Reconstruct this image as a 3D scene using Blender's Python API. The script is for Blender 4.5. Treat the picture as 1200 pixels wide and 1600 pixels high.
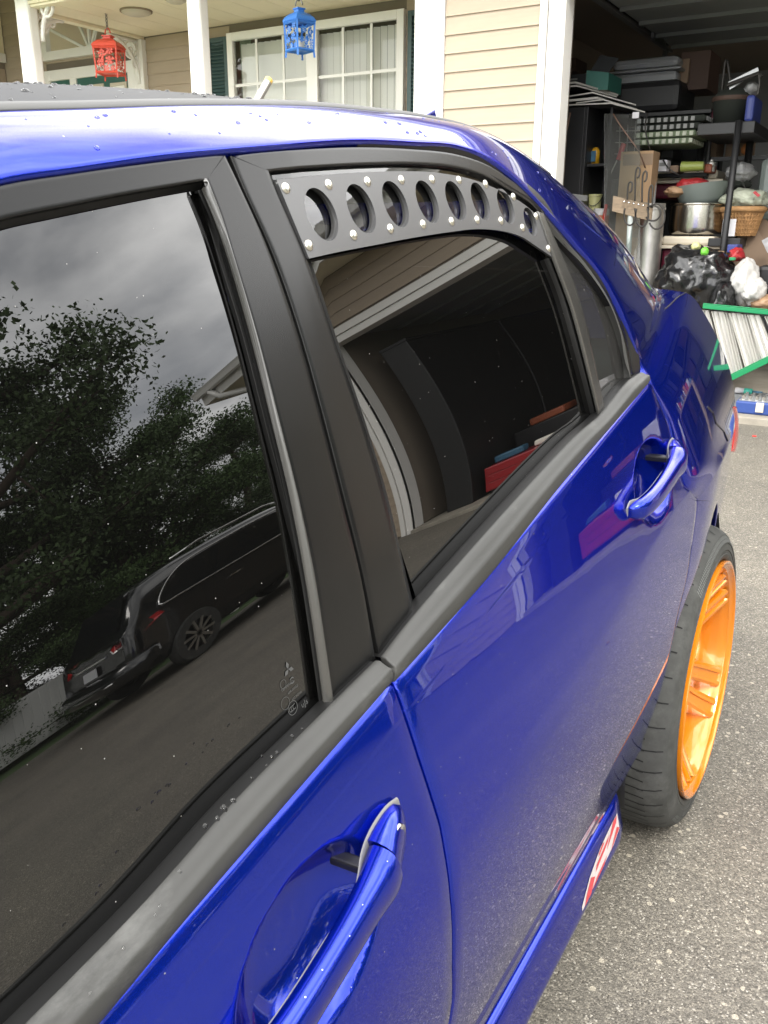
import bpy, bmesh, math, random
import numpy as np
from mathutils import Vector, Matrix

for o in list(bpy.data.objects):
    bpy.data.objects.remove(o)
scene = bpy.context.scene
COL = scene.collection
random.seed(7)
rng = np.random.default_rng(7)

# ------------------------------------------------------------------ camera
CAM = np.array([0.2557, -1.6866, 1.1942])
YAW, PITCH, ROLL, FPX = math.radians(30.875), math.radians(17.773), math.radians(-0.3), 1355.3
cam_f = np.array([-math.sin(YAW) * math.cos(PITCH), math.cos(YAW) * math.cos(PITCH), -math.sin(PITCH)])
_r = np.array([math.cos(YAW), math.sin(YAW), 0.0])
_d = np.cross(cam_f, _r)
cam_r = _r * math.cos(ROLL) + _d * math.sin(ROLL)
cam_d = -_r * math.sin(ROLL) + _d * math.cos(ROLL)
cd = bpy.data.cameras.new('camera')
cam = bpy.data.objects.new('camera', cd)
COL.objects.link(cam)
M = Matrix(((cam_r[0], -cam_d[0], -cam_f[0], CAM[0]),
            (cam_r[1], -cam_d[1], -cam_f[1], CAM[1]),
            (cam_r[2], -cam_d[2], -cam_f[2], CAM[2]),
            (0, 0, 0, 1)))
cam.matrix_world = M
cd.sensor_fit = 'VERTICAL'
cd.sensor_height = 24.0
cd.lens = 24.0 * FPX / 1600.0
cd.clip_start = 0.02
cd.clip_end = 2000.0
cd.dof.use_dof = False
scene.camera = cam

# ------------------------------------------------------------------ sky, sun, exposure
SUN_EL, SUN_AZ = math.radians(50), math.radians(150)      # azimuth measured clockwise from +y
w = bpy.data.worlds.new('World')
scene.world = w
w.use_nodes = True
nt = w.node_tree
nt.nodes.clear()
out = nt.nodes.new('ShaderNodeOutputWorld')
bg = nt.nodes.new('ShaderNodeBackground')
sky = nt.nodes.new('ShaderNodeTexSky')
sky.sky_type = 'NISHITA'
sky.sun_disc = False
sky.sun_elevation = SUN_EL
sky.sun_rotation = SUN_AZ
tc = nt.nodes.new('ShaderNodeTexCoord')
mp = nt.nodes.new('ShaderNodeMapping')
mp.inputs['Scale'].default_value = (1.0, 1.0, 2.2)
n1 = nt.nodes.new('ShaderNodeTexNoise')
n1.inputs['Scale'].default_value = 2.1
n1.inputs['Detail'].default_value = 7.0
n1.inputs['Roughness'].default_value = 0.52
n1.inputs['Distortion'].default_value = 0.35
cr = nt.nodes.new('ShaderNodeValToRGB')
cr.color_ramp.elements[0].position = 0.33
cr.color_ramp.elements[0].color = (8.5, 8.7, 9.1, 1)
cr.color_ramp.elements[1].position = 0.68
cr.color_ramp.elements[1].color = (38.0, 37.5, 36.4, 1)
n2 = nt.nodes.new('ShaderNodeTexNoise')
n2.inputs['Scale'].default_value = 1.3
n2.inputs['Detail'].default_value = 5.0
cr2 = nt.nodes.new('ShaderNodeValToRGB')
cr2.color_ramp.elements[0].position = 0.30
cr2.color_ramp.elements[0].color = (0.55, 0.55, 0.55, 1)
cr2.color_ramp.elements[1].position = 0.48
cr2.color_ramp.elements[1].color = (1, 1, 1, 1)
mx = nt.nodes.new('ShaderNodeMixRGB')
L = nt.links.new
L(tc.outputs['Generated'], mp.inputs['Vector'])
L(mp.outputs['Vector'], n1.inputs['Vector'])
L(mp.outputs['Vector'], n2.inputs['Vector'])
L(n1.outputs['Fac'], cr.inputs['Fac'])
L(n2.outputs['Fac'], cr2.inputs['Fac'])
L(cr2.outputs['Color'], mx.inputs['Fac'])
L(sky.outputs['Color'], mx.inputs['Color1'])
L(cr.outputs['Color'], mx.inputs['Color2'])
L(mx.outputs['Color'], bg.inputs['Color'])
bg.inputs['Strength'].default_value = 0.12
L(bg.outputs['Background'], out.inputs['Surface'])
sd = bpy.data.lights.new('sun', 'SUN')
sd.energy = 1.4
sd.angle = math.radians(18)
sd.color = (1.0, 0.95, 0.88)
sun = bpy.data.objects.new('sun', sd)
COL.objects.link(sun)
sv = Vector((math.sin(SUN_AZ) * math.cos(SUN_EL), math.cos(SUN_AZ) * math.cos(SUN_EL), math.sin(SUN_EL)))
sun.rotation_euler = (-sv).to_track_quat('-Z', 'Y').to_euler()
scene.view_settings.view_transform = 'Standard'
scene.view_settings.look = 'None'
scene.view_settings.exposure = 0.94
scene.view_settings.gamma = 1.0
scene.view_settings.use_curve_mapping = False
scene.render.engine = 'CYCLES'
scene.cycles.use_denoising = True
scene.cycles.max_bounces = 10
scene.cycles.glossy_bounces = 6
scene.cycles.transparent_max_bounces = 16
scene.cycles.sample_clamp_indirect = 8.0

# ------------------------------------------------------------------ materials
MATS = {}
KA = 1.0
def mat(name, color=(0.5, 0.5, 0.5), rough=0.5, metal=0.0, spec=0.5, coat=0.0, noise=None, bump=None, emit=None,
        dust=None, streak=None):
    """noise=(scale, amount) varies the colour; bump=(scale, strength); dust=(scale, size, colour, amount)"""
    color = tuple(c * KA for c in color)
    m = bpy.data.materials.new(name)
    m.use_nodes = True
    t = m.node_tree
    b = t.nodes['Principled BSDF']
    b.inputs['Base Color'].default_value = (*color, 1)
    b.inputs['Roughness'].default_value = rough
    b.inputs['Metallic'].default_value = metal
    b.inputs['Specular IOR Level'].default_value = spec
    b.inputs['Coat Weight'].default_value = coat
    b.inputs['Coat Roughness'].default_value = 0.02
    tcn = t.nodes.new('ShaderNodeTexCoord')
    cur = None
    if noise:
        n = t.nodes.new('ShaderNodeTexNoise')
        n.inputs['Scale'].default_value = noise[0]
        n.inputs['Detail'].default_value = 6
        n.inputs['Roughness'].default_value = 0.65
        if streak:
            mpn = t.nodes.new('ShaderNodeMapping')
            mpn.inputs['Scale'].default_value = streak
            t.links.new(tcn.outputs['Object'], mpn.inputs['Vector'])
            t.links.new(mpn.outputs['Vector'], n.inputs['Vector'])
        else:
            t.links.new(tcn.outputs['Object'], n.inputs['Vector'])
        rp = t.nodes.new('ShaderNodeValToRGB')
        a = noise[1]
        rp.color_ramp.elements[0].position = 0.3
        rp.color_ramp.elements[1].position = 0.7
        rp.color_ramp.elements[0].color = (*[max(0, c * (1 - a)) for c in color], 1)
        rp.color_ramp.elements[1].color = (*[min(1, c * (1 + a)) for c in color], 1)
        t.links.new(n.outputs['Fac'], rp.inputs['Fac'])
        cur = rp.outputs['Color']
        rr = t.nodes.new('ShaderNodeMapRange')
        rr.inputs['To Min'].default_value = max(0.02, rough * 0.85)
        rr.inputs['To Max'].default_value = min(1, rough * 1.15)
        t.links.new(n.outputs['Fac'], rr.inputs['Value'])
        t.links.new(rr.outputs['Result'], b.inputs['Roughness'])
    if dust:
        v = t.nodes.new('ShaderNodeTexVoronoi')
        v.inputs['Scale'].default_value = dust[0]
        v.inputs['Randomness'].default_value = 1.0
        t.links.new(tcn.outputs['Object'], v.inputs['Vector'])
        # only some of the cells hold a speck
        sx = t.nodes.new('ShaderNodeSeparateColor')
        t.links.new(v.outputs['Color'], sx.inputs['Color'])
        gt = t.nodes.new('ShaderNodeMath'); gt.operation = 'LESS_THAN'
        gt.inputs[1].default_value = dust[3]
        t.links.new(sx.outputs['Red'], gt.inputs[0])
        lt = t.nodes.new('ShaderNodeMath'); lt.operation = 'LESS_THAN'
        lt.inputs[1].default_value = dust[1]
        t.links.new(v.outputs['Distance'], lt.inputs[0])
        mu = t.nodes.new('ShaderNodeMath'); mu.operation = 'MULTIPLY'
        t.links.new(gt.outputs[0], mu.inputs[0]); t.links.new(lt.outputs[0], mu.inputs[1])
        mxn = t.nodes.new('ShaderNodeMixRGB')
        t.links.new(mu.outputs[0], mxn.inputs['Fac'])
        if cur:
            t.links.new(cur, mxn.inputs['Color1'])
        else:
            mxn.inputs['Color1'].default_value = (*color, 1)
        mxn.inputs['Color2'].default_value = (*dust[2], 1)
        cur = mxn.outputs['Color']
        # a speck of dust has no clear coat and no metal
        if coat:
            s1 = t.nodes.new('ShaderNodeMath'); s1.operation = 'SUBTRACT'; s1.inputs[0].default_value = 1.0
            t.links.new(mu.outputs[0], s1.inputs[1])
            t.links.new(s1.outputs[0], b.inputs['Coat Weight'])
    if cur:
        t.links.new(cur, b.inputs['Base Color'])
    if bump:
        n = t.nodes.new('ShaderNodeTexNoise')
        n.inputs['Scale'].default_value = bump[0]
        n.inputs['Detail'].default_value = 5
        t.links.new(tcn.outputs['Object'], n.inputs['Vector'])
        bp = t.nodes.new('ShaderNodeBump')
        bp.inputs['Strength'].default_value = bump[1]
        bp.inputs['Distance'].default_value = bump[2] if len(bump) > 2 else 0.01
        t.links.new(n.outputs['Fac'], bp.inputs['Height'])
        t.links.new(bp.outputs['Normal'], b.inputs['Normal'])
    if emit:
        b.inputs['Emission Color'].default_value = (*emit[0], 1)
        b.inputs['Emission Strength'].default_value = emit[1]
    MATS[name] = m
    return m

def glass_mat(name, tint, ior=1.6, rough=0.0, dust=None, haze=None):
    m = bpy.data.materials.new(name)
    m.use_nodes = True
    t = m.node_tree
    t.nodes.clear()
    o = t.nodes.new('ShaderNodeOutputMaterial')
    fr = t.nodes.new('ShaderNodeFresnel'); fr.inputs['IOR'].default_value = ior
    tr = t.nodes.new('ShaderNodeBsdfTransparent'); tr.inputs['Color'].default_value = (*tint, 1)
    gl = t.nodes.new('ShaderNodeBsdfGlossy'); gl.inputs['Roughness'].default_value = rough
    gl.inputs['Color'].default_value = (1, 1, 1, 1)
    mxs = t.nodes.new('ShaderNodeMixShader')
    t.links.new(fr.outputs[0], mxs.inputs[0]); t.links.new(tr.outputs[0], mxs.inputs[1]); t.links.new(gl.outputs[0], mxs.inputs[2])
    res = mxs.outputs[0]
    if dust:
        tcn = t.nodes.new('ShaderNodeTexCoord')
        for sc_, size, amt in dust:
            v = t.nodes.new('ShaderNodeTexVoronoi'); v.inputs['Scale'].default_value = sc_
            t.links.new(tcn.outputs['Object'], v.inputs['Vector'])
            sx = t.nodes.new('ShaderNodeSeparateColor'); t.links.new(v.outputs['Color'], sx.inputs['Color'])
            gt = t.nodes.new('ShaderNodeMath'); gt.operation = 'LESS_THAN'; gt.inputs[1].default_value = amt
            t.links.new(sx.outputs['Red'], gt.inputs[0])
            lt = t.nodes.new('ShaderNodeMath'); lt.operation = 'LESS_THAN'; lt.inputs[1].default_value = size
            t.links.new(v.outputs['Distance'], lt.inputs[0])
            mu = t.nodes.new('ShaderNodeMath'); mu.operation = 'MULTIPLY'
            t.links.new(gt.outputs[0], mu.inputs[0]); t.links.new(lt.outputs[0], mu.inputs[1])
            m2 = t.nodes.new('ShaderNodeMath'); m2.operation = 'MULTIPLY'; m2.inputs[1].default_value = 0.55
            t.links.new(mu.outputs[0], m2.inputs[0])
            df = t.nodes.new('ShaderNodeBsdfDiffuse'); df.inputs['Color'].default_value = (0.5, 0.49, 0.47, 1)
            mm = t.nodes.new('ShaderNodeMixShader')
            t.links.new(m2.outputs[0], mm.inputs[0]); t.links.new(res, mm.inputs[1]); t.links.new(df.outputs[0], mm.inputs[2])
            res = mm.outputs[0]
    if haze:      # a thin even film of dirt
        df = t.nodes.new('ShaderNodeBsdfDiffuse'); df.inputs['Color'].default_value = (0.45, 0.44, 0.42, 1)
        mm = t.nodes.new('ShaderNodeMixShader')
        mm.inputs[0].default_value = haze
        t.links.new(res, mm.inputs[1]); t.links.new(df.outputs[0], mm.inputs[2])
        res = mm.outputs[0]
    t.links.new(res, o.inputs['Surface'])
    MATS[name] = m
    return m

def asphalt_mat():
    m = bpy.data.materials.new('asphalt'); m.use_nodes = True
    t = m.node_tree; b = t.nodes['Principled BSDF']
    tcn = t.nodes.new('ShaderNodeTexCoord')
    v = t.nodes.new('ShaderNodeTexVoronoi'); v.inputs['Scale'].default_value = 310
    v2 = t.nodes.new('ShaderNodeTexVoronoi'); v2.inputs['Scale'].default_value = 62
    n = t.nodes.new('ShaderNodeTexNoise'); n.inputs['Scale'].default_value = 1.1; n.inputs['Detail'].default_value = 9
    n.inputs['Roughness'].default_value = 0.7
    for q in (v, v2, n):
        t.links.new(tcn.outputs['Object'], q.inputs['Vector'])
    sx = t.nodes.new('ShaderNodeSeparateColor'); t.links.new(v.outputs['Color'], sx.inputs['Color'])
    rp = t.nodes.new('ShaderNodeValToRGB')
    e = rp.color_ramp.elements
    e[0].position = 0.0; e[0].color = (0.080, 0.074, 0.063, 1)
    e[1].position = 1.0; e[1].color = (0.40, 0.38, 0.335, 1)
    for p, c in ((0.45, (0.140, 0.130, 0.111)), (0.78, (0.180, 0.166, 0.140)), (0.93, (0.25, 0.23, 0.19))):
        q = e.new(p); q.color = (*c, 1)
    t.links.new(sx.outputs['Red'], rp.inputs['Fac'])
    sx2 = t.nodes.new('ShaderNodeSeparateColor'); t.links.new(v2.outputs['Color'], sx2.inputs['Color'])
    g = t.nodes.new('ShaderNodeMath'); g.operation = 'GREATER_THAN'; g.inputs[1].default_value = 0.95
    l_ = t.nodes.new('ShaderNodeMath'); l_.operation = 'LESS_THAN'; l_.inputs[1].default_value = 0.33
    t.links.new(sx2.outputs['Green'], g.inputs[0]); t.links.new(v2.outputs['Distance'], l_.inputs[0])
    mu = t.nodes.new('ShaderNodeMath'); mu.operation = 'MULTIPLY'
    t.links.new(g.outputs[0], mu.inputs[0]); t.links.new(l_.outputs[0], mu.inputs[1])
    mxn = t.nodes.new('ShaderNodeMixRGB'); t.links.new(mu.outputs[0], mxn.inputs['Fac'])
    t.links.new(rp.outputs['Color'], mxn.inputs['Color1']); mxn.inputs['Color2'].default_value = (0.36, 0.33, 0.27, 1)
    rp2 = t.nodes.new('ShaderNodeValToRGB')
    rp2.color_ramp.elements[0].position = 0.3; rp2.color_ramp.elements[0].color = (0.74, 0.74, 0.75, 1)
    rp2.color_ramp.elements[1].position = 0.65; rp2.color_ramp.elements[1].color = (1.12, 1.1, 1.06, 1)
    t.links.new(n.outputs['Fac'], rp2.inputs['Fac'])
    mm = t.nodes.new('ShaderNodeMixRGB'); mm.blend_type = 'MULTIPLY'; mm.inputs['Fac'].default_value = 1
    t.links.new(mxn.outputs['Color'], mm.inputs['Color1']); t.links.new(rp2.outputs['Color'], mm.inputs['Color2'])
    t.links.new(mm.outputs['Color'], b.inputs['Base Color'])
    b.inputs['Roughness'].default_value = 0.72
    b.inputs['Specular IOR Level'].default_value = 0.35
    bp = t.nodes.new('ShaderNodeBump'); bp.inputs['Strength'].default_value = 0.7; bp.inputs['Distance'].default_value = 0.003
    inv = t.nodes.new('ShaderNodeMath'); inv.operation = 'SUBTRACT'; inv.inputs[0].default_value = 1
    t.links.new(v.outputs['Distance'], inv.inputs[1]); t.links.new(inv.outputs[0], bp.inputs['Height'])
    t.links.new(bp.outputs['Normal'], b.inputs['Normal'])
    MATS['asphalt'] = m
asphalt_mat()

def paint_mat(name, base, dusty=True):
    m = mat(name, base, rough=0.23, metal=0.82, spec=0.5, coat=1.0,
            dust=(300, 0.17, (0.5, 0.5, 0.55), 0.016) if dusty else None)
    t = m.node_tree; b = t.nodes['Principled BSDF']
    b.inputs['Coat IOR'].default_value = 1.46
    b.inputs['Coat Roughness'].default_value = 0.012
    b.inputs['Specular Tint'].default_value = (0.10, 0.16, 0.75, 1)
    # metal flake in the base coat
    tcn = t.nodes.new('ShaderNodeTexCoord')
    v = t.nodes.new('ShaderNodeTexVoronoi'); v.inputs['Scale'].default_value = 1500
    t.links.new(tcn.outputs['Object'], v.inputs['Vector'])
    vm = t.nodes.new('ShaderNodeVectorMath'); vm.operation = 'SUBTRACT'; vm.inputs[1].default_value = (0.5, 0.5, 0.5)
    t.links.new(v.outputs['Color'], vm.inputs[0])
    vs = t.nodes.new('ShaderNodeVectorMath'); vs.operation = 'SCALE'; vs.inputs['Scale'].default_value = 0.08
    t.links.new(vm.outputs[0], vs.inputs[0])
    gm = t.nodes.new('ShaderNodeNewGeometry')
    va = t.nodes.new('ShaderNodeVectorMath'); va.operation = 'ADD'
    t.links.new(gm.outputs['Normal'], va.inputs[0]); t.links.new(vs.outputs[0], va.inputs[1])
    vn = t.nodes.new('ShaderNodeVectorMath'); vn.operation = 'NORMALIZE'
    t.links.new(va.outputs[0], vn.inputs[0]); t.links.new(vn.outputs[0], b.inputs['Normal'])
    return m

paint_mat('blue_paint', (0.0035, 0.022, 0.38))
mat('roof_black', (0.012, 0.012, 0.013), rough=0.45, spec=0.06, coat=0.0, dust=(120, 0.2, (0.35, 0.36, 0.38), 0.03))
mat('satin_black', (0.008, 0.008, 0.008), rough=0.24, spec=0.36, noise=(9, 0.2))
mat('seal_black', (0.010, 0.010, 0.010), rough=0.4, spec=0.4)
mat('seal_lip', (0.040, 0.039, 0.036), rough=0.22, spec=1.0, noise=(12, 0.12))
mat('grey_rubber', (0.042, 0.042, 0.040), rough=0.55, spec=0.4, noise=(3, 0.2))
mat('vent_grey', (0.050, 0.050, 0.052), rough=0.36, spec=0.9, dust=(160, 0.16, (0.3, 0.3, 0.3), 0.02))
mat('rivet_metal', (0.78, 0.75, 0.66), rough=0.3, metal=1.0)
mat('dark_trim', (0.015, 0.015, 0.015), rough=0.6)
mat('interior_dark', (0.02, 0.02, 0.021), rough=0.85)
mat('interior_grey', (0.09, 0.09, 0.088), rough=0.9)
mat('tyre_rubber', (0.050, 0.051, 0.048), rough=0.78, spec=0.3, noise=(25, 0.25))
mat('tread_dark', (0.006, 0.006, 0.006), rough=0.9)
mat('tyre_letter', (0.13, 0.135, 0.13), rough=0.8)
mat('orange_paint', (0.70, 0.215, 0.006), rough=0.22, spec=0.6, metal=0.25, coat=1.0)
mat('bolt_dark', (0.03, 0.03, 0.03), rough=0.5, metal=0.5)
mat('chrome', (0.75, 0.75, 0.74), rough=0.12, metal=1.0)
mat('grey_gasket', (0.20, 0.196, 0.185), rough=0.5)
mat('lamp_red', (0.5, 0.01, 0.015), rough=0.1, coat=1.0)
mat('lamp_clear', (0.6, 0.58, 0.56), rough=0.1, coat=1.0)
mat('sticker_red', (0.50, 0.05, 0.06), rough=0.4)
mat('sticker_white', (0.52, 0.47, 0.46), rough=0.4)
mat('etch_white', (0.07, 0.071, 0.07), rough=0.9)
glass_mat('tinted_glass', (0.012, 0.012, 0.012), ior=1.82, dust=[(260, 0.11, 0.035), (110, 0.06, 0.02)], haze=0.004)
glass_mat('quarter_glass', (0.30, 0.34, 0.32), ior=1.55, dust=[(95, 0.1, 0.05)], haze=0.05)
glass_mat('clear_glass', (0.62, 0.66, 0.65), ior=1.75)
glass_mat('sheet_glass', (0.82, 0.85, 0.84), ior=1.3, haze=0.06)
glass_mat('window_pane', (0.94, 0.95, 0.93), ior=1.42)
m_ = bpy.data.materials.new('water'); m_.use_nodes = True
b_ = m_.node_tree.nodes['Principled BSDF']
b_.inputs['Roughness'].default_value = 0.0; b_.inputs['Transmission Weight'].default_value = 1.0; b_.inputs['IOR'].default_value = 1.33
MATS['water'] = m_
# house
mat('siding', (0.40, 0.325, 0.245), rough=0.55, spec=0.3, noise=(6, 0.06), streak=(0.4, 0.4, 3), bump=(60, 0.12, 0.002))
mat('white_trim', (0.80, 0.78, 0.74), rough=0.45, noise=(4, 0.03))
mat('cream_ceiling', (0.82, 0.74, 0.55), rough=0.6, noise=(3, 0.03))
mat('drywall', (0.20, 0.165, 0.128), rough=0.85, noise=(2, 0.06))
mat('shutter_green', (0.045, 0.085, 0.085), rough=0.45)
mat('door_green', (0.025, 0.105, 0.085), rough=0.4)
mat('shingle', (0.20, 0.19, 0.19), rough=0.9, noise=(14, 0.35), bump=(30, 0.4))
mat('blind', (0.82, 0.80, 0.74), rough=0.7)
mat('room_dark', (0.16, 0.14, 0.11), rough=0.9)
mat('gutter', (0.70, 0.69, 0.66), rough=0.35)
mat('concrete', (0.27, 0.245, 0.20), rough=0.85, noise=(5, 0.22), bump=(70, 0.3, 0.004))
mat('door_panel', (0.15, 0.16, 0.15), rough=0.5)
mat('track_metal', (0.16, 0.16, 0.155), rough=0.45, metal=0.7)
mat('brick', (0.24, 0.10, 0.07), rough=0.85, noise=(30, 0.3))
# things
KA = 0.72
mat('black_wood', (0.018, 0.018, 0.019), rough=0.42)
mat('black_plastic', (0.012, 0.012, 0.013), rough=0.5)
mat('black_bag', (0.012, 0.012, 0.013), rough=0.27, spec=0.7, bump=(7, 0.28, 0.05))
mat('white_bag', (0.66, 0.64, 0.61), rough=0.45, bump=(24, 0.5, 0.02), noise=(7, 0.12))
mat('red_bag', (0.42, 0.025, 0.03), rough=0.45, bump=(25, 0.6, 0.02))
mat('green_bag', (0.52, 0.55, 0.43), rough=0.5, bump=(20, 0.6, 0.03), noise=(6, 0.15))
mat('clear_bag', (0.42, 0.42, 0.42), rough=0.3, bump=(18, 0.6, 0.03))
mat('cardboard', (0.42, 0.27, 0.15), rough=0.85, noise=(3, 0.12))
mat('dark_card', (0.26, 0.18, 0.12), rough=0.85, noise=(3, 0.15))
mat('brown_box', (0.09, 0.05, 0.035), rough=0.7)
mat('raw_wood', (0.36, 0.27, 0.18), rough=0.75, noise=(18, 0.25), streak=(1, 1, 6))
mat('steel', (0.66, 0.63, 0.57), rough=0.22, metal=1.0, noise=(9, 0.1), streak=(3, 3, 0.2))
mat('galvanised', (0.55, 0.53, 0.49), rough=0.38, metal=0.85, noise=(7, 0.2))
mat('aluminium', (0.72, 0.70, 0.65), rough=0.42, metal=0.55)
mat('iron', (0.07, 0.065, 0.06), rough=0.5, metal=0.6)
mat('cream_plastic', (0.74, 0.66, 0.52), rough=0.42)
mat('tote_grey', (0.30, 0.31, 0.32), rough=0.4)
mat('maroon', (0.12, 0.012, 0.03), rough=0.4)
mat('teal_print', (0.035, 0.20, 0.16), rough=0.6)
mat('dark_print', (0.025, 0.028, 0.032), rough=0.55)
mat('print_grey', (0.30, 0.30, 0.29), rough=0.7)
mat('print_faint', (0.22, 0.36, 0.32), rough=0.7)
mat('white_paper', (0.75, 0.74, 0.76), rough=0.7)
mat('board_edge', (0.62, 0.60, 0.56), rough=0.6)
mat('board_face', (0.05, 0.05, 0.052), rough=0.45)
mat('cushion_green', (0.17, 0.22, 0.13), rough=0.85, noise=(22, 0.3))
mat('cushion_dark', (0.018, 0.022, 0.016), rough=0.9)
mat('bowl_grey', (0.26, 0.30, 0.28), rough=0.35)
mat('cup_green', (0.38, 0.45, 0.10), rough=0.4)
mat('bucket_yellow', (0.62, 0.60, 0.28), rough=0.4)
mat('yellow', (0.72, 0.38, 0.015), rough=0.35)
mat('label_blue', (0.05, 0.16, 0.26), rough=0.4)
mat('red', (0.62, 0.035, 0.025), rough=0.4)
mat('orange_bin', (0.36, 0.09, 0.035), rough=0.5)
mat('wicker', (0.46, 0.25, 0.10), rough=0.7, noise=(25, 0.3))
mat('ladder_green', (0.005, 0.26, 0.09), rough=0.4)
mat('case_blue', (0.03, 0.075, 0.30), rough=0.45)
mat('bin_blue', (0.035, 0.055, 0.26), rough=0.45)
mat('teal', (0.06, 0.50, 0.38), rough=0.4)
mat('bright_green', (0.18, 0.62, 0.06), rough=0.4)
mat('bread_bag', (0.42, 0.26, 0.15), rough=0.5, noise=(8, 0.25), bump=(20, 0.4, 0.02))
mat('orange_plain', (0.62, 0.22, 0.06), rough=0.6)  # plain orange colour, no emission
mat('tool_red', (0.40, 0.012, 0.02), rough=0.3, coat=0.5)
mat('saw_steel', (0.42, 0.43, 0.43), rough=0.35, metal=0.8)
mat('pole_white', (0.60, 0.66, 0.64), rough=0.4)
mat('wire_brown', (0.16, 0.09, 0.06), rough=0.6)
KA = 0.85
mat('lantern_blue', (0.05, 0.23, 0.72), rough=0.4)
mat('lantern_red', (0.80, 0.10, 0.06), rough=0.45)
mat('chain', (0.25, 0.25, 0.24), rough=0.4, metal=0.8)
mat('yellow_tip', (0.85, 0.55, 0.12), rough=0.4)
mat('candle', (0.8, 0.77, 0.68), rough=0.5)
KA = 1.0
mat('bark', (0.075, 0.055, 0.04), rough=0.95, noise=(12, 0.3), bump=(25, 0.6))
mat('leaf', (0.052, 0.085, 0.028), rough=0.6, spec=0.3, noise=(1.2, 0.4))
mat('leaf_b', (0.060, 0.105, 0.030), rough=0.6, spec=0.3, noise=(1.2, 0.4))
mat('grass', (0.065, 0.11, 0.035), rough=0.9, noise=(3, 0.3), bump=(60, 0.6))
mat('fence_white', (0.62, 0.62, 0.60), rough=0.5)
mat('suv_black', (0.008, 0.009, 0.010), rough=0.15, spec=0.5, coat=1.0)
mat('suv_glass', (0.008, 0.009, 0.01), rough=0.02, spec=0.6)
mat('plate_white', (0.65, 0.66, 0.68), rough=0.5)

# chalky stains on the belt moulding rubber, scratches would be lost at this size
def stain(name, col, scale, lo, hi, aniso=(1, 1, 1)):
    m = MATS[name]; t = m.node_tree; b = t.nodes['Principled BSDF']
    src = b.inputs['Base Color'].links[0].from_socket if b.inputs['Base Color'].links else None
    tcn = t.nodes.new('ShaderNodeTexCoord')
    mpn = t.nodes.new('ShaderNodeMapping'); mpn.inputs['Scale'].default_value = aniso
    n = t.nodes.new('ShaderNodeTexNoise'); n.inputs['Scale'].default_value = scale; n.inputs['Detail'].default_value = 9
    n.inputs['Roughness'].default_value = 0.72
    t.links.new(tcn.outputs['Object'], mpn.inputs['Vector']); t.links.new(mpn.outputs['Vector'], n.inputs['Vector'])
    rp = t.nodes.new('ShaderNodeValToRGB')
    rp.color_ramp.elements[0].position = lo; rp.color_ramp.elements[0].color = (0, 0, 0, 1)
    rp.color_ramp.elements[1].position = hi; rp.color_ramp.elements[1].color = (1, 1, 1, 1)
    t.links.new(n.outputs['Fac'], rp.inputs['Fac'])
    mxn = t.nodes.new('ShaderNodeMixRGB'); t.links.new(rp.outputs['Color'], mxn.inputs['Fac'])
    if src:
        t.links.new(src, mxn.inputs['Color1'])
    else:
        mxn.inputs['Color1'].default_value = b.inputs['Base Color'].default_value
    mxn.inputs['Color2'].default_value = (*col, 1)
    t.links.new(mxn.outputs['Color'], b.inputs['Base Color'])
stain('grey_rubber', (0.11, 0.11, 0.105), 11, 0.55, 0.78, (1, 0.55, 1.6))
stain('blue_paint', (0.045, 0.075, 0.42), 4.2, 0.60, 0.86, (1, 0.30, 2.6))
stain('concrete', (0.16, 0.14, 0.11), 3.0, 0.58, 0.75)
stain('tyre_rubber', (0.10, 0.10, 0.095), 9, 0.5, 0.8)
# ------------------------------------------------------------------ helpers
def link(name, verts, faces, m, parent=None, smooth=False, kind=None):
    me = bpy.data.meshes.new(name)
    me.from_pydata([tuple(map(float, v)) for v in verts], [], [tuple(map(int, f)) for f in faces])
    me.validate()
    if smooth:
        me.polygons.foreach_set('use_smooth', [True] * len(me.polygons))
    if m:
        me.materials.append(MATS[m])
    me.update()
    o = bpy.data.objects.new(name, me)
    COL.objects.link(o)
    adopt(o, parent)
    if kind:
        o['kind'] = kind
    return o

LOC = {}
def adopt(o, parent):
    if parent is not None:
        o.parent = parent
        o.matrix_parent_inverse = Matrix.Translation(-Vector(LOC.get(parent.name, (0, 0, 0))))

def thing(name, label, cat, loc=(0, 0, 0), group=None):
    o = bpy.data.objects.new(name, None)
    COL.objects.link(o)
    o.location = loc
    o.empty_display_size = 0.1
    LOC[o.name] = loc
    return tag(o, label, cat, group)

def tag(o, label, cat, group=None):
    o['label'] = label
    o['category'] = cat
    if group:
        o['group'] = group
    if o.type == 'MESH':          # origin at the base of a one-mesh thing
        co = np.empty(len(o.data.vertices) * 3)
        o.data.vertices.foreach_get('co', co)
        co = co.reshape(-1, 3)
        c = (co.min(0) + co.max(0)) / 2
        c[2] = co[:, 2].min()
        co -= c
        o.data.vertices.foreach_set('co', co.ravel())
        o.location = c
    return o

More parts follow.
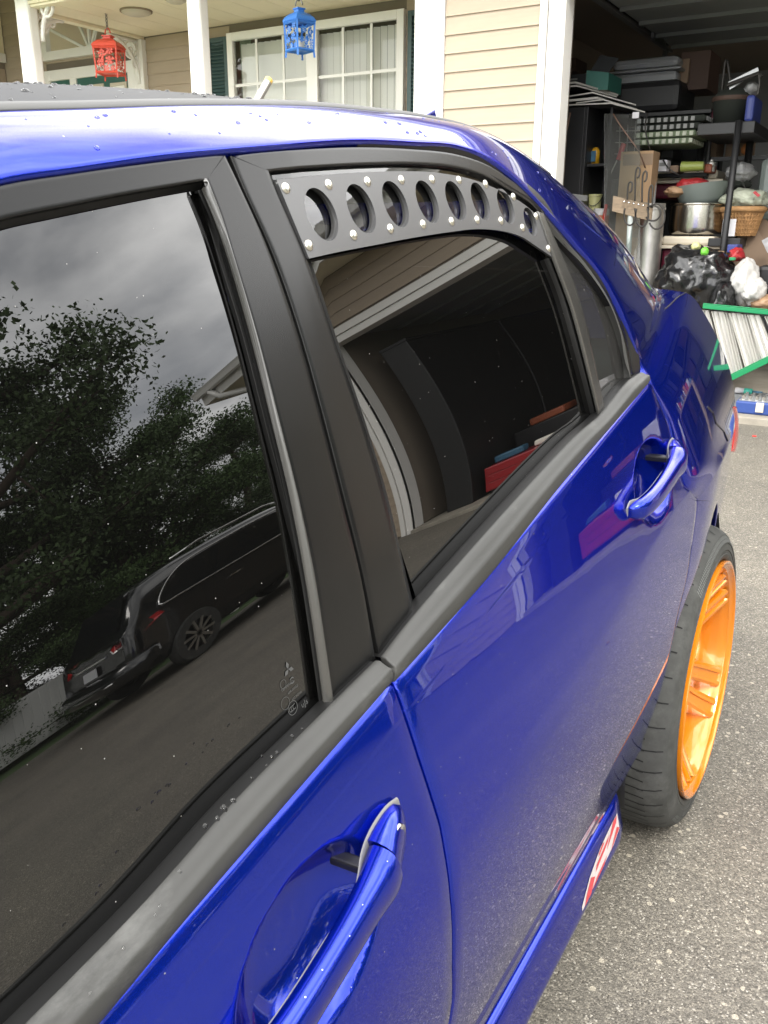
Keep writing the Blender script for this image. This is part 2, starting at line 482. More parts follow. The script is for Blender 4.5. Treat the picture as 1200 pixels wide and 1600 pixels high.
class MB:
    """collects shapes for ONE mesh object"""
    def __init__(self):
        self.v, self.f = [], []
    def add(self, vs, fs):
        n = len(self.v)
        self.v += [tuple(v) for v in vs]
        self.f += [tuple(i + n for i in f) for f in fs]
        return self
    def box(self, x0, x1, y0, y1, z0, z1):
        vs = [(x0, y0, z0), (x1, y0, z0), (x1, y1, z0), (x0, y1, z0), (x0, y0, z1), (x1, y0, z1), (x1, y1, z1), (x0, y1, z1)]
        return self.add(vs, [(0, 3, 2, 1), (4, 5, 6, 7), (0, 1, 5, 4), (1, 2, 6, 5), (2, 3, 7, 6), (3, 0, 4, 7)])
    def obox(self, c, ax, ay, az):
        """oriented box: centre and three half-axis vectors"""
        c, ax, ay, az = map(np.array, (c, ax, ay, az))
        vs = [c + sx * ax + sy * ay + sz * az for sz in (-1, 1) for sx, sy in ((-1, -1), (1, -1), (1, 1), (-1, 1))]
        return self.add(vs, [(0, 3, 2, 1), (4, 5, 6, 7), (0, 1, 5, 4), (1, 2, 6, 5), (2, 3, 7, 6), (3, 0, 4, 7)])
    def tube(self, pts, r, n=8, cap=True, flat=1.0):
        pts = [np.array(p, float) for p in pts]
        rs = r if hasattr(r, '__len__') else [r] * len(pts)
        rings = []
        prev = None
        for i, p in enumerate(pts):
            t = pts[min(i + 1, len(pts) - 1)] - pts[max(i - 1, 0)]
            t /= max(1e-9, np.linalg.norm(t))
            if prev is None:
                a = np.array((0, 0, 1.0)) if abs(t[2]) < 0.9 else np.array((1.0, 0, 0))
            else:
                a = prev
            b = np.cross(t, a); b /= np.linalg.norm(b)
            a = np.cross(b, t); prev = a
            rings.append([p + rs[i] * (math.cos(k * 2 * math.pi / n) * a * flat + math.sin(k * 2 * math.pi / n) * b) for k in range(n)])
        vs = [q for ring in rings for q in ring]
        fs = [(i * n + k, i * n + (k + 1) % n, (i + 1) * n + (k + 1) % n, (i + 1) * n + k) for i in range(len(pts) - 1) for k in range(n)]
        if cap:
            fs += [tuple(range(n - 1, -1, -1)), tuple((len(pts) - 1) * n + k for k in range(n))]
        return self.add(vs, fs)
    def lathe(self, prof, c=(0, 0, 0), n=32, axis='z', sx=1.0, sy=1.0):
        vs = []
        for r_, h in prof:
            for k in range(n):
                a = k * 2 * math.pi / n
                p = (r_ * math.cos(a) * sx, r_ * math.sin(a) * sy, h)
                if axis == 'x':
                    p = (p[2], p[0], p[1])
                vs.append((p[0] + c[0], p[1] + c[1], p[2] + c[2]))
        fs = [(i * n + k, i * n + (k + 1) % n, (i + 1) * n + (k + 1) % n, (i + 1) * n + k) for i in range(len(prof) - 1) for k in range(n)]
        return self.add(vs, fs)
    def prism(self, poly, y0, y1):
        """polygon in x-z, extruded along y"""
        n = len(poly)
        vs = [(x, y0, z) for x, z in poly] + [(x, y1, z) for x, z in poly]
        fs = [tuple(range(n)), tuple(range(2 * n - 1, n - 1, -1))] + [(i, i + n, (i + 1) % n + n, (i + 1) % n) for i in range(n)]
        return self.add(vs, fs)
    def build(self, name, m, parent=None, smooth=False, bevel=0, kind=None, auto=None):
        o = link(name, self.v, self.f, m, parent, smooth, kind)
        if bevel:
            md = o.modifiers.new('bevel', 'BEVEL'); md.width = bevel; md.segments = 2; md.limit_method = 'ANGLE'
            md.harden_normals = False
        if auto:
            sharp(o, auto)
        return o

def sharp(o, deg):
    me = o.data
    me.polygons.foreach_set('use_smooth', [True] * len(me.polygons))
    bm = bmesh.new(); bm.from_mesh(me)
    bmesh.ops.recalc_face_normals(bm, faces=bm.faces)
    lim = math.radians(deg)
    for e in bm.edges:
        if len(e.link_faces) == 2 and e.calc_face_angle(0) > lim:
            e.smooth = False
    bm.to_mesh(me); bm.free()

def box(name, x0, x1, y0, y1, z0, z1, m, parent=None, bevel=0):
    return MB().box(min(x0, x1), max(x0, x1), min(y0, y1), max(y0, y1), min(z0, z1), max(z0, z1)).build(name, m, parent, bevel=bevel)

def catmull(pts, n):
    """n points along a smooth curve through pts (any dimension), evenly spaced"""
    P = np.array(pts, float)
    if len(P) == 2:
        t = np.linspace(0, 1, n)[:, None]
        return P[0] * (1 - t) + P[1] * t
    E = np.vstack([2 * P[0] - P[1], P, 2 * P[-1] - P[-2]])
    out_ = []
    for i in range(1, len(E) - 2):
        p0, p1, p2, p3 = E[i - 1], E[i], E[i + 1], E[i + 2]
        # centripetal, so uneven spacing makes no loops
        d1 = max(1e-6, np.linalg.norm(p1[:2] - p0[:2])) ** .5; d2 = max(1e-6, np.linalg.norm(p2[:2] - p1[:2])) ** .5; d3 = max(1e-6, np.linalg.norm(p3[:2] - p2[:2])) ** .5
        m1 = (p1 - p0) / d1 - (p2 - p0) / (d1 + d2) + (p2 - p1) / d2
        m2 = (p2 - p1) / d2 - (p3 - p1) / (d2 + d3) + (p3 - p2) / d3
        m1 *= d2; m2 *= d2
        for s in np.linspace(0, 1, 24, endpoint=False):
            out_.append((2 * s**3 - 3 * s**2 + 1) * p1 + (s**3 - 2 * s**2 + s) * m1 + (-2 * s**3 + 3 * s**2) * p2 + (s**3 - s**2) * m2)
    out_.append(P[-1])
    Q = np.array(out_)
    if n is None:
        return Q
    dl = np.r_[0, np.cumsum(np.linalg.norm(np.diff(Q, axis=0), axis=1))]
    s = np.linspace(0, dl[-1], n)
    return np.stack([np.interp(s, dl, Q[:, k]) for k in range(Q.shape[1])], 1)

# sight lines of the photograph: where one meets a surface of known place
def rays(uv):
    uv = np.asarray(uv, float).reshape(-1, 2)
    return (uv[:, :1] - 600) / FPX * cam_r + (uv[:, 1:] - 800) / FPX * cam_d + cam_f
def at_x(uv, x):
    W = rays(uv); x = np.broadcast_to(np.asarray(x, float), len(W))
    return CAM + W * ((x - CAM[0]) / W[:, 0])[:, None]
def at(u, v, Y):
    W = rays((u, v))[0]
    return CAM + W * ((Y - CAM[1]) / W[1])
def on_surf(uv, S, off=0.0):
    W = rays(uv); off = np.broadcast_to(np.asarray(off, float), len(W))
    lo = np.full(len(W), 0.02); hi = (-0.75 - CAM[0]) / W[:, 0]
    ss = np.linspace(0, 1, 160)       # first crossing, then halving
    T = lo[:, None] + (hi - lo)[:, None] * ss
    Pm = CAM + W[:, None, :] * T[..., None]
    inside = Pm[..., 0] - (S(Pm[..., 1], Pm[..., 2]) + off[:, None]) <= 0
    k = np.where(inside.any(1), inside.argmax(1), 159)
    ar = np.arange(len(W))
    lo, hi = T[ar, np.maximum(k - 1, 0)], T[ar, k]
    for _ in range(40):
        mid = (lo + hi) / 2
        P = CAM + W * mid[:, None]
        pos = P[:, 0] - (S(P[:, 1], P[:, 2]) + off) > 0
        lo = np.where(pos, mid, lo); hi = np.where(pos, hi, mid)
    return CAM + W * lo[:, None]

def extend(P, axis, end, r, depth, nrm):
    """one rounded edge added to a grid P (n,m,3): three more rows turning in by depth"""
    A = P if axis == 0 else P.transpose(1, 0, 2)
    N = nrm if axis == 0 else nrm.transpose(1, 0, 2)
    e, i = (A[0], A[1]) if end == 0 else (A[-1], A[-2])
    n_ = N[0] if end == 0 else N[-1]
    o_ = e - i
    o_ = o_ - n_ * (o_ * n_).sum(1)[:, None]
    o_ /= np.maximum(1e-9, np.linalg.norm(o_, axis=1))[:, None]
    new = [e + o_ * r * .7 - n_ * r * .3, e + o_ * r - n_ * r, e + o_ * r - n_ * max(depth, r * 1.2)]
    nn = [n_, n_, n_]
    if end == 0:
        A = np.concatenate([np.array(new[::-1]), A]); N = np.concatenate([np.array(nn), N])
    else:
        A = np.concatenate([A, np.array(new)]); N = np.concatenate([N, np.array(nn)])
    return (A, N) if axis == 0 else (A.transpose(1, 0, 2), N.transpose(1, 0, 2))

def grid_normals(P, outv):
    du = np.gradient(P, axis=0); dv = np.gradient(P, axis=1)
    N = np.cross(du, dv)
    N /= np.maximum(1e-12, np.linalg.norm(N, axis=2))[:, :, None]
    if (N.reshape(-1, 3).mean(0) * np.array(outv)).sum() < 0:
        N = -N
    return N

def panel(name, P, m, parent=None, r=0.0015, depth=0.012, outv=(1, 0, 0.2), edges='0123', smooth=True):
    """sheet through the grid P (n,m,3) with rounded, turned-in edges (0,1 = first and last row; 2,3 = first and last column)"""
    P = np.asarray(P, float)
    N = grid_normals(P, outv)
    if depth > 0:
        for k, (ax, en) in enumerate(((0, 0), (0, 1), (1, 0), (1, 1))):
            if str(k) in edges:
                P, N = extend(P, ax, en, r, depth, N)
    n, k = P.shape[:2]
    F = [(i * k + j, i * k + j + 1, (i + 1) * k + j + 1, (i + 1) * k + j) for i in range(n - 1) for j in range(k - 1)]
    V = P.reshape(-1, 3)
    c = np.cross(V[F[len(F) // 2][1]] - V[F[len(F) // 2][0]], V[F[len(F) // 2][2]] - V[F[len(F) // 2][0]])
    if (c * np.array(outv)).sum() < 0:
        F = [f[::-1] for f in F]
    return link(name, V, F, m, parent, smooth)

def strip(A, B, n, m, S, offA=0.0, offB=None):
    """grid between two outlines A and B (photograph) laid on the surface S"""
    offB = offA if offB is None else offB
    a, b = catmull(A, n), catmull(B, n)
    out_ = []
    for j in range(m):
        s = j / (m - 1)
        out_.append(on_surf(a * (1 - s) + b * s, S, offA * (1 - s) + offB * s))
    return np.array(out_).transpose(1, 0, 2)

def text_mesh(name, body, size, m, parent, place, depth=0.0004):
    """lettering laid on a surface: place maps (x, y) of the text plane to a point"""
    cu = bpy.data.curves.new(name, 'FONT')
    cu.body = body; cu.size = size; cu.align_x = 'LEFT'
    cu.resolution_u = 2
    ob = bpy.data.objects.new(name, cu)
    COL.objects.link(ob)
    dg = bpy.context.evaluated_depsgraph_get()
    me = bpy.data.meshes.new_from_object(ob.evaluated_get(dg))
    vs = [place(v.co.x, v.co.y) for v in me.vertices]
    fs = [tuple(p.vertices) for p in me.polygons]
    bpy.data.objects.remove(ob)
    bpy.data.curves.remove(cu)
    return link(name, vs, fs, m, parent)

# ------------------------------------------------------------------ shape of the car's side
# x is measured outward from the plane of the rear wheel's face, y rearward from the rear axle, z up
_bu = at_x(np.array([(41, 1600), (225, 1412), (369, 1250), (504, 1114), (595, 1026), (645, 964), (900, 680), (935, 650), (994, 584)]), -0.075)
_bl = at_x(np.array([(155, 1600), (292, 1435), (443, 1260), (610, 1067), (767, 897), (875, 760), (1015, 597)]), -0.060)
def _line(P):
    k = np.polyfit(P[:, 1], P[:, 2], 2)
    y0, y1 = P[0, 1], P[-1, 1]
    def f(y):
        y = np.asarray(y, float)
        yc = np.clip(y, y0, y1)
        return np.polyval(k, yc) + np.where(y < y0, 0.06 * (y - y0), 0) + np.where(y > y1, 0.06 * (y - y1), 0)
    return f
zbu, zbl = _line(_bu), _line(_bl)
def G(y, z):       # glass and frames above the belt
    y = np.asarray(y, float); z = np.asarray(z, float)
    t = np.clip((z - zbu(y)) / 0.42, -0.3, 1.5)
    return -0.080 - 0.42 * (0.125 * t + 0.235 * np.clip(-1.13 - y, 0, 0.5) * (t - 0.8 * t * np.abs(t)) + 0.22 * t * np.abs(t) - 0.065 * t**3) - 0.05 * np.clip(t, 0, 2) * np.clip(y + 1.1, 0, 1.4)
_uh = np.array([-0.02, 0, 0.004, 0.012, 0.04, 0.08, 0.13, 0.19, 0.24, 0.30, 0.6])
_ux = np.array([0.070, 0.070, 0.062, 0.0575, 0.047, 0.034, 0.0195, 0.0055, 0.0015, 0.0, 0.0])
_lz = np.array([0.10, 0.20, 0.26, 0.30, 0.35, 0.40, 0.45, 0.50, 0.58, 0.66, 1.5])
_lx = np.array([0.080, 0.068, 0.058, 0.047, 0.034, 0.0235, 0.0145, 0.008, 0.002, 0.0, 0.0])
def smooth_interp(x, xs, ys, w=0.012):
    return sum(np.interp(x + d * w, xs, ys) for d in (-1.5, -1, -.5, 0, .5, 1, 1.5)) / 7
def B(y, z):       # doors and fender below the belt
    y = np.asarray(y, float); z = np.asarray(z, float)
    h = zbl(y) - z
    up = np.where(h < 0.03, np.interp(h, _uh, _ux), smooth_interp(h, _uh, _ux, 0.014))
    front = np.clip((y + 0.75) / 0.5, 0, 1)
    upk = np.interp(h, [-0.02, 0, 0.004, 0.012, 0.04, 0.08, 0.13, 0.186, 0.6], [0.070, 0.070, 0.062, 0.0575, 0.047, 0.035, 0.021, 0.004, 0.0])
    up = up * (1 - front) + upk * front
    lo = smooth_interp(z, _lz, _lx, 0.02)
    cr = 0.0040 * np.exp(-((z - 0.335) / 0.008) ** 2)            # soft crease low on the doors
    return -up - lo + cr - 0.10 * np.clip((y - 0.40) / 0.35, 0, 1.5) ** 2 - 0.05 * np.clip((-y - 2.4) / 0.9, 0, 1.2) ** 2

CAR = (-0.885, -1.3, 0.0)
car = thing('car', 'blue sedan with black window frames, riveted vent panel and orange wheels, parked on the driveway', 'car', CAR)
MIRROR = []      # parts of the near side to be repeated on the far side
def near(o):
    MIRROR.append(o)
    return o

ZBOT = 0.300
_rd = [(1015, 597), (1030, 627), (1045, 660), (1058, 720), (1070, 757), (1090, 780), (1089, 800), (1082, 850), (1075, 900), (1060, 960), (1046, 1030)]
_rde = on_surf(_rd, B)
_sm = [(613, 1066), (655, 1180), (690, 1290), (706, 1400), (709, 1500), (709, 1560)]
_sme = on_surf(_sm, B)
ARC_C, ARC_R = (0.045, 0.335), 0.348
def seam_y(z):
    return np.interp(z, _sme[::-1, 2], _sme[::-1, 1])
def rear_y(z):
    z = np.asarray(z, float)
    base = np.interp(z, _rde[::-1, 2], _rde[::-1, 1])
    arch = ARC_C[0] - np.sqrt(np.maximum(0.001, ARC_R**2 - (np.minimum(z, 0.52) - ARC_C[1]) ** 2)) - 0.004
    return np.where(z < 0.52, np.minimum(base, arch), base)

def door(name, yf, yr, bowl, front_edge_gap=0.0042):
    """door skin: rows from the sill up to the belt, columns from its front to its rear edge"""
    by, bz, tilt, depth = bowl
    vs = np.unique(np.r_[np.linspace(0, 0.94, 42), np.linspace(0.94, 1, 14)])
    ss = np.linspace(0, 1, 60)
    # finer around the handle bowl
    L_ = abs(yr(0.8) - yf(0.8))
    sc = (by - yf(bz)) / (yr(bz) - yf(bz))
    ss = np.unique(np.r_[ss, np.clip(np.linspace(sc - 0.11 / L_, sc + 0.11 / L_, 90), 0, 1)])
    vc = (bz - ZBOT) / (zbl(by) - ZBOT)
    vs = np.unique(np.r_[vs, np.clip(np.linspace(vc - 0.14, vc + 0.14, 52), 0, 1)])
    P = np.zeros((len(vs), len(ss), 3))
    for i, v in enumerate(vs):
        zf = zr = 0.6
        for _ in range(12):
            yfv, yrv = float(yf(zf)) + front_edge_gap, float(yr(zr)) - 0.0042
            zf = ZBOT + v * (zbl(yfv) - ZBOT); zr = ZBOT + v * (zbl(yrv) - ZBOT)
        y = yfv + ss * (yrv - yfv)
        z = ZBOT + v * (zbl(y) - ZBOT)
        x = B(y, z)
        dy, dz = y - by, z - bz
        q = ((dy * math.cos(tilt) + dz * math.sin(tilt)) / 0.086) ** 2 + ((-dy * math.sin(tilt) + dz * math.cos(tilt)) / 0.056) ** 2
        f = np.clip(1 - q ** 1.15, 0, 1)
        x = x - depth * (f * f * (3 - 2 * f)) ** 0.9
        P[i] = np.stack([x, y, z], 1)
    return near(panel(name, P, 'blue_paint', car, r=0.0030, depth=0.022, outv=(1, 0, 0)))

FH = dict(y=-1.286, z=0.733, tilt=0.26)
RH = dict(y=-0.465, z=0.871, tilt=0.18)
front_door = door('front_door', lambda z: -2.18 + 0.0 * z, seam_y, (FH['y'] - 0.012, FH['z'] - 0.012, FH['tilt'], 0.033))
rear_door = door('rear_door', seam_y, rear_y, (RH['y'] - 0.006, RH['z'] - 0.008, RH['tilt'], 0.032))

# door handles: bar standing off the skin, fixed cap behind it, grey gasket along the back
def handle(dr, hc, keyed):
    y0, z0, tilt = hc['y'], hc['z'], hc['tilt']
    def loc(a, h, x):          # a along the handle (rearwards), h upwards
        y = y0 + a * math.cos(tilt) - h * math.sin(tilt)
        z = z0 + a * math.sin(tilt) + h * math.cos(tilt)
        return np.array([float(B(y0 + a * math.cos(tilt), z0 + a * math.sin(tilt))) * 0.65 + float(B(y0, z0)) * 0.35 + x, y, z])
    def ring(a, x, hh, th, n=20):
        pts = []
        for k in range(n):
            c, s = math.cos(k * 2 * math.pi / n), math.sin(k * 2 * math.pi / n)
            pts.append(loc(a, hh * math.copysign(abs(s) ** 0.75, s), x + th * math.copysign(abs(c) ** 0.75, c)))
        return pts
    def sweep(name, st, m, nn=28):
        st = catmull(st, nn)
        mb = MB(); n = 20; vs = []
        for a, x, hh, th in st:
            vs += ring(a, x, hh, th, n)
        fs = [(i * n + k, i * n + (k + 1) % n, (i + 1) * n + (k + 1) % n, (i + 1) * n + k) for i in range(len(st) - 1) for k in range(n)]
        fs += [tuple(range(n - 1, -1, -1)), tuple((len(st) - 1) * n + k for k in range(n))]
        mb.add(vs, fs)
        return near(mb.build(name, m, dr, auto=50))
    # bar: front foot, arched grip, rear end meeting the cap
    sweep('handle_bar', [(-0.130, 0.004, 0.007, 0.005), (-0.122, 0.010, 0.0120, 0.010), (-0.105, 0.0155, 0.0138, 0.0105), (-0.075, 0.0200, 0.0142, 0.0105), (-0.02, 0.0215, 0.0146, 0.0105),
                         (0.025, 0.0205, 0.0160, 0.0118), (0.050, 0.0190, 0.0195, 0.0145), (0.0600, 0.017, 0.0200, 0.0145)], 'blue_paint')
    sweep('handle_gasket', [(-0.132, 0.000, 0.0075, 0.0016), (-0.120, 0.000, 0.0128, 0.0014), (-0.105, 0.0060, 0.0105, 0.0010), (-0.075, 0.0110, 0.0105, 0.0010), (-0.02, 0.0125, 0.0105, 0.0010),
                            (0.025, 0.0125, 0.0120, 0.0010), (0.052, 0.004, 0.0190, 0.0014), (0.070, 0.0012, 0.0207, 0.0018), (0.095, 0.0005, 0.0186, 0.0020), (0.1115, 0.0, 0.0100, 0.0020)], 'grey_gasket', 40)
    sweep('handle_cap', [(0.0620, 0.0125, 0.0200, 0.0165), (0.075, 0.0095, 0.0197, 0.0145), (0.092, 0.0060, 0.0176, 0.0115), (0.103, 0.0032, 0.0127, 0.008), (0.109, 0.002, 0.006, 0.004)], 'blue_paint')
    mb = MB(); a = loc(0.050, 0.003, 0.008); b_2 = loc(0.048, 0.003, -0.03)
    mb.obox((a + b_2) / 2, (a - b_2) / 2, np.array([0, 0.005, 0.001]), np.array([0, -0.001, 0.0045]))
    near(mb.build('handle_lever', 'seal_black', dr, bevel=0.002))
    if keyed:
        c = loc(0.083, 0.0075, 0.0178)
        mb = MB(); mb.lathe([(0.0, 0.0008), (0.0055, 0.0008), (0.0062, 0.0), (0.0078, 0.0008), (0.0085, 0.0), (0.0085, -0.006)], c, 24, 'x')
        mb.build('key_lock', 'chrome', dr, smooth=True)
        mb = MB(); mb.box(c[0] + 0.0012, c[0] + 0.0016, c[1] - 0.0006, c[1] + 0.0006, c[2] - 0.003, c[2] + 0.003)
        mb.build('key_slot', 'bolt_dark', dr)
handle(front_door, FH, True)
handle(rear_door, RH, False)

# belt mouldings: grey rubber with a flat top and a rolled outer face
def belt(name, up, lo, n=60):
    a, b = catmull(up, n), catmull(lo, n)
    A = at_x(a, -0.0745); Bq = at_x(b, -0.0605)
    P = np.zeros((n, 9, 3))
    prof = [(0, 0.000), (0.10, 0.003), (0.30, 0.0045), (0.46, 0.0062), (0.54, 0.0078), (0.62, 0.0075), (0.80, 0.0055), (0.93, 0.0028), (1.0, 0.0)]
    for j, (s, bu) in enumerate(prof):
        P[:, j] = A * (1 - s) + Bq * s + np.array([0.75, 0, 0.65]) * bu
    wip = np.stack([A + np.array([-0.0165, 0, -0.006]), A + np.array([-0.012, 0, -0.0025]), A + np.array([0.0005, 0, -0.0015])], 1)
    near(panel('belt_wiper', wip, 'seal_black', car, depth=0, outv=(0.3, 0, 1)))
    return near(panel(name, P, 'grey_rubber', car, r=0.0012, depth=0.008, outv=(1, 0, 0.8)))
belt('belt_moulding', [(-150, 1790), (41, 1600), (225, 1412), (369, 1250), (504, 1114), (587, 1032)], [(-60, 1850), (155, 1600), (292, 1435), (443, 1260), (612, 1066)])
belt('belt_moulding', [(597, 1025), (645, 964), (900, 680), (935, 650), (980, 596), (1000, 582)], [(618, 1064), (767, 897), (875, 760), (960, 661), (1014, 598)])

# ---- greenhouse
lip_o = [(324, 280), (345, 335), (364, 400), (400, 520), (437, 660), (467, 780), (492, 900), (509, 1010), (523, 1104)]
lip_i = [(316, 296), (336, 345), (355, 400), (390, 520), (425, 660), (454, 780), (477, 900), (494, 1010), (508, 1112)]
gls_r = [(310, 302), (325, 345), (342, 400), (379, 520), (415, 660), (446, 780), (471, 900), (489, 1010), (503, 1118)]
seamF = [(351, 243), (376, 295), (423, 400), (466, 525), (498, 640), (536, 790), (563, 900), (587, 1034)]
seamR = [(362, 244), (383, 295), (430, 400), (473, 525), (505, 640), (543, 790), (570, 900), (595, 1028)]
openL = [(419, 267), (432, 300), (477, 400), (520, 525), (567, 660), (600, 770), (631, 900), (646, 966)]
# front door: pillar cover, upper frame, seals, glass
pf = strip(lip_o, seamF, 60, 12, G, 0.0, 0.0)
near(panel('pillar_cover', pf, 'satin_black', front_door, r=0.001, depth=0.010, edges='123'))
tf = strip([(-330, 412), (-120, 333), (0, 291), (100, 274), (200, 260), (300, 247.5), (350, 242.5)], [(-330, 468), (-120, 386), (0, 342), (42, 332), (120, 316.5), (200, 301), (324, 280)], 50, 8, G, 0.0, 0.0)
near(panel('window_frame', tf, 'satin_black', front_door, r=0.001, depth=0.010, outv=(1, 0, 0.6), edges='023'))
lipP = strip(lip_o, lip_i, 60, 9, G, 0.001, -0.003)
lipP[:, :, 0] += 0.0032 * np.sin(np.pi * np.linspace(0, 1, 9))[None, :]
near(panel('seal_lip', lipP, 'seal_lip', front_door, r=0.001, depth=0.003))
near(panel('seal_channel', strip(lip_i, gls_r, 60, 4, G, -0.006, -0.013), 'seal_black', front_door, r=0.0005, depth=0.004, edges='23'))
tso = [(-330, 468), (-120, 386), (0, 342), (42, 332), (120, 316.5), (200, 301), (324, 280)]
tsi = [(-330, 492), (-120, 408), (0, 364), (75, 347), (160, 329), (250, 311), (311, 302)]
near(panel('seal_channel', strip(tso, tsi, 60, 5, G, -0.002, -0.013), 'seal_black', front_door, r=0.0008, depth=0.005))
gl_top = [(-330, 492), (-120, 408), (0, 364), (75, 347), (160, 329), (250, 311), (308, 303)]
# front glass from the outline: rows run from the top edge down to the belt
def sheet(top, bot, n, m, off):
    return strip(top, bot, n, m, G, off, off)
# the pane's near corner is its top right; bottom runs along the belt behind the moulding
gtop = [(-330, 490), (-120, 405), (0, 361), (75, 344), (160, 326), (250, 308), (312, 297)]
gbot = [(-380, 2090), (-105, 1810), (80, 1636), (262, 1450), (404, 1290), (485, 1204), (532, 1146)]
fgl = sheet(gtop, gbot, 70, 60, -0.0105)
# forward of the traced part the pane runs on to the windscreen pillar, in the car's own measures
def forward(row, off, n=14, ytop=-2.10, ybot=-2.16, ztop=0.05):
    t0, b0 = row[0], row[-1]
    out_ = []
    for s in np.linspace(1, 0, n, endpoint=False):
        yt, yb_ = t0[1] + (ytop - t0[1]) * s, b0[1] + (ybot - b0[1]) * s
        zt = t0[2] + (float(zbu(ytop)) + ztop - t0[2]) * s ** 1.35; zb_ = b0[2] + (float(zbu(ybot)) - 0.01 - b0[2]) * s
        q = np.linspace(0, 1, len(row))
        y = yt + (yb_ - yt) * q; z = zt + (zb_ - zt) * q
        out_.append(np.stack([G(y, z) + off, y, z], 1))
    return np.array(out_)
fext = forward(fgl[0], -0.0105)
front_glass = panel('window_glass', np.concatenate([fext, fgl]), 'tinted_glass', front_door, depth=0)
fe = fext[:, 0]
dirn = np.array([0.012, -0.030, 0.030])
near(panel('window_frame', np.array([[p + np.array([0.0, 0, 0]) + dirn * k + np.array([0.010, 0, 0]) * (k > 0) for k in (0, 0.25, 0.6, 1.0, 1.5)] for p in np.vstack([fe, fgl[:2, 0]])]), 'satin_black', front_door, r=0.001, depth=0.008, outv=(1, 0, 0.5)))
yb0 = at_x([(-140, 1780)], -0.0745)[0][1]
yy_ = np.linspace(-2.17, yb0 + 0.01, 30)
near(panel('belt_moulding', np.array([[(-0.0865, y, float(zbu(y)) - 0.002), (-0.0745, y, float(zbu(y))), (-0.066, y, float(zbu(y)) - 0.001), (-0.059, y, float(zbl(y)) + 0.003), (-0.0595, y, float(zbl(y)))] for y in yy_]), 'grey_rubber', front_door, r=0.0012, depth=0.008, outv=(1, 0, 0.8)))
near(front_glass)
# rear door: pillar cover, upper frame
near(panel('pillar_cover', strip(seamR, openL, 60, 10, G, 0.0, 0.0), 'satin_black', rear_door, r=0.001, depth=0.010, edges='123'))
fr_o = [(365, 244), (405, 239), (480, 233.5), (560, 230.5), (640, 233.5), (710, 241), (760, 257), (797, 280), (835, 307), (857, 332)]
fr_i = [(419, 267), (450, 263.5), (510, 259.5), (577, 256), (650, 255), (710, 260), (755, 273), (797, 297), (830, 318), (842, 331)]
near(panel('window_frame', strip(fr_o, fr_i, 70, 8, G, 0.0, 0.0), 'satin_black', rear_door, r=0.001, depth=0.010, outv=(1, 0, 0.6), edges='123'))
# dark channel round the opening, in front of the pane
pl_t = [(432, 281), (500, 274), (560, 269.5), (620, 267.5), (680, 269.5), (740, 281), (790, 302), (820, 320), (841, 338)]
near(panel('seal_channel', strip(fr_i, pl_t, 70, 5, G, -0.001, -0.014), 'seal_black', rear_door, r=0.0006, depth=0.004))
pl_l = [(431, 281), (452, 325), (483, 404)]
near(panel('seal_channel', strip([(419, 267), (432, 300), (477, 400), (520, 525), (567, 660), (600, 770), (631, 900), (646, 966)],
                            [(432, 281), (444, 307), (486, 406), (527, 527), (573, 662), (606, 772), (636, 902), (650, 962)], 50, 4, G, -0.002, -0.013), 'seal_black', rear_door, r=0.0005, depth=0.004))
# rear pane (reaches up behind the plate)
rear_glass = panel('window_glass', sheet([(478, 399), (530, 388), (580, 378.5), (640, 367), (700, 357.5), (745, 352.5), (785, 355.5), (815, 364.5), (840, 380), (868, 398), (902, 480), (942, 632)],
                                  [(668, 990), (700, 958), (740, 910), (790, 855), (840, 798), (875, 758), (903, 724), (922, 702), (942, 680), (952, 668), (958, 658)], 80, 60, -0.0105), 'tinted_glass', rear_door, depth=0)
near(rear_glass)
near(panel('vent_pane', strip([(424, 274), (500, 266), (577, 258), (660, 257), (720, 264), (790, 292), (830, 316), (848, 338)], [(480, 402), (530, 391), (580, 381.5), (640, 370), (700, 360.5), (745, 355.5), (785, 358.5), (815, 367.5), (840, 383), (862, 399)][:10], 40, 8, G, -0.0055, -0.0060), 'clear_glass', rear_door, depth=0))
# dividing bar and the small fixed pane behind it
near(panel('divider_bar', strip([(841, 331), (865, 400), (895, 482), (925, 597), (937, 648)], [(850, 334), (872, 384), (902, 455), (935, 590), (946, 640)], 40, 5, G, 0.003, 0.003), 'seal_lip', rear_door, r=0.001, depth=0.003))
near(panel('seal_channel', strip([(858, 404), (878, 455), (900, 530), (918, 597), (931, 650)], [(866, 404), (886, 455), (908, 530), (925, 597), (938, 648)], 30, 3, G, -0.004, -0.004), 'seal_black', rear_door, r=0.001, depth=0.008))
q_o = [(847, 329), (860, 350), (885, 378), (915, 412), (952, 470), (972, 522), (982, 570), (985, 588)]
q_i = [(856, 345), (868, 366), (890, 394), (912, 424), (943, 478), (962, 528), (973, 575), (974, 600)]
near(panel('seal_channel', strip(q_o, q_i, 50, 5, G, 0.001, -0.010), 'grey_rubber', rear_door, r=0.0008, depth=0.006))
quarter_glass = near(panel('quarter_glass', strip([(846, 333), (868, 362), (893, 392), (917, 422), (949, 476), (968, 527), (979, 575), (980, 604)],
                                     [(846, 338), (866, 384), (884, 420), (900, 455), (922, 530), (933, 580), (941, 620), (944, 648)], 40, 16, G, -0.009, -0.009), 'quarter_glass', rear_door, depth=0))
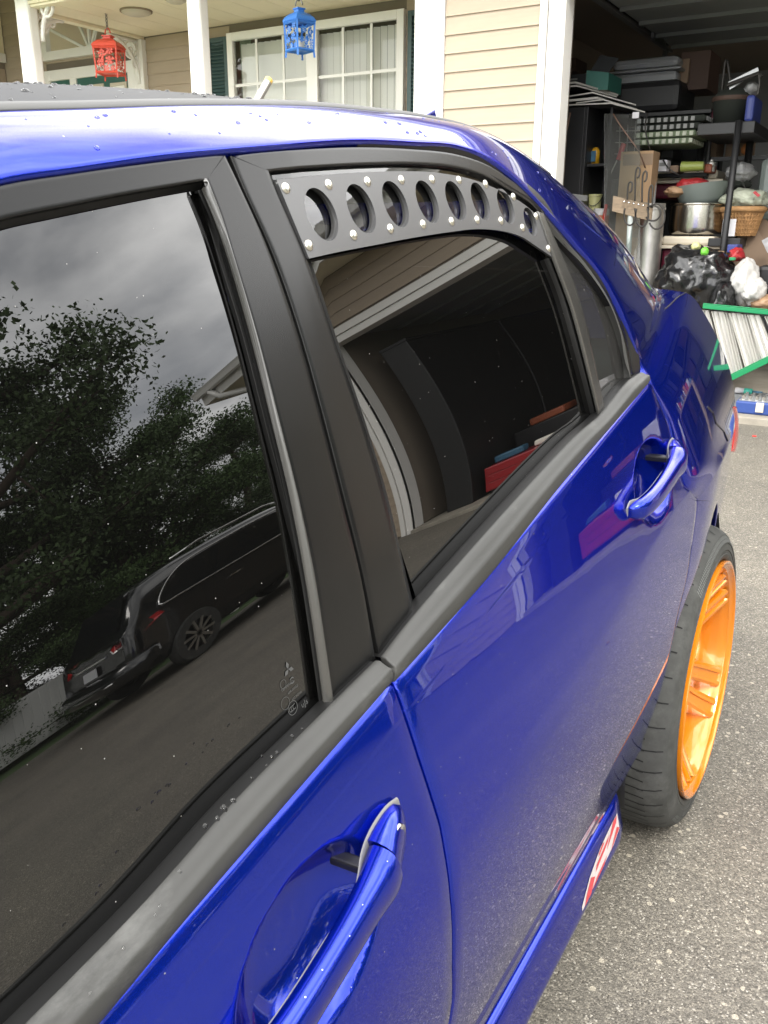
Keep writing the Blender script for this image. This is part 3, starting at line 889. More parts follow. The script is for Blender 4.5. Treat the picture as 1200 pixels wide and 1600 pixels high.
# frame side behind the opening, black band of the rear door along the C pillar
wo = [(560, 217), (640, 220), (710, 226), (760, 244), (790, 264), (840, 312), (890, 368), (940, 428), (970, 481), (990, 531), (1003, 572), (1006, 584)]
wi = [(560, 230.5), (640, 233.5), (710, 241), (760, 257), (797, 280), (843, 322), (888, 376), (930, 430), (962, 480), (980, 528), (987, 570), (990, 588)]
near(panel('roof_seal', strip(wo, wi, 70, 5, G, 0.002, -0.002), 'seal_black', car, r=0.0012, depth=0.012))
near(panel('roof_seal', strip([(-330, 396), (-120, 320), (0, 278), (100, 261), (250, 240), (335, 231.5), (420, 225), (500, 219.5), (562, 217)], [(-330, 412), (-120, 333), (0, 291), (100, 274), (250, 254), (350, 242.5), (420, 238), (500, 233), (562, 230.5)], 70, 5, G, 0.000, -0.006), 'seal_black', car, r=0.001, depth=0.012))
near(panel('frame_edge', strip([(846, 327), (888, 378), (930, 432), (961, 482), (979, 530), (986, 572), (989, 590)], [(845, 334), (884, 384), (922, 430), (955, 480), (974, 528), (983, 572), (986, 590)], 40, 3, G, -0.001, -0.001), 'satin_black', rear_door, r=0.001, depth=0.008))

# riveted vent plate with eight round holes
HOLES = [((488.4, 296), (517, 373.7)), ((551, 290), (578, 362)), ((606, 285), (630.6, 352.8)), ((657, 284), (679, 346.5)),
         ((702.6, 284.8), (722, 343)), ((741.7, 287), (760, 342)), ((782, 296.7), (799, 348)), ((822.7, 325.6), (835, 367))]
PT = catmull(pl_t, 241)
PB = catmull([(483, 404), (530, 393.5), (580, 384), (640, 372.5), (700, 363), (745, 358), (785, 361), (815, 370), (840, 386), (862, 401)], 241)
POFF = 0.0015
def plate():
    n = 32
    V, F = [], []
    cells = []
    hc = []
    for a, b in HOLES:
        pa, pb = on_surf([a], G, POFF)[0], on_surf([b], G, POFF)[0]
        hc.append(((pa + pb) / 2, np.linalg.norm(pa - pb) / 2))
    # borders between neighbouring cells as index along the two edges
    top = on_surf(PT, G, POFF); bot = on_surf(PB, G, POFF)
    def near_i(E, y):
        return int(np.abs(E[:, 1] - y).argmin())
    ys = [None] + [(hc[i][0][1] + hc[i + 1][0][1]) / 2 for i in range(7)] + [None]
    it = [0] + [near_i(top, y) for y in ys[1:-1]] + [240]
    ib = [0] + [near_i(bot, y) for y in ys[1:-1]] + [240]
    rims = []
    for k in range(8):
        (c, r_) = hc[k]
        T = top[it[k]:it[k + 1] + 1][::-1]; D = bot[ib[k]:ib[k + 1] + 1]
        # border loop, anticlockwise seen from outside: bottom front->rear, right side, top rear->front, left side
        R_ = [bot[ib[k + 1]] * (1 - s) + top[it[k + 1]] * s for s in np.linspace(0, 1, 12)[1:-1]]
        L_ = [top[it[k]] * (1 - s) + bot[ib[k]] * s for s in np.linspace(0, 1, 12)[1:-1]]
        loop = np.array(list(D) + R_ + list(T) + L_)
        for q in range(len(loop)):
            loop[q, 0] = G(loop[q, 1], loop[q, 2]) + POFF
        ang = np.unwrap(np.arctan2(loop[:, 2] - c[2], loop[:, 1] - c[1]))
        if ang[-1] < ang[0]:
            loop = loop[::-1]; ang = np.unwrap(np.arctan2(loop[:, 2] - c[2], loop[:, 1] - c[1]))
        base = len(V)
        m_ = len(loop)
        RINGS = (0, 0.03, 0.35, 0.7, 1.0)
        for s in RINGS:
            for q in range(m_):
                h = np.array([0, c[1] + r_ * math.cos(ang[q]), c[2] + r_ * math.sin(ang[q])])
                p = h * (1 - s) + loop[q] * s
                p[0] = G(p[1], p[2]) + POFF
                V.append(p)
        for i in range(len(RINGS) - 1):
            for q in range(m_):
                a0, a1 = base + i * m_ + q, base + i * m_ + (q + 1) % m_
                F.append((a0, a1, a1 + m_, a0 + m_))
        # thickness inside the hole
        b2 = len(V)
        for q in range(m_):
            V.append(V[base + q] + np.array([-0.0032, 0, 0]))
        for q in range(m_):
            F.append((base + q, b2 + q, b2 + (q + 1) % m_, base + (q + 1) % m_))
        rims.append((c, r_))
    # outer edge thickness
    E = np.concatenate([bot, top[::-1]])
    for q in range(len(E)):
        E[q, 0] = G(E[q, 1], E[q, 2]) + POFF
    b0 = len(V)
    V += list(E) + list(E + np.array([-0.004, 0, 0]))
    ne = len(E)
    F += [(b0 + q, b0 + (q + 1) % ne, b0 + ne + (q + 1) % ne, b0 + ne + q) for q in range(ne)]
    o = link('vent_plate', V, F, 'vent_grey', rear_door, True)
    bm = bmesh.new(); bm.from_mesh(o.data)
    bmesh.ops.remove_doubles(bm, verts=bm.verts, dist=1e-5)
    bmesh.ops.recalc_face_normals(bm, faces=bm.faces)
    for e in bm.edges:
        if len(e.link_faces) == 2 and e.calc_face_angle(0) > 0.6:
            e.smooth = False
    bm.to_mesh(o.data); bm.free()
    near(o)
    return rims
rims = plate()
# gasket rings standing behind the holes
for c, r_ in rims:
    n = 40; mb = MB()
    for (ra, xa), (rb, xb) in (((r_ * 1.01, -0.0028), (r_ * 0.965, -0.0036)), ((r_ * 0.965, -0.0036), (r_ * 0.96, -0.0062))):
        vs = []
        for rr_, xx in ((ra, xa), (rb, xb)):
            for k in range(n):
                a = k * 2 * math.pi / n
                y, z = c[1] + rr_ * math.cos(a), c[2] + rr_ * math.sin(a)
                vs.append((float(G(y, z)) + POFF + xx, y, z))
        mb.add(vs, [(k, (k + 1) % n, n + (k + 1) % n, n + k) for k in range(n)])
    near(mb.build('hole_gasket', 'dark_trim', rear_door, smooth=True))
RIV = [(446.5, 294), (513.5, 288.5), (574, 284), (627, 281), (675, 280.5), (717, 281.5), (758.5, 287.5), (802, 307.5), (837.5, 338),
       (482.5, 383.5), (552.5, 367.5), (610, 357.5), (661, 350.7), (705.5, 346), (745.5, 343.7), (782.7, 345), (816.5, 356), (857, 388.5)]
rm = None
for p in on_surf(RIV, G, POFF):
    e = 1e-3
    n_ = Vector((1, -(float(G(p[1] + e, p[2])) - float(G(p[1] - e, p[2]))) / 2 / e, -(float(G(p[1], p[2] + e)) - float(G(p[1], p[2] - e))) / 2 / e)).normalized()
    if rm is None:
        mb = MB(); mb.lathe([(0.0045, -0.0004), (0.0044, 0.0005), (0.0037, 0.0013), (0.0026, 0.0018), (0.0012, 0.0020), (0.0, 0.00205)], n=18)
        ro = mb.build('rivet', 'rivet_metal', rear_door, smooth=True); rm = ro.data
    else:
        ro = bpy.data.objects.new('rivet', rm); COL.objects.link(ro); adopt(ro, rear_door)
    ro.rotation_euler = n_.to_track_quat('Z', 'Y').to_euler()
    ro.location = p

# etched maker's marks in the corner of the front pane
def etch_pt(u, v):
    p = on_surf([(u, v)], G, -0.0100)[0]
    return p
e0 = etch_pt(458, 1100); ex = etch_pt(486, 1074) - e0; ey = etch_pt(455, 1060) - e0
ex /= np.linalg.norm(ex); ey = ey - ex * ey.dot(ex); ey /= np.linalg.norm(ey)
def etch(name, u, v, body, size):
    o_ = etch_pt(u, v)
    return text_mesh(name, body, size, 'etch_white', front_glass, lambda a, b: o_ + ex * a + ey * b)
etch('etched_text', 440, 1082, 'TEMPERED', 0.0030)
etch('etched_text', 450, 1086, '43R-00052', 0.0028)
etch('etched_text', 456, 1096, 'AS2 M2H4', 0.0028)
etch('etched_text', 472, 1107, 'uJs', 0.0070)
def diamond(c, s, ang):
    a = np.array([math.cos(ang), math.sin(ang)]); b = np.array([-a[1], a[0]])
    return [c, c + a * s * .5 + b * s * .29, c + a * s, c + a * s * .5 - b * s * .29]
mb = MB(); c0 = etch_pt(450.5, 1045.5)
for k in range(3):
    q = diamond(np.zeros(2), 0.0062, math.pi / 2 + k * 2 * math.pi / 3)
    mb.add([c0 + ex * a + ey * b for a, b in q], [(0, 1, 2, 3)])
mb.build('etched_mark', 'etch_white', front_glass)
mb = MB()
def etch_ring(c, r0, r1, a0=0, a1=2 * math.pi, n=24, sx=1.0):
    vs = []
    for k in range(n + 1):
        a = a0 + (a1 - a0) * k / n
        for r_ in (r0, r1):
            vs.append(c + ex * r_ * math.cos(a) * sx + ey * r_ * math.sin(a))
    mb.add(vs, [(2 * k, 2 * k + 1, 2 * k + 3, 2 * k + 2) for k in range(n)])
c1 = etch_pt(457.5, 1106)
etch_ring(c1, 0.0050, 0.0055)
for dx in (-0.0021, 0, 0.0021):
    etch_ring(c1 + ex * dx, 0.0016, 0.0022, math.radians(60), math.radians(300), 12)
c2 = etch_pt(446, 1099); etch_ring(c2, 0.0045, 0.0048)
c3 = etch_pt(442.5, 1069); etch_ring(c3, 0.0030, 0.0033)
c4 = etch_pt(456.5, 1063); etch_ring(c4, 0.0017, 0.0026, 0.4, 2.6, 8); etch_ring(c4, 0.0017, 0.0026, 3.5, 5.7, 8)
mb.build('etched_mark', 'etch_white', front_glass)

# ---- roof rail, C pillar, rear fender: one skin from the roof gutter to the crease above the wheel
PAIRS = [  # (inner/window edge), (gutter, rear glass or boot edge), x there, bulge of the section
    ((-330, 396), (-300, 196), -0.235, (0.011, 0, 0.011)),
    ((-120, 320), (-120, 178), -0.238, (0.011, 0, 0.011)),
    ((0, 278), (0, 171), -0.241, (0.011, 0, 0.011)),
    ((120, 259), (130, 168), -0.245, (0.011, 0, 0.011)),
    ((250, 240), (260, 164), -0.250, (0.011, 0, 0.011)),
    ((345, 231), (370, 163), -0.254, (0.011, 0, 0.011)),
    ((450, 223), (480, 165), -0.258, (0.011, 0, 0.011)),
    ((560, 217), (580, 173), -0.261, (0.011, 0, 0.011)),
    ((650, 221), (670, 184), -0.264, (0.011, 0, 0.011)),
    ((710, 226), (735, 200), -0.267, (0.014, 0, 0.013)),
    ((760, 244), (790, 225), -0.270, (0.014, 0, 0.013)),
    ((800, 272), (840, 258), -0.273, (0.014, 0, 0.013)),
    ((850, 322), (893, 302), -0.277, (0.014, 0, 0.013)),
    ((900, 379), (940, 341), -0.279, (0.014, 0, 0.013)),
    ((940, 428), (978, 386), -0.277, (0.022, 0.0, 0.018)),
    ((970, 481), (1011, 436), -0.270, (0.022, 0.0, 0.018)),
    ((990, 531), (1022, 450), -0.259, (0.030, 0.01, 0.012)),
    ((1003, 570), (1052, 454), -0.238, (0.060, 0.03, 0.022)),
    ((1016, 599), (1079, 461), -0.210, (0.075, 0.05, 0.022)),
    ((1031, 627), (1103, 494), -0.183, (0.086, 0.07, 0.020)),
    ((1045, 660), (1124, 535), -0.160, (0.096, 0.09, 0.018)),
    ((1058, 715), (1141, 580), -0.142, (0.106, 0.11, 0.014)),
    ((1071, 757), (1149, 628), -0.130, (0.114, 0.13, 0.010)),
    ((1091, 780), (1150, 655), -0.122, (0.118, 0.15, 0.006))]
Lp, Rp, Mp = [], [], []
for k, (a, b, xr, bu) in enumerate(PAIRS):
    pl = on_surf([a], G, 0.003)[0] if k < 18 else on_surf([a], B, 0.0)[0]
    if k >= 18:
        pl = pl + np.array([0, 0.004, 0])
    pr_ = at_x([b], xr)[0]
    if k >= 17:
        wv_ = (k - 16) / 7
        pm_ = at_x([((a[0] + b[0]) / 2 + 14 * wv_, (a[1] + b[1]) / 2 - 10 * wv_)], (pl[0] + pr_[0]) / 2 + 0.022 + 0.030 * wv_)[0]
        mid_ = 2 * pm_ - (pl + pr_) / 2
    else:
        mid_ = (pl + pr_) / 2 + np.array(bu)
    Lp.append(pl); Rp.append(pr_); Mp.append(mid_)
Q = catmull(np.hstack([Lp, Mp, Rp]), 150)
ts = np.linspace(0, 1, 26)[None, :, None]
q3 = Q[:, None, :]
rows = (1 - ts) ** 2 * q3[..., 0:3] + 2 * ts * (1 - ts) * q3[..., 3:6] + ts ** 2 * q3[..., 6:9]
quarter_panel = near(panel('quarter_panel', rows, 'blue_paint', car, r=0.0035, depth=0.016, outv=(1, 0, 0.5), edges='2'))
# lower fender: from the crease down to the wheel arch and the bumper's lower edge
crease = catmull(np.vstack([rows[-1]]), 44)
def arch_z(y):
    return ARC_C[1] + np.sqrt(np.maximum(0, ARC_R**2 - (y - ARC_C[0]) ** 2))
lowz = np.where(np.abs(crease[:, 1] - ARC_C[0]) < ARC_R - 0.02, arch_z(crease[:, 1]), 0.0)
yb = ARC_C[0] + ARC_R - 0.02
edge_z = arch_z(np.array([yb]))[0]
lowz = np.where(crease[:, 1] > yb, np.maximum(0.24, edge_z - 2.2 * (crease[:, 1] - yb)), lowz)
lowz = np.maximum(lowz, 0.24)
PF = np.zeros((30, len(crease), 3))
for i, s in enumerate(np.linspace(0, 1, 30)):
    z = crease[:, 2] * (1 - s) + lowz * s
    dxl = -smooth_interp(z, _lz, _lx, 0.02) + smooth_interp(crease[:, 2], _lz, _lx, 0.02)
    flare = -0.008 * s
    x = crease[:, 0] + dxl + flare - 0.012 * s * np.clip((crease[:, 1] - 0.30) / 0.4, 0, 1)
    wf = np.clip(1 - (crease[:, 1] - crease[0, 1]) / 0.22, 0, 1) ** 1.5
    x = x * (1 - wf) + (B(crease[:, 1], z) - 0.0028) * wf
    ysh = (np.minimum(rear_y(np.maximum(z, 0.53)) + 0.0035, crease[0, 1] + 0.02) - crease[0, 1]) * wf
    PF[i] = np.stack([x, crease[:, 1] + ysh + 0.17 * s * np.clip((crease[:, 1] - 0.30) / 0.5, 0, 1), z], 1)
fender_skirt = near(panel('rear_fender', PF, 'blue_paint', car, r=0.0022, depth=0.022, outv=(1, 0, 0), edges='12'))
# rear bumper joint and tail lamp on the corner
def corner(u, v, dx=0.0):
    P_ = rows[-40:, :, :].reshape(-1, 3)
    W = rays([(u, v)])[0]; W = W / np.linalg.norm(W)
    d = P_ - CAM; t = d @ W
    i = np.linalg.norm(d - t[:, None] * W, axis=1).argmin()
    return P_[i] + np.array([dx, 0, 0])
mb = MB(); pts = [corner(u, v, 0.0003) for u, v in ((1105, 636), (1112, 648), (1120, 661), (1129, 676), (1136, 690))]
mb.tube(pts, 0.0016, 6)
near(mb.build('bumper_joint', 'seal_black', car))
mb = MB(); mb.tube(catmull([corner(u, v, 0.0006) for u, v in ((1070, 459), (1058, 466), (1047, 474), (1038, 482))], 12), 0.0016, 6)
near(mb.build('boot_joint', 'seal_black', car))
lamp_l = at_x(catmull([(1143, 636), (1146, 652), (1146.5, 672), (1144, 692), (1141, 704)], 16), -0.108)
lamp_r = at_x(catmull([(1146, 634), (1149.5, 652), (1150, 672), (1148, 692), (1144.5, 706)], 16), -0.118)
near(panel('tail_lamp', np.array([lamp_l * (1 - s) + lamp_r * s + np.array([0.010 * math.sin(math.pi * s), 0, 0]) for s in np.linspace(0, 1, 8)]).transpose(1, 0, 2), 'lamp_red', car, r=0.003, depth=0.02, outv=(1, 0.4, 0.1)))

# roof: gutter moulding, black panel, far side follows by mirroring
gut = Q[:, 6:9]
ng = int(150 * 11 / 23)
gl_ = gut[:ng]
PG = np.stack([gl_ + np.array([dx, 0, dz]) for dx, dz in ((0.004, 0.0), (0.0, 0.003), (-0.010, 0.005), (-0.022, 0.0045), (-0.026, 0.001))], 1)
near(panel('roof_moulding', PG, 'grey_rubber', car, r=0.001, depth=0.006, outv=(0.1, 0, 1)))
XC = -0.885
RW = np.zeros((ng, 41, 3))
for i in range(ng):
    g = gl_[i]
    for j, s in enumerate(np.linspace(0, 1, 41)):
        x0 = g[0] - 0.024; x = x0 + (2 * XC - 2 * x0) * s
        c = 1 - abs(2 * s - 1)
        RW[i, j] = (x, g[1], g[2] - 0.001 + 0.056 * (1 - (1 - c) ** 2.0))
panel('roof_panel', RW, 'roof_black', car, depth=0, outv=(0, 0, 1))
# rear glass, boot lid and tail between the two quarter panels
def across(name, edge, m, crown, n=25, drop=0.0, inset=0.0):
    P_ = np.zeros((len(edge), n, 3))
    for i, g in enumerate(edge):
        x0 = g[0] - inset
        for j, s in enumerate(np.linspace(0, 1, n)):
            c = 1 - abs(2 * s - 1)
            P_[i, j] = (x0 + (2 * XC - 2 * x0) * s, g[1] + crown[0] * (1 - (1 - c) ** 2), g[2] + crown[1] * (1 - (1 - c) ** 2) - drop)
    return panel(name, P_, m, car, depth=0, outv=(0, 0.5, 1))
i0 = int(149 * 16.2 / 23)
across('rear_window', gut[ng - 1:i0], 'quarter_glass', (0.10, 0.004), drop=0.006)
across('boot_lid', gut[i0:140], 'blue_paint', (0.10, 0.006), drop=0.003, inset=0.003)
across('tail_panel', gut[139:], 'blue_paint', (0.11, 0.0))
across('rear_bumper', PF[:, -1], 'blue_paint', (0.14, 0.0))
# small fin and the stub aerial on the roof
def roof_z(x, y):
    Rf = RW.reshape(-1, 3)
    return Rf[((Rf[:, 0] - x) ** 2 + (Rf[:, 1] - y) ** 2).argmin(), 2]
def standing(u, v, h):       # where a point seen there stands h above the roof
    xs_ = np.linspace(-0.30, -1.30, 101)
    e_ = [abs(at_x([(u, v)], x)[0][2] - h - roof_z(x, at_x([(u, v)], x)[0][1])) for x in xs_]
    return xs_[int(np.argmin(e_))]
xf = standing(678, 171, 0.026)
fb = at_x([(678, 171)], xf)[0]
fa = np.array([xf, fb[1] - 0.075, roof_z(xf, fb[1] - 0.075) + 0.009]); fc = np.array([xf, fb[1] + 0.008, roof_z(xf, fb[1] + 0.008) + 0.009])
mb = MB()
mb.add([fa + [0.006, 0, -0.012], fb + [0.002, 0, 0], fc + [0.006, 0, -0.012], fa + [-0.006, 0, -0.012], fb + [-0.002, 0, 0], fc + [-0.006, 0, -0.012]],
       [(0, 1, 2), (5, 4, 3), (0, 3, 4, 1), (1, 4, 5, 2), (2, 5, 3, 0)])
mb.build('roof_fin', 'blue_paint', car, bevel=0.001)
xa_ = standing(418, 129, 0.055)
ab = at_x([(418, 129)], xa_)[0]
aa = at_x([(405, 152)], xa_)[0]; aa = ab + (aa - ab) * (ab[2] - roof_z(xa_, aa[1]) + 0.004) / max(1e-3, ab[2] - aa[2])
mb = MB(); mb.tube([aa, ab], 0.0062, 10)
aer = mb.build('aerial', 'galvanised', car, smooth=False)
mb = MB(); d_ = (ab - aa) / np.linalg.norm(ab - aa)
mb.tube([ab, ab + d_ * 0.006, ab + d_ * 0.009], [0.0066, 0.0066, 0.003], 10)
mb.build('aerial_tip', 'yellow_tip', aer)

# sill and side skirt with its sticker
ysk = np.linspace(-2.25, -0.335, 60)
sil = [(-0.046, 0.302), (-0.060, 0.296), (-0.066, 0.285), (-0.068, 0.262)]
near(panel('sill', np.array([[(x, y, z) for x, z in sil] for y in ysk]), 'blue_paint', car, depth=0, outv=(1, 0, 0)))
skp = [(-0.070, 0.266), (-0.058, 0.2635), (-0.053, 0.2615), (-0.0495, 0.2585), (-0.0472, 0.254), (-0.0435, 0.240), (-0.0390, 0.220), (-0.0355, 0.203), (-0.0352, 0.196), (-0.0370, 0.189), (-0.044, 0.183), (-0.070, 0.180)]
skp = catmull(skp, 34)
def sk_x(y, x):
    return x - 0.020 * np.clip((y + 0.40) / 0.065, 0, 1) ** 2
near(panel('side_skirt', np.array([[(sk_x(y, x), y, z) for x, z in skp] for y in ysk]), 'blue_paint', car, r=0.002, depth=0.02, outv=(1, 0, 0), edges='01'))
def skirt_pt(y, z, off=0.0006):
    x = np.interp(z, skp[::-1, 1], skp[::-1, 0])
    return np.array([sk_x(y, x) + off, y, z])
st = MB(); sw = MB()
def sk_poly(mbx, pts, off):
    mbx.add([skirt_pt(y, z, off) for y, z in pts], [tuple(range(len(pts)))])
Ls = lambda a: -0.60 + 0.21 * a
for a0, a1, z0, z1, z2, z3 in ((0.0, 0.22, 0.205, 0.209, 0.232, 0.212), (0.22, 0.50, 0.209, 0.212, 0.245, 0.232), (0.50, 0.78, 0.212, 0.214, 0.249, 0.245), (0.78, 0.96, 0.214, 0.222, 0.250, 0.249)):
    sk_poly(sw, [(Ls(a0), z0), (Ls(a1), z1), (Ls(a1), z2), (Ls(a0), z3)], 0.0007)
for poly in ([(0.05, 0.206), (0.20, 0.207), (0.32, 0.220), (0.24, 0.229), (0.12, 0.217)], [(0.22, 0.2085), (0.52, 0.212), (0.62, 0.218), (0.36, 0.2145)],
             [(0.34, 0.224), (0.66, 0.234), (0.72, 0.241), (0.38, 0.232)], [(0.62, 0.226), (0.90, 0.240), (0.94, 0.249), (0.84, 0.2495)],
             [(0.70, 0.213), (0.80, 0.217), (0.96, 0.224), (0.90, 0.232)], [(0.44, 0.237), (0.60, 0.243), (0.56, 0.246), (0.46, 0.242)]):
    sk_poly(st, [(Ls(a), z) for a, z in poly], 0.0012)
sk_o = sw.build('sticker', 'sticker_white', car)
sk_o['label'] = 'torn red and white sticker on the rear end of the side skirt'
st.build('sticker_print', 'sticker_red', sk_o)

# dark inner shell behind the joints, floor, seats
IN = []
ys_ = np.linspace(-2.2, -0.36, 40)
PI = np.array([[(float(B(y, z)) - 0.055, y, z) for z in np.linspace(0.17, float(zbl(y)) - 0.03, 10)] for y in ys_])
near(panel('inner_body', PI, 'dark_trim', car, depth=0))
pin = strip([(340, 240), (424, 400), (500, 640), (565, 900), (590, 1040)], [(372, 240), (440, 400), (514, 640), (578, 900), (606, 1030)], 30, 3, G, -0.016, -0.016)
near(panel('inner_pillar', pin, 'dark_trim', car, depth=0))
mb = MB(); mb.box(2 * XC + 0.12, -0.12, -2.3, 0.25, 0.20, 0.24)
mb.build('cabin_floor', 'interior_dark', car)
mb = MB()
for xs in (-0.52, -1.25):
    mb.add(*(lambda q: (q.v, q.f))(MB().box(xs - 0.24, xs + 0.24, -1.75, -1.22, 0.42, 0.55)))
    mb.obox((xs, -1.14, 0.80), (0.23, 0, 0), (0, 0.06, 0.01), (0, 0.06, 0.30))
    mb.obox((xs, -1.05, 1.14), (0.12, 0, 0), (0, 0.05, 0), (0, 0.01, 0.075))
for i_, nme in ((0, 'front_seats'),):
    mb.build(nme[:-1], 'interior_dark', car, bevel=0.04)
mb = MB(); mb.box(-1.55, -0.22, -0.75, -0.25, 0.42, 0.56); mb.obox((XC, -0.18, 0.78), (0.64, 0, 0), (0, 0.06, 0.01), (0, 0.06, 0.26))
mb.build('rear_seat', 'interior_dark', car, bevel=0.04)
mb = MB(); mb.box(-1.55, -0.20, -0.12, 0.55, 0.90, 0.94)
mb.build('parcel_shelf', 'interior_grey', car)
mb = MB()
for y0_, y1_ in ((-1.9, 0.0),):
    mb.box(-1.46, -0.31, y0_, y1_, 1.255, 1.265)
mb.build('headliner', 'interior_grey', car)
# inner trim of the C pillar seen through the small pane
near(panel('pillar_trim', strip([(905, 400), (950, 470), (985, 540), (1005, 600)], [(930, 470), (945, 520), (955, 570), (958, 620)], 20, 6, G, -0.06, -0.09), 'interior_grey', car, depth=0))

# ---- wheels
WC = Vector((0.0115, 0.045, 0.318))
CAMB = math.radians(1.7)
def wheel(yc, steer_x=0.0, mirror=False):
    wh = bpy.data.objects.new('wheel', None); COL.objects.link(wh); wh.empty_display_size = 0.1
    adopt(wh, car)
    RM = Matrix.Rotation(-CAMB, 4, 'Y')
    wh.location = (WC.x + steer_x, yc, WC.z); wh.rotation_euler = (0, -CAMB, 0)
    R_ = 0.3205; W_ = 0.262
    prof = [(0.222, -W_ + 0.01), (0.240, -W_ - 0.002), (0.272, -W_ - 0.010), (0.297, -W_ - 0.004), (0.311, -W_ + 0.012), (0.3175, -W_ + 0.03)]
    for x in np.linspace(-W_ + 0.045, -0.062, 24):
        groove = 0.0075 if any(abs(x - g) < 0.0055 for g in (-0.205, -0.160, -0.115)) else 0.0
        prof.append((R_ - groove - 0.0008, x))
    prof += [(0.3175, -0.046), (0.3135, -0.031), (0.306, -0.018), (0.3005, -0.0125), (0.2995, -0.0130), (0.292, -0.0075), (0.284, -0.0050), (0.2835, -0.0062), (0.270, -0.0035), (0.2690, -0.0050), (0.262, -0.0050), (0.2608, -0.0036), (0.254, -0.0050), (0.2500, -0.0075), (0.2492, -0.018)]
    mb = MB(); mb.lathe(prof, n=128, axis='x')
    ty = mb.build('tyre', 'tyre_rubber', wh, auto=32)
    # cross sipes of the tread, short grooves towards the shoulder
    mb = MB()
    for k in range(84):
        a = k * 2 * math.pi / 84
        for (xa, xb, sk) in ((-0.112, -0.050, 0.030), (-0.156, -0.119, -0.02), (-0.245, -0.209, 0.03)):
            if k % 2 and xa < -0.15:
                continue
            a2 = a + sk
            p = []
            for (x, aa_) in ((xa, a), (xb, a2)):
                for da in (-0.0045, 0.0045):
                    p.append((x, (R_ + 0.0004) * math.cos(aa_ + da), (R_ + 0.0004) * math.sin(aa_ + da)))
            p2 = []
            for (x, aa_) in ((xa, a), (xb if xb < -0.06 else -0.034, a2 + 0.012)):
                pass
            mb.add(p, [(0, 1, 3, 2)])
        # shoulder notch running over the edge
        pr2 = [(R_ + 0.0003, -0.062), (0.3180, -0.0455), (0.3140, -0.0305), (0.3075, -0.0190)]
        if k % 2 == 0:
            vs = []
            for i, (r_, x) in enumerate(pr2):
                for da in (-0.004, 0.004):
                    vs.append((x + 0.0004, (r_ + 0.0004) * math.cos(a + 0.030 + da), (r_ + 0.0004) * math.sin(a + 0.030 + da)))
            mb.add(vs, [(2 * i, 2 * i + 1, 2 * i + 3, 2 * i + 2) for i in range(3)])
    sp = mb.build('tread_sipes', 'tread_dark', ty); sp['kind'] = 'stuff'
    # raised ribs and lettering on the sidewall
    mb = MB()
    for (a0, a1) in ((-2.35, -1.05), (0.5, 2.15)):
        for a in np.arange(a0, a1, 0.021):
            vs = []
            for (r_, x) in ((0.2985, -0.0122), (0.2860, -0.0052)):
                for da in (0, 0.009):
                    vs.append((x + 0.0009, r_ * math.cos(a + da + (0.3 - r_) * 1.2), r_ * math.sin(a + da + (0.3 - r_) * 1.2)))
            mb.add(vs, [(0, 1, 3, 2)])
    rb_ = mb.build('sidewall_ribs', 'tyre_letter', ty); rb_['kind'] = 'stuff'
    def arc_text(body, a_mid, r0, size):
        def place(x, y):
            a = a_mid - x / r0
            r_ = r0 + y
            xo = np.interp(r_, [0.247, 0.262, 0.27, 0.284, 0.292, 0.2995], [-0.0095, -0.005, -0.0035, -0.005, -0.0075, -0.0125])
            return (xo + 0.0009, r_ * math.cos(a) * -1, r_ * math.sin(a))
        if not mirror:
            text_mesh('tyre_lettering', body, size, 'tyre_letter', ty, place)
    arc_text('RADIAL TUBELESS', 2.7, 0.2745, 0.0105)
    arc_text('INVO', 2.35, 0.2860, 0.0130)
    # rim: lip, barrel, ten concave spokes in pairs, hub
    rp = [(0.2440, -0.020), (0.2465, -0.010), (0.2480, -0.003), (0.2478, 0.0015), (0.2455, 0.0028), (0.2425, 0.0015), (0.2405, -0.003), (0.2370, -0.006), (0.2335, -0.0085), (0.2325, -0.014), (0.2285, -0.020), (0.2255, -0.030), (0.2240, -0.060), (0.2200, -0.085), (0.2120, -0.10), (0.2090, -0.16), (0.2120, -0.24)]
    mb = MB(); mb.lathe(rp, n=128, axis='x')
    rim = mb.build('rim', 'orange_paint', wh, auto=28)
    mb = MB()
    for k in range(5):
        a_c = math.radians(90 + 72 * k + ROT)
        for sgn in (-1, 1):
            # each spoke starts at the hub, sweeps out and meets the barrel just behind the lip
            pts_, ns = [], 12
            for i in range(ns + 1):
                t = i / ns
                r_ = 0.050 + (0.2275 - 0.050) * t
                a = a_c + sgn * (0.25 - 0.090 * t)
                x = -0.078 + 0.068 * t ** 1.5
                pts_.append((r_, a, x))
            hw0, hw1 = 0.0150, 0.0150
            vs = []
            for i, (r_, a, x) in enumerate(pts_):
                t = i / ns
                hw = (0.019 * (1 - t) + 0.0235 * t) / r_
                dep = 0.050
                for (da, dx) in ((-1.15, -dep), (-1.0, -0.004), (-0.72, 0.0), (-0.42, -0.0004), (-0.36, -0.0065), (0.36, -0.0065), (0.42, -0.0004), (0.72, 0.0), (1.0, -0.004), (1.15, -dep)):
                    vs.append((x + dx, r_ * math.cos(a + da * hw), r_ * math.sin(a + da * hw)))
            nn = 10
            fs = [(i * nn + j, i * nn + (j + 1) % nn, (i + 1) * nn + (j + 1) % nn, (i + 1) * nn + j) for i in range(ns) for j in range(nn)]
            mb.add(vs, fs)
        # web joining a pair near the hub and the flat pad at the lip
        for t0, t1 in ((0.0, 0.42),):
            vs = []
            for t in (t0, (t0 + t1) / 2, t1):
                r_ = 0.050 + 0.1775 * t; x = -0.078 + 0.068 * t ** 1.5 - 0.020
                for s in (-1, 1):
                    a = a_c + s * (0.25 - 0.09 * t)
                    vs.append((x, r_ * math.cos(a), r_ * math.sin(a)))
            mb.add(vs, [(0, 1, 3, 2), (2, 3, 5, 4)])
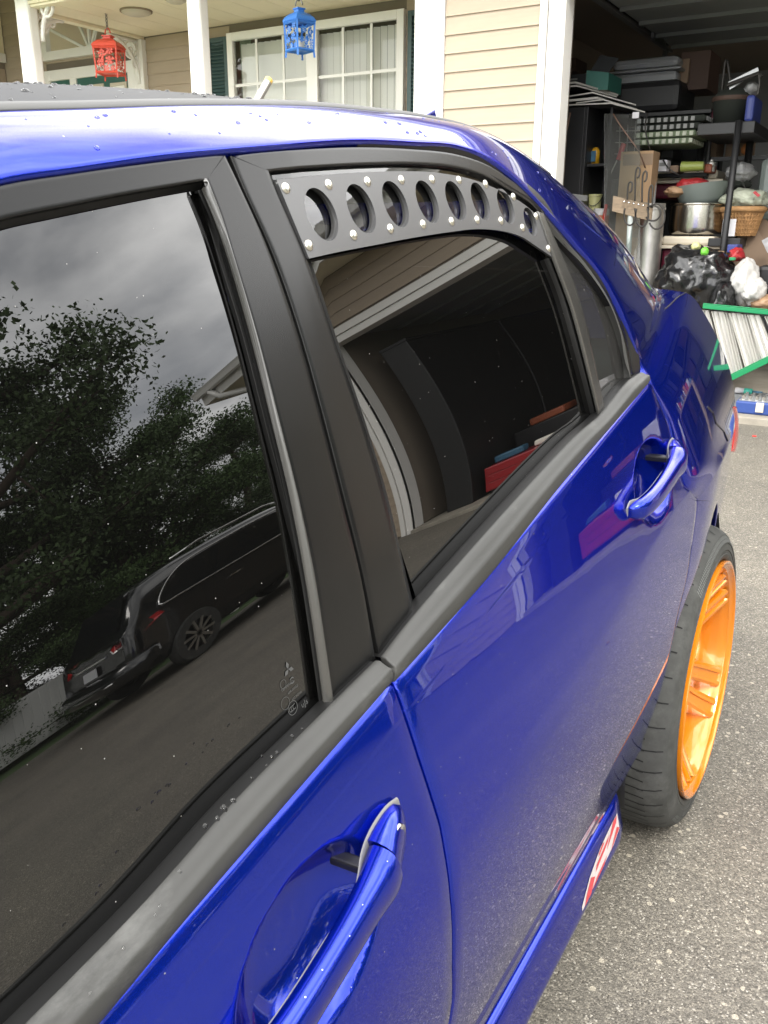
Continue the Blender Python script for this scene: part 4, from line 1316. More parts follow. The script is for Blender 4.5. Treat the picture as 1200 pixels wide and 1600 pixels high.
    sp = mb.build('spokes', 'orange_paint', rim, auto=28)
    sp.name = 'spoke_ring'
    mb = MB(); mb.lathe([(0.0, -0.062), (0.026, -0.062), (0.030, -0.066), (0.064, -0.070), (0.068, -0.076), (0.068, -0.16)], n=48, axis='x')
    mb.build('hub', 'orange_paint', rim, auto=28)
    mb = MB()
    for k in range(5):
        a = math.radians(90 + 72 * k + ROT + 36)
        mb.lathe([(0.0, -0.058), (0.009, -0.058), (0.010, -0.062), (0.010, -0.08)], (0, 0.050 * math.cos(a), 0.050 * math.sin(a)), 6, 'x')
    mb.build('wheel_nuts', 'bolt_dark', rim)
    mb = MB(); mb.lathe([(0.05, -0.135), (0.165, -0.135), (0.165, -0.16), (0.05, -0.16)], n=48, axis='x')
    mb.build('brake_disc', 'galvanised', wh, auto=30)
    mb = MB(); mb.obox((-0.135, 0.10, 0.075), (0.03, 0, 0), (0, 0.045, -0.055), (0, 0.03, 0.03))
    mb.build('brake_caliper', 'bolt_dark', wh, bevel=0.006)
    if mirror:
        wh.scale = (-1, 1, 1); wh.rotation_euler = (0, CAMB, 0)
        wh.location = (2 * XC - WC.x, yc, WC.z)
    return wh
ROT = 20
wheel(WC.y)
wheel(WC.y - 2.625)
wheel(WC.y, mirror=True)
wheel(WC.y - 2.625, mirror=True)
# wheel housings
for yc in (WC.y, WC.y - 2.625):
    mb = MB()
    n = 24; vs = []
    for x in (-0.055, -0.33):
        for k in range(n + 1):
            a = math.pi * (-0.12 + 1.24 * k / n)
            vs.append((x, yc + 0.375 * math.cos(a), 0.335 + 0.375 * math.sin(a)))
    fs = [(k, k + 1, n + 2 + k, n + 1 + k) for k in range(n)] + [tuple(range(n + 1, 2 * n + 2))]
    mb.add(vs, fs)
    near(mb.build('wheel_housing', 'dark_trim', car))

# ---- front of the car, behind the camera: fender, bonnet, windscreen, bumper
yf_ = np.linspace(-3.50, -2.186, 50)
FP = np.zeros((16, 50, 3))
for j, y in enumerate(yf_):
    za = 0.335 + math.sqrt(max(0.0, ARC_R**2 - (y - (WC.y - 2.625)) ** 2)) if abs(y - (WC.y - 2.625)) < ARC_R - 0.02 else 0.28
    zt = float(zbl(y)) - 0.02
    for i, s in enumerate(np.linspace(0, 1, 16)):
        z = za + (zt - za) * s
        x = float(B(y, z)) - 0.06 * max(0, (-3.1 - y) / 0.4) ** 2 - 0.04 * s ** 4
        FP[i, j] = (x, y, z)
near(panel('front_fender', FP, 'blue_paint', car, r=0.002, depth=0.02))
top_e = FP[-1][::-1]
across('bonnet', np.array([g for g in top_e if g[1] < -2.19]), 'blue_paint', (0.0, 0.07), inset=0.003)
nose = np.array([FP[i][0] for i in range(15, -1, -1)])
across('front_bumper', nose, 'blue_paint', (-0.22, 0.0))
g0 = top_e[0]; g1 = gl_[0]
ap = np.array([g0 * (1 - s) + g1 * s + np.array([-0.02, 0, 0.04 * math.sin(s * math.pi)]) for s in np.linspace(0, 1, 14)])
across('windscreen', ap, 'tinted_glass', (-0.14, 0.03))
apo = np.array([np.stack([a, a + np.array([0.045, 0.02, -0.02]), a + np.array([0.05, 0.06, -0.05])]) for a in ap])
near(panel('front_pillar', apo, 'blue_paint', car, depth=0, outv=(1, 0, 0.4)))
mb = MB(); mb.box(XC - 0.62, XC + 0.62, -2.35, -1.95, 0.62, 0.84)
mb.build('dashboard', 'interior_dark', car, bevel=0.05)

# far side: the same parts mirrored
_copy = {}
for o in list(MIRROR):
    me = o.data.copy()
    co = np.empty(len(me.vertices) * 3); me.vertices.foreach_get('co', co); co = co.reshape(-1, 3)
    co[:, 0] = 2 * XC - co[:, 0]
    me.vertices.foreach_set('co', co.ravel())
    me.flip_normals(); me.update()
    c = bpy.data.objects.new(o.name.split('.')[0], me); COL.objects.link(c)
    _copy[o] = c
    p = _copy.get(o.parent, o.parent)
    adopt(c, p)

# rain drops on the roof, the frames and the belt moulding
mb = MB()
def drop(p, n_, r_):
    n_ = np.array(n_, float); n_ /= np.linalg.norm(n_)
    a = np.cross(n_, (0.3, 1, 0.2)); a /= np.linalg.norm(a); b = np.cross(n_, a)
    el = rng.uniform(0.8, 1.3)
    vs = []
    for rr_, h in ((1.0, -0.05), (0.85, 0.28), (0.5, 0.5)):
        vs += [p + r_ * (rr_ * (math.cos(k * math.pi / 4) * a * el + math.sin(k * math.pi / 4) * b) + h * n_) for k in range(8)]
    vs.append(p + r_ * 0.56 * n_)
    fs = [(i * 8 + k, i * 8 + (k + 1) % 8, (i + 1) * 8 + (k + 1) % 8, (i + 1) * 8 + k) for i in range(2) for k in range(8)]
    fs += [(16 + k, 16 + (k + 1) % 8, 24) for k in range(8)]
    mb.add(vs, fs)
for _ in range(520):
    i = rng.integers(0, ng - 1); j = rng.integers(0, 30)
    p = RW[i, j] + (RW[i, j + 1] - RW[i, j]) * rng.random() + (RW[i + 1, j] - RW[i, j]) * rng.random()
    drop(p, (0.05, 0, 1), rng.choice([0.0012, 0.0018, 0.0028, 0.0038], p=[.4, .35, .18, .07]))
for _ in range(60):
    i = rng.integers(2, 100); j = rng.integers(3, 20)
    p = rows[i, j]
    du, dv = rows[i + 1, j] - rows[i, j], rows[i, j + 1] - rows[i, j]
    n_ = np.cross(du, dv); n_ = n_ if n_[0] > 0 else -n_
    drop(p + du * rng.random(), n_, rng.choice([0.0009, 0.0014, 0.002]))
for u, v in ((404, 1172), (412, 1165), (396, 1185), (372, 1205), (388, 1171), (345, 1240), (342, 1240), (330, 1252), (325, 1253), (319, 1268), (229, 1405), (222, 1418), (172, 1470), (451, 1128), (436, 1140), (594, 1075), (553, 1080), (300, 1280), (260, 1350), (120, 1540)):
    p = at_x([(u + 14, v + 16)], -0.067)[0]
    drop(p + np.array([0.004, 0, 0.004]), (0.7, 0, 0.7), rng.choice([0.0010, 0.0015, 0.0021]))
wd = mb.build('rain_drops', 'water', car, smooth=True, kind='stuff')
# ------------------------------------------------------------------ ground
def sheet_ground(name, pts, z, m):
    return link(name, [(x, y, z) for x, y in pts], [tuple(range(len(pts)))], m, None, kind='structure')
sheet_ground('lawn', [(-400, -400), (400, -400), (400, 400), (-400, 400)], -0.02, 'grass')
sheet_ground('driveway', [(-3.4, -30), (10.0, -30), (10.0, 14), (6.0, 14), (6.0, 4.46), (-3.4, 4.46)], 0.0, 'asphalt')
YG = 4.5
def at_z(u, v, z):
    W = rays((u, v))[0]
    return CAM + W * ((z - CAM[2]) / W[2])
gf = MB()
gf.box(-2.03, 3.94, 4.42, 10.0, -0.015, 0.05)
gf.box(-2.94, -2.03, 4.68, 10.0, -0.015, 0.049)
o = gf.build('garage_floor', 'concrete', None, bevel=0.01); o['kind'] = 'structure'
sheet_ground('path', [(-12, 2.6), (-3.4, 2.6), (-3.4, 4.3), (-12, 4.3)], -0.010, 'concrete')

# ------------------------------------------------------------------ house
house = thing('house', 'tan sided house with white porch posts, dark green door and an open cluttered garage', 'house', (-1.0, 5.0, 0))
LAP = 0.1205
def board_mesh(length, axis='x'):
    # lapped board: bottom edge proud, butt about 1 cm
    pr = [(0.0, 0.0), (-0.0125, 0.0), (-0.0128, 0.004), (-0.0105, 0.012), (-0.002, LAP + 0.004), (0.0, LAP + 0.004)]
    vs, fs = [], []
    for l in (0, length):
        for d, z in pr:
            vs.append((l, d, z) if axis == 'x' else (-d, l, z))
    n = len(pr)
    fs = [(i, (i + 1) % n, n + (i + 1) % n, n + i) for i in range(n)] + [tuple(range(n - 1, -1, -1)), tuple(range(n, 2 * n))]
    me = bpy.data.meshes.new('siding_board')
    me.from_pydata(vs, [], fs); me.materials.append(MATS['siding'])
    bm = bmesh.new(); bm.from_mesh(me); bmesh.ops.recalc_face_normals(bm, faces=bm.faces); bm.to_mesh(me); bm.free()
    return me
def siding(a0, a1, at_, z0, z1, axis='x', parent=house):
    me = board_mesh(a1 - a0, axis)
    z = z0
    while z < z1 - 0.02:
        b = bpy.data.objects.new('siding_board', me); COL.objects.link(b); adopt(b, parent)
        b.location = (a0, at_, z) if axis == 'x' else (at_, a0, z)
        z += LAP
# garage front
TR_L = at(847, 7, YG)[0]; TR_R = at(886, 0, YG)[0]; CO_L = at(651, 0, YG)[0]; CO_R = at(697, 26, YG)[0]
RJ0, RJ1, RW1 = 3.95, 4.08, 5.70
HEAD = 2.74
ZB0 = at(770, 17, YG)[2] - LAP * 22
wall = MB()
wall.box(CO_L + 0.02, TR_L, YG + 0.004, YG + 0.14, -0.02, 3.42)
wall.box(TR_L, RJ1, YG + 0.004, YG + 0.14, HEAD + 0.13, 3.42)
wall.box(RJ1, RW1, YG + 0.004, YG + 0.14, -0.02, 3.42)
wall.build('garage_wall', 'drywall', house)
siding(CO_R + 0.002, TR_L - 0.002, YG, ZB0, 3.36)
siding(TR_L - 0.002, RJ1 + 0.002, YG, ZB0 + LAP * math.ceil((HEAD + 0.145 - ZB0) / LAP), 3.36)
siding(RJ1 + 0.002, RW1 - 0.10, YG, ZB0, 3.36)
# white trims: moulded jamb, head, corner
def jamb(x0, x1, inner_right=True):
    m_ = MB()
    s = 1 if inner_right else -1
    a, b = (x0, x1) if inner_right else (x1, x0)
    m_.box(min(a, a + s * .05), max(a, a + s * .05), YG - 0.034, YG + 0.02, -0.02, HEAD + 0.13)
    m_.box(min(a + s * .058, a + s * .13), max(a + s * .058, a + s * .13), YG - 0.022, YG + 0.02, -0.02, HEAD + 0.07)
    m_.box(min(a + s * .127, b), max(a + s * .127, b), YG - 0.012, YG + 0.16, -0.02, HEAD)
    return m_.build('garage_jamb', 'white_trim', house, bevel=0.006)
jamb(TR_L, TR_R); jamb(RJ0, RJ1, False)
m_ = MB(); m_.box(TR_L + 0.06, RJ1 - 0.06, YG - 0.030, YG + 0.02, HEAD + 0.06, HEAD + 0.14); m_.box(TR_R - .01, RJ0 + .01, YG - 0.012, YG + 0.16, HEAD - 0.02, HEAD + 0.057)
m_.build('garage_header', 'white_trim', house, bevel=0.005)
box('corner_board', RW1 - 0.098, RW1 + 0.02, YG - 0.020, YG + 0.10, -0.02, 3.40, 'white_trim', house, 0.004)
# right end of the house, downspout, soffit, fascia, gutter, roof
mb = MB(); mb.box(RW1 - 0.10, RW1, YG + 0.142, 10.2, -0.02, 3.42); mb.build('side_wall', 'siding', house)
siding(YG + 0.11, 10.2, RW1 + 0.002, ZB0, 3.36, 'y')
EAVE = 3.40
box('soffit', -14.0, RW1 + 0.80, YG - 0.42, YG - 0.002, EAVE, EAVE + 0.02, 'cream_ceiling', house)
box('soffit', RW1 + 0.002, RW1 + 0.80, YG + 0.0, 10.6, EAVE, EAVE + 0.018, 'cream_ceiling', house)
box('fascia', -14.0, RW1 + 0.80, YG - 0.45, YG - 0.422, EAVE - 0.03, EAVE + 0.17, 'white_trim', house)
box('fascia', RW1 + 0.802, RW1 + 0.825, YG - 0.45, 10.6, EAVE - 0.03, EAVE + 0.17, 'white_trim', house)
gp = [(0, 0), (-0.015, -0.075), (-0.05, -0.095), (-0.085, -0.08), (-0.10, -0.03), (-0.115, 0.0), (-0.108, 0.0), (-0.093, -0.03), (-0.08, -0.07), (-0.05, -0.085), (-0.02, -0.068), (-0.006, 0)]
vs = [(x, YG - 0.451 + d, EAVE + 0.165 + h) for x in (-14.0, RW1 + 0.84) for d, h in gp]
n = len(gp); fs = [(i, (i + 1) % n, n + (i + 1) % n, n + i) for i in range(n)] + [tuple(range(n)), tuple(range(2 * n - 1, n - 1, -1))]
link('gutter', vs, fs, 'gutter', house)
mb = MB(); mb.tube([(RW1 + 0.60, YG - 0.50, EAVE + 0.08), (RW1 + 0.52, YG - 0.46, EAVE - 0.06), (RW1 + 0.02, YG - 0.09, EAVE - 0.28), (RW1 - 0.03, YG - 0.055, EAVE - 0.42), (RW1 - 0.03, YG - 0.055, 0.25), (RW1 - 0.03, YG - 0.14, 0.08)], 0.038, 8)
mb.build('downspout', 'gutter', house, smooth=True)
mb = MB()
mb.add([(-14.2, YG - 0.50, EAVE + 0.18), (RW1 + 0.88, YG - 0.50, EAVE + 0.18), (RW1 + 0.88, 8.6, EAVE + 2.2), (-14.2, 8.6, EAVE + 2.2), (RW1 + 0.88, 14, EAVE - 0.3), (-14.2, 14, EAVE - 0.3)], [(0, 1, 2, 3), (3, 2, 4, 5)])
mb.build('roof', 'shingle', house)
mb = MB(); mb.add([(RW1 + .3, YG - 0.3, EAVE + 0.17), (RW1 + .3, 12.5, EAVE + 0.17), (RW1 + .3, 8.6, EAVE + 2.15)], [(0, 1, 2)]); mb.build('gable_end', 'siding', house)
# porch: posts, ceiling, beams, back wall
PZ = 3.215
for u0, u1, v in ((22.5, 54, 2), (291, 324, 2), (651, 697, 2)):
    xa, xb = at(u0, v, YG)[0], at(u1, v, YG)[0]
    m_ = MB()
    if u0 > 600:
        xm = at(674.5, v, YG)[0]
        m_.box(xa, xm - 0.003, YG - 0.030, YG + 0.10, -0.02, 3.4); m_.box(xm, xb, YG - 0.022, YG + 0.10, -0.02, 3.4)
        m_.build('corner_board', 'white_trim', house, bevel=0.008)
    else:
        xb = at(u0 + 21, v, YG)[0]
        m_.box(xa, xb, YG - 0.01, YG + 0.11, 0.45, 3.4)
        m_.build('porch_post', 'white_trim', house, bevel=0.022)
PX1 = at(22.5, 2, YG)[0]
XB = at(225, 52, 6.0)[0]          # the cross beam between the left post and the wall
YW = 6.0
ceil = MB()
x = XB + 0.002
while x < CO_L + 0.1:
    ceil.box(x, min(x + 0.298, CO_L + 0.1), YG - 0.0, YW, PZ, PZ + 0.02); x += 0.30
k_ = 0
cm = bpy.data.meshes.new('ceiling_panel')
cm.from_pydata(*(lambda q: (q.v, [], q.f))(MB().box(0, 0.296, YG + 0.02, YW, PZ, PZ + 0.02))); cm.materials.append(MATS['cream_ceiling'])
x = XB + 0.01
while x < CO_L:
    o = bpy.data.objects.new('ceiling_panel', cm); COL.objects.link(o); adopt(o, house); o.location = (x, 0, 0)
    x += 0.30
box('ceiling_backing', XB, CO_L + 0.1, YG, YW + 0.2, PZ + 0.022, PZ + 0.05, 'cream_ceiling', house)
box('porch_beam', PX1, CO_L, YG + 0.0, YG + 0.20, PZ + 0.06, PZ + 0.30, 'white_trim', house)
box('cross_beam', XB - 0.10, XB, YG + 0.22, YW, PZ - 0.03, PZ + 0.9, 'cream_ceiling', house)
box('entry_ceiling', -10.2, XB - 0.1, YG, YW + 0.1, PZ + 0.9, PZ + 0.93, 'cream_ceiling', house)
box('porch_floor', -10.4, CO_L, YG - 0.1, YW, 0.0, 0.45, 'concrete', house)
WX0, WX1 = at(359, 55, YW)[0], at(636, 16, YW)[0]; WZ1 = at(500, 34, YW)[2]; WZ0 = 1.5
mb = MB()
for x0, x1, z0, z1 in ((-10.4, WX0 + 0.03, 0.4, PZ + 0.9), (WX1 - 0.03, CO_L + 0.1, 0.4, PZ + 0.9), (WX0 + 0.03, WX1 - 0.03, WZ1 - 0.03, PZ + 0.9), (WX0 + 0.03, WX1 - 0.03, 0.4, WZ0 + 0.03)):
    mb.box(x0, x1, YW + 0.004, YW + 0.12, z0, z1)
mb.build('porch_wall', 'drywall', house)
PIL0, PIL1 = at(217, 110, YW)[0], at(231, 110, YW)[0]
SH0, SH1 = at(326, 80, YW)[0], at(358, 75, YW)[0]
DX0, DX1 = at(75, 125, YW)[0], at(217, 110, YW)[0]
DZ1 = at(130, 106, YW)[2]
ZP0 = at(260, 95, YW)[2] - LAP * 20
siding(PIL1, WX0, YW, ZP0, PZ - 0.03)
siding(WX1, CO_L + 0.1, YW, ZP0, PZ - 0.03)
siding(WX0, WX1, YW, ZP0 + LAP * math.ceil((WZ1 - ZP0) / LAP), PZ - 0.03)
siding(-10.3, DX0, YW, ZP0, PZ + 0.85)
siding(DX0, PIL0, YW, ZP0 + LAP * math.ceil((DZ1 - ZP0) / LAP), PZ + 0.85)
box('pilaster', PIL0, PIL1, YW - 0.07, YW - 0.002, 0.45, PZ - 0.03, 'white_trim', house, 0.006)
# wing wall at the far left of the entry, facing the drive
XL = -9.75
siding(3.0, YW - 0.02, XL, ZP0, at(20, 101, 5.8)[2] - 0.02, 'y')
zl = at_x([(18, 101)], XL)[0][2]
box('wing_wall', XL - 0.15, XL - 0.002, 3.0, YW - 0.02, 0.0, PZ + 0.9, 'drywall', house)
box('wing_frieze', XL - 0.001, XL + 0.05, 3.0, YW - 0.02, zl, zl + 0.10, 'white_trim', house, 0.006)
box('wing_panel', XL - 0.001, XL + 0.03, 3.0, YW - 0.02, zl + 0.102, PZ + 0.89, 'cream_ceiling', house)
# gingerbread brackets
def bracket(y0, dirn, z1, size):
    m_ = MB(); x = XB - 0.05
    m_.tube([(x, y0, z1), (x, y0 + dirn * size, z1)], 0.018, 6)
    m_.tube([(x, y0, z1), (x, y0, z1 - size * 1.05)], 0.018, 6)
    arc = [(x, y0 + dirn * size * (1 - math.sin(a)) , z1 - size * 1.05 + size * 1.05 * math.sin(a) * 0 + size * 1.05 * (1 - math.cos(a)) ) for a in np.linspace(0, math.pi / 2, 12)]
    arc = [(x, y0 + dirn * size * (1 - math.cos(a)), z1 - size * 1.05 * (1 - math.sin(a))) for a in np.linspace(0, math.pi / 2, 14)]
    m_.tube(arc, 0.022, 6)
    for fx, fz, r_ in ((0.26, 0.24, 0.20), (0.13, 0.56, 0.10), (0.58, 0.12, 0.10)):
        c = (y0 + dirn * size * fx, z1 - size * fz)
        m_.tube([(x, c[0] + r_ * size * math.cos(a), c[1] + r_ * size * math.sin(a)) for a in np.linspace(0, 2 * math.pi, 16)], 0.014, 6)
    m_.tube([(x, y0 + dirn * size * (0.26 + 0.11 * math.cos(a) * (1 - a / 12)), z1 - size * (0.24 + 0.11 * math.sin(a) * (1 - a / 12))) for a in np.linspace(0, 9, 24)], 0.011, 6)
    return m_.build('porch_bracket', 'white_trim', house, smooth=True)
bracket(YG + 0.12, 1, PZ - 0.03, 0.34); bracket(YW - 0.07, -1, PZ - 0.05, 0.40)
mb = MB(); s_ = 0.5; x0 = PX1 + 0.23
for c, r_ in (((x0 + 0.1, PZ - 0.0), 0.08), ((x0 + 0.24, PZ + 0.08), 0.06)):
    mb.tube([(c[0] + r_ * math.cos(a), YG + 0.1, c[1] + r_ * math.sin(a)) for a in np.linspace(0, 2 * math.pi, 14)], 0.016, 6)
mb.tube([(x0 + 0.40 * (1 - math.cos(a)), YG + 0.1, PZ + 0.12 - 0.40 * (1 - math.sin(a))) for a in np.linspace(0, math.pi / 2, 12)], 0.022, 6)
mb.build('porch_bracket', 'white_trim', house, smooth=True)
# ceiling lights
for u, v, r_ in ((213, 22, 0.15), (275, 3, 0.10)):
    p = at_z(u, v, PZ - 0.03)
    m_ = MB(); m_.lathe([(0.0, -0.045), (r_ * .6, -0.04), (r_ * .88, -0.026), (r_ * .93, -0.01)], (p[0], p[1], PZ), 28)
    li = m_.build('ceiling_lamp', 'cream_plastic', house, smooth=True)
    m_ = MB(); m_.lathe([(r_ * .9, -0.014), (r_ * 1.02, -0.014), (r_ * 1.02, 0.0)], (p[0], p[1], PZ), 28)
    m_.build('lamp_rim', 'raw_wood', li, smooth=True)

# window with two sashes and vertical blinds
def opening(name, mt, x0, x1, z0, z1, w_, y, dpt, parent):
    m_ = MB()
    m_.box(x0, x0 + w_, y - dpt, y + 0.01, z0, z1); m_.box(x1 - w_, x1, y - dpt, y + 0.01, z0, z1)
    m_.box(x0 + w_, x1 - w_, y - dpt, y + 0.01, z1 - w_, z1); m_.box(x0 + w_, x1 - w_, y - dpt, y + 0.01, z0, z0 + w_)
    return m_.build(name, mt, parent, bevel=0.004)
window = bpy.data.objects.new('window', None); COL.objects.link(window); adopt(window, house)
opening('window_frame', 'white_trim', WX0, WX1, WZ0, WZ1, 0.075, YW - 0.015, 0.045, window)
MU0, MU1 = at(483, 80, YW)[0], at(500, 80, YW)[0]
box('mullion', MU0, MU1, YW - 0.055, YW - 0.002, WZ0 + 0.076, WZ1 - 0.076, 'white_trim', window, 0.004)
ZM = at(420, 130, YW)[2]
for x0, x1, us in ((WX0 + 0.076, MU0 - 0.001, (404.5, 446)), (MU1 + 0.001, WX1 - 0.076, (539, 583))):
    for u in us:
        x = at(u, 100, YW)[0]
        box('muntin', x - 0.013, x + 0.013, YW - 0.034, YW - 0.022, WZ0 + 0.08, WZ1 - 0.08, 'white_trim', window)
    box('muntin', x0, x1, YW - 0.0335, YW - 0.0225, ZM - 0.013, ZM + 0.013, 'white_trim', window)
    link('pane', [(x0, YW - 0.028, WZ0 + 0.07), (x1, YW - 0.028, WZ0 + 0.07), (x1, YW - 0.028, WZ1 - 0.07), (x0, YW - 0.028, WZ1 - 0.07)], [(0, 1, 2, 3)], 'window_pane', window)
bm_ = bpy.data.meshes.new('blind_slat')
q = MB(); q.obox((0, 0, (WZ0 + WZ1) / 2), (0.031 * math.cos(0.45), 0.031 * math.sin(0.45), 0), (0, 0.0008, 0), (0, 0, (WZ1 - WZ0) / 2 - 0.09))
bm_.from_pydata(q.v, [], q.f); bm_.materials.append(MATS['blind'])
x = WX0 + 0.12
while x < WX1 - 0.1:
    o = bpy.data.objects.new('blind_slat', bm_); COL.objects.link(o); adopt(o, window); o.location = (x, YW + 0.075, 0); x += 0.076
# the wall is opened behind the pane: a shallow dark room
mb = MB(); mb.box(WX0 - 0.05, WX1 + 0.05, YW + 0.40, YW + 0.45, WZ0 - .1, WZ1 + .1); mb.build('room_back', 'room_dark', window)
for x0, x1, nm in ((SH0, SH1, 0), (WX1 + 0.03, WX1 + 0.33, 1)):
    z0, z1 = WZ0, WZ1 - 0.02
    sh = opening('shutter', 'shutter_green', x0, x1, z0, z1, 0.045, YW - 0.012, 0.03, house)
    m_ = MB(); z = z0 + 0.06
    while z < z1 - 0.08:
        m_.obox(((x0 + x1) / 2, YW - 0.028, z), ((x1 - x0) / 2 - 0.046, 0, 0), (0, 0.010, 0.012), (0, -0.003, 0.003)); z += 0.034
    lo = m_.build('louvres', 'shutter_green', sh); lo['kind'] = 'stuff'
    box('shutter_back', x0 + 0.04, x1 - 0.04, YW - 0.016, YW - 0.013, z0 + .04, z1 - .04, 'shutter_green', sh)
# entry door with side light and fan window
entry = bpy.data.objects.new('entry', None); COL.objects.link(entry); adopt(entry, house)
entry.name = 'entry_door'
opening('door_frame', 'white_trim', DX0, DX1 - 0.002, 0.45, DZ1, 0.11, YW - 0.014, 0.055, entry)
xs = [at(u, 128, YW)[0] for u in (92, 115, 125, 212)]
DT = at(160, 117, YW)[2]
box('door_mullion', xs[1], xs[2], YW - 0.06, YW - 0.003, 0.55, DT, 'white_trim', entry, 0.005)
box('head_casing', DX0 + 0.11, DX1 - 0.11, YW - 0.05, YW - 0.003, DT, DZ1 - 0.112, 'white_trim', entry)
box('door_leaf', xs[2], DX1 - 0.112, YW - 0.04, YW - 0.004, 0.55, DT, 'door_green', entry)
box('side_light', DX0 + 0.112, xs[1], YW - 0.04, YW - 0.004, 0.55, DT, 'door_green', entry)
for ua, ub, v in ((95, 114, 139), (141, 167, 134), (177, 203, 131)):
    xa, xb = at(ua, v, YW)[0], at(ub, v, YW)[0]; zt = at(ua, v, YW)[2]
    opening('panel_moulding', 'cream_plastic', xa, xb, 0.9, zt, 0.035, YW - 0.038, 0.016, entry)
    box('door_pane', xa + 0.036, xb - 0.036, YW - 0.046, YW - 0.041, 0.94, zt - 0.036, 'blind', entry)
fan = bpy.data.objects.new('fan_window', None); COL.objects.link(fan); adopt(fan, house)
fl, fb_ = at(76, 90, YW), at(150, 72, YW)
fc_ = np.array([(at(76, 90, YW)[0] + at(219, 74, YW)[0]) / 2, YW, at(76, 90, YW)[2]])
hw = fc_[0] - fl[0]
kz = at(67, 49, YW)[2] - fc_[2]
oct_ = [(-hw, 0), (-hw, kz), (-hw * 0.70, kz + 0.30), (-hw * .25, kz + 0.47), (hw * .25, kz + 0.47), (hw * 0.70, kz + 0.30), (hw, kz), (hw, 0)]
mb = MB()
for i in range(8):
    a = np.array([oct_[i][0] + fc_[0], YW - 0.03, oct_[i][1] + fc_[2]]); b = np.array([oct_[(i + 1) % 8][0] + fc_[0], YW - 0.03, oct_[(i + 1) % 8][1] + fc_[2]])
    d = (b - a) / np.linalg.norm(b - a); nrm_ = np.cross(d, (0, 1, 0))
    mb.obox((a + b) / 2, d * (np.linalg.norm(b - a) / 2 + 0.03), nrm_ * 0.045, np.array([0, 0.032 + 0.0005 * i, 0]))
mb.build('fan_frame', 'white_trim', fan)
for k, dv in enumerate(((-hw, kz * 1.15), (-hw * .46, kz + 0.36), (0.0, kz + 0.47), (hw * .46, kz + 0.36), (hw, kz * 1.15))):
    a = fc_ + [0, -0.035, 0]; b = fc_ + np.array([dv[0], -0.035, dv[1]])
    d = (b - a) / np.linalg.norm(b - a); nrm_ = np.cross(d, (0, 1, 0))
    m_ = MB(); m_.obox((a + b) / 2, d * np.linalg.norm(b - a) / 2, nrm_ * 0.014, np.array([0, 0.008 + .0004 * k, 0])); m_.build('muntin', 'white_trim', fan)
link('pane', [(x + fc_[0], YW - 0.0275, z + fc_[2]) for x, z in oct_], [tuple(range(8))], 'window_pane', fan)
link('fan_back', [(x * .97 + fc_[0], YW - 0.0165, z * .97 + fc_[2]) for x, z in oct_], [tuple(range(8))], 'print_grey', fan)

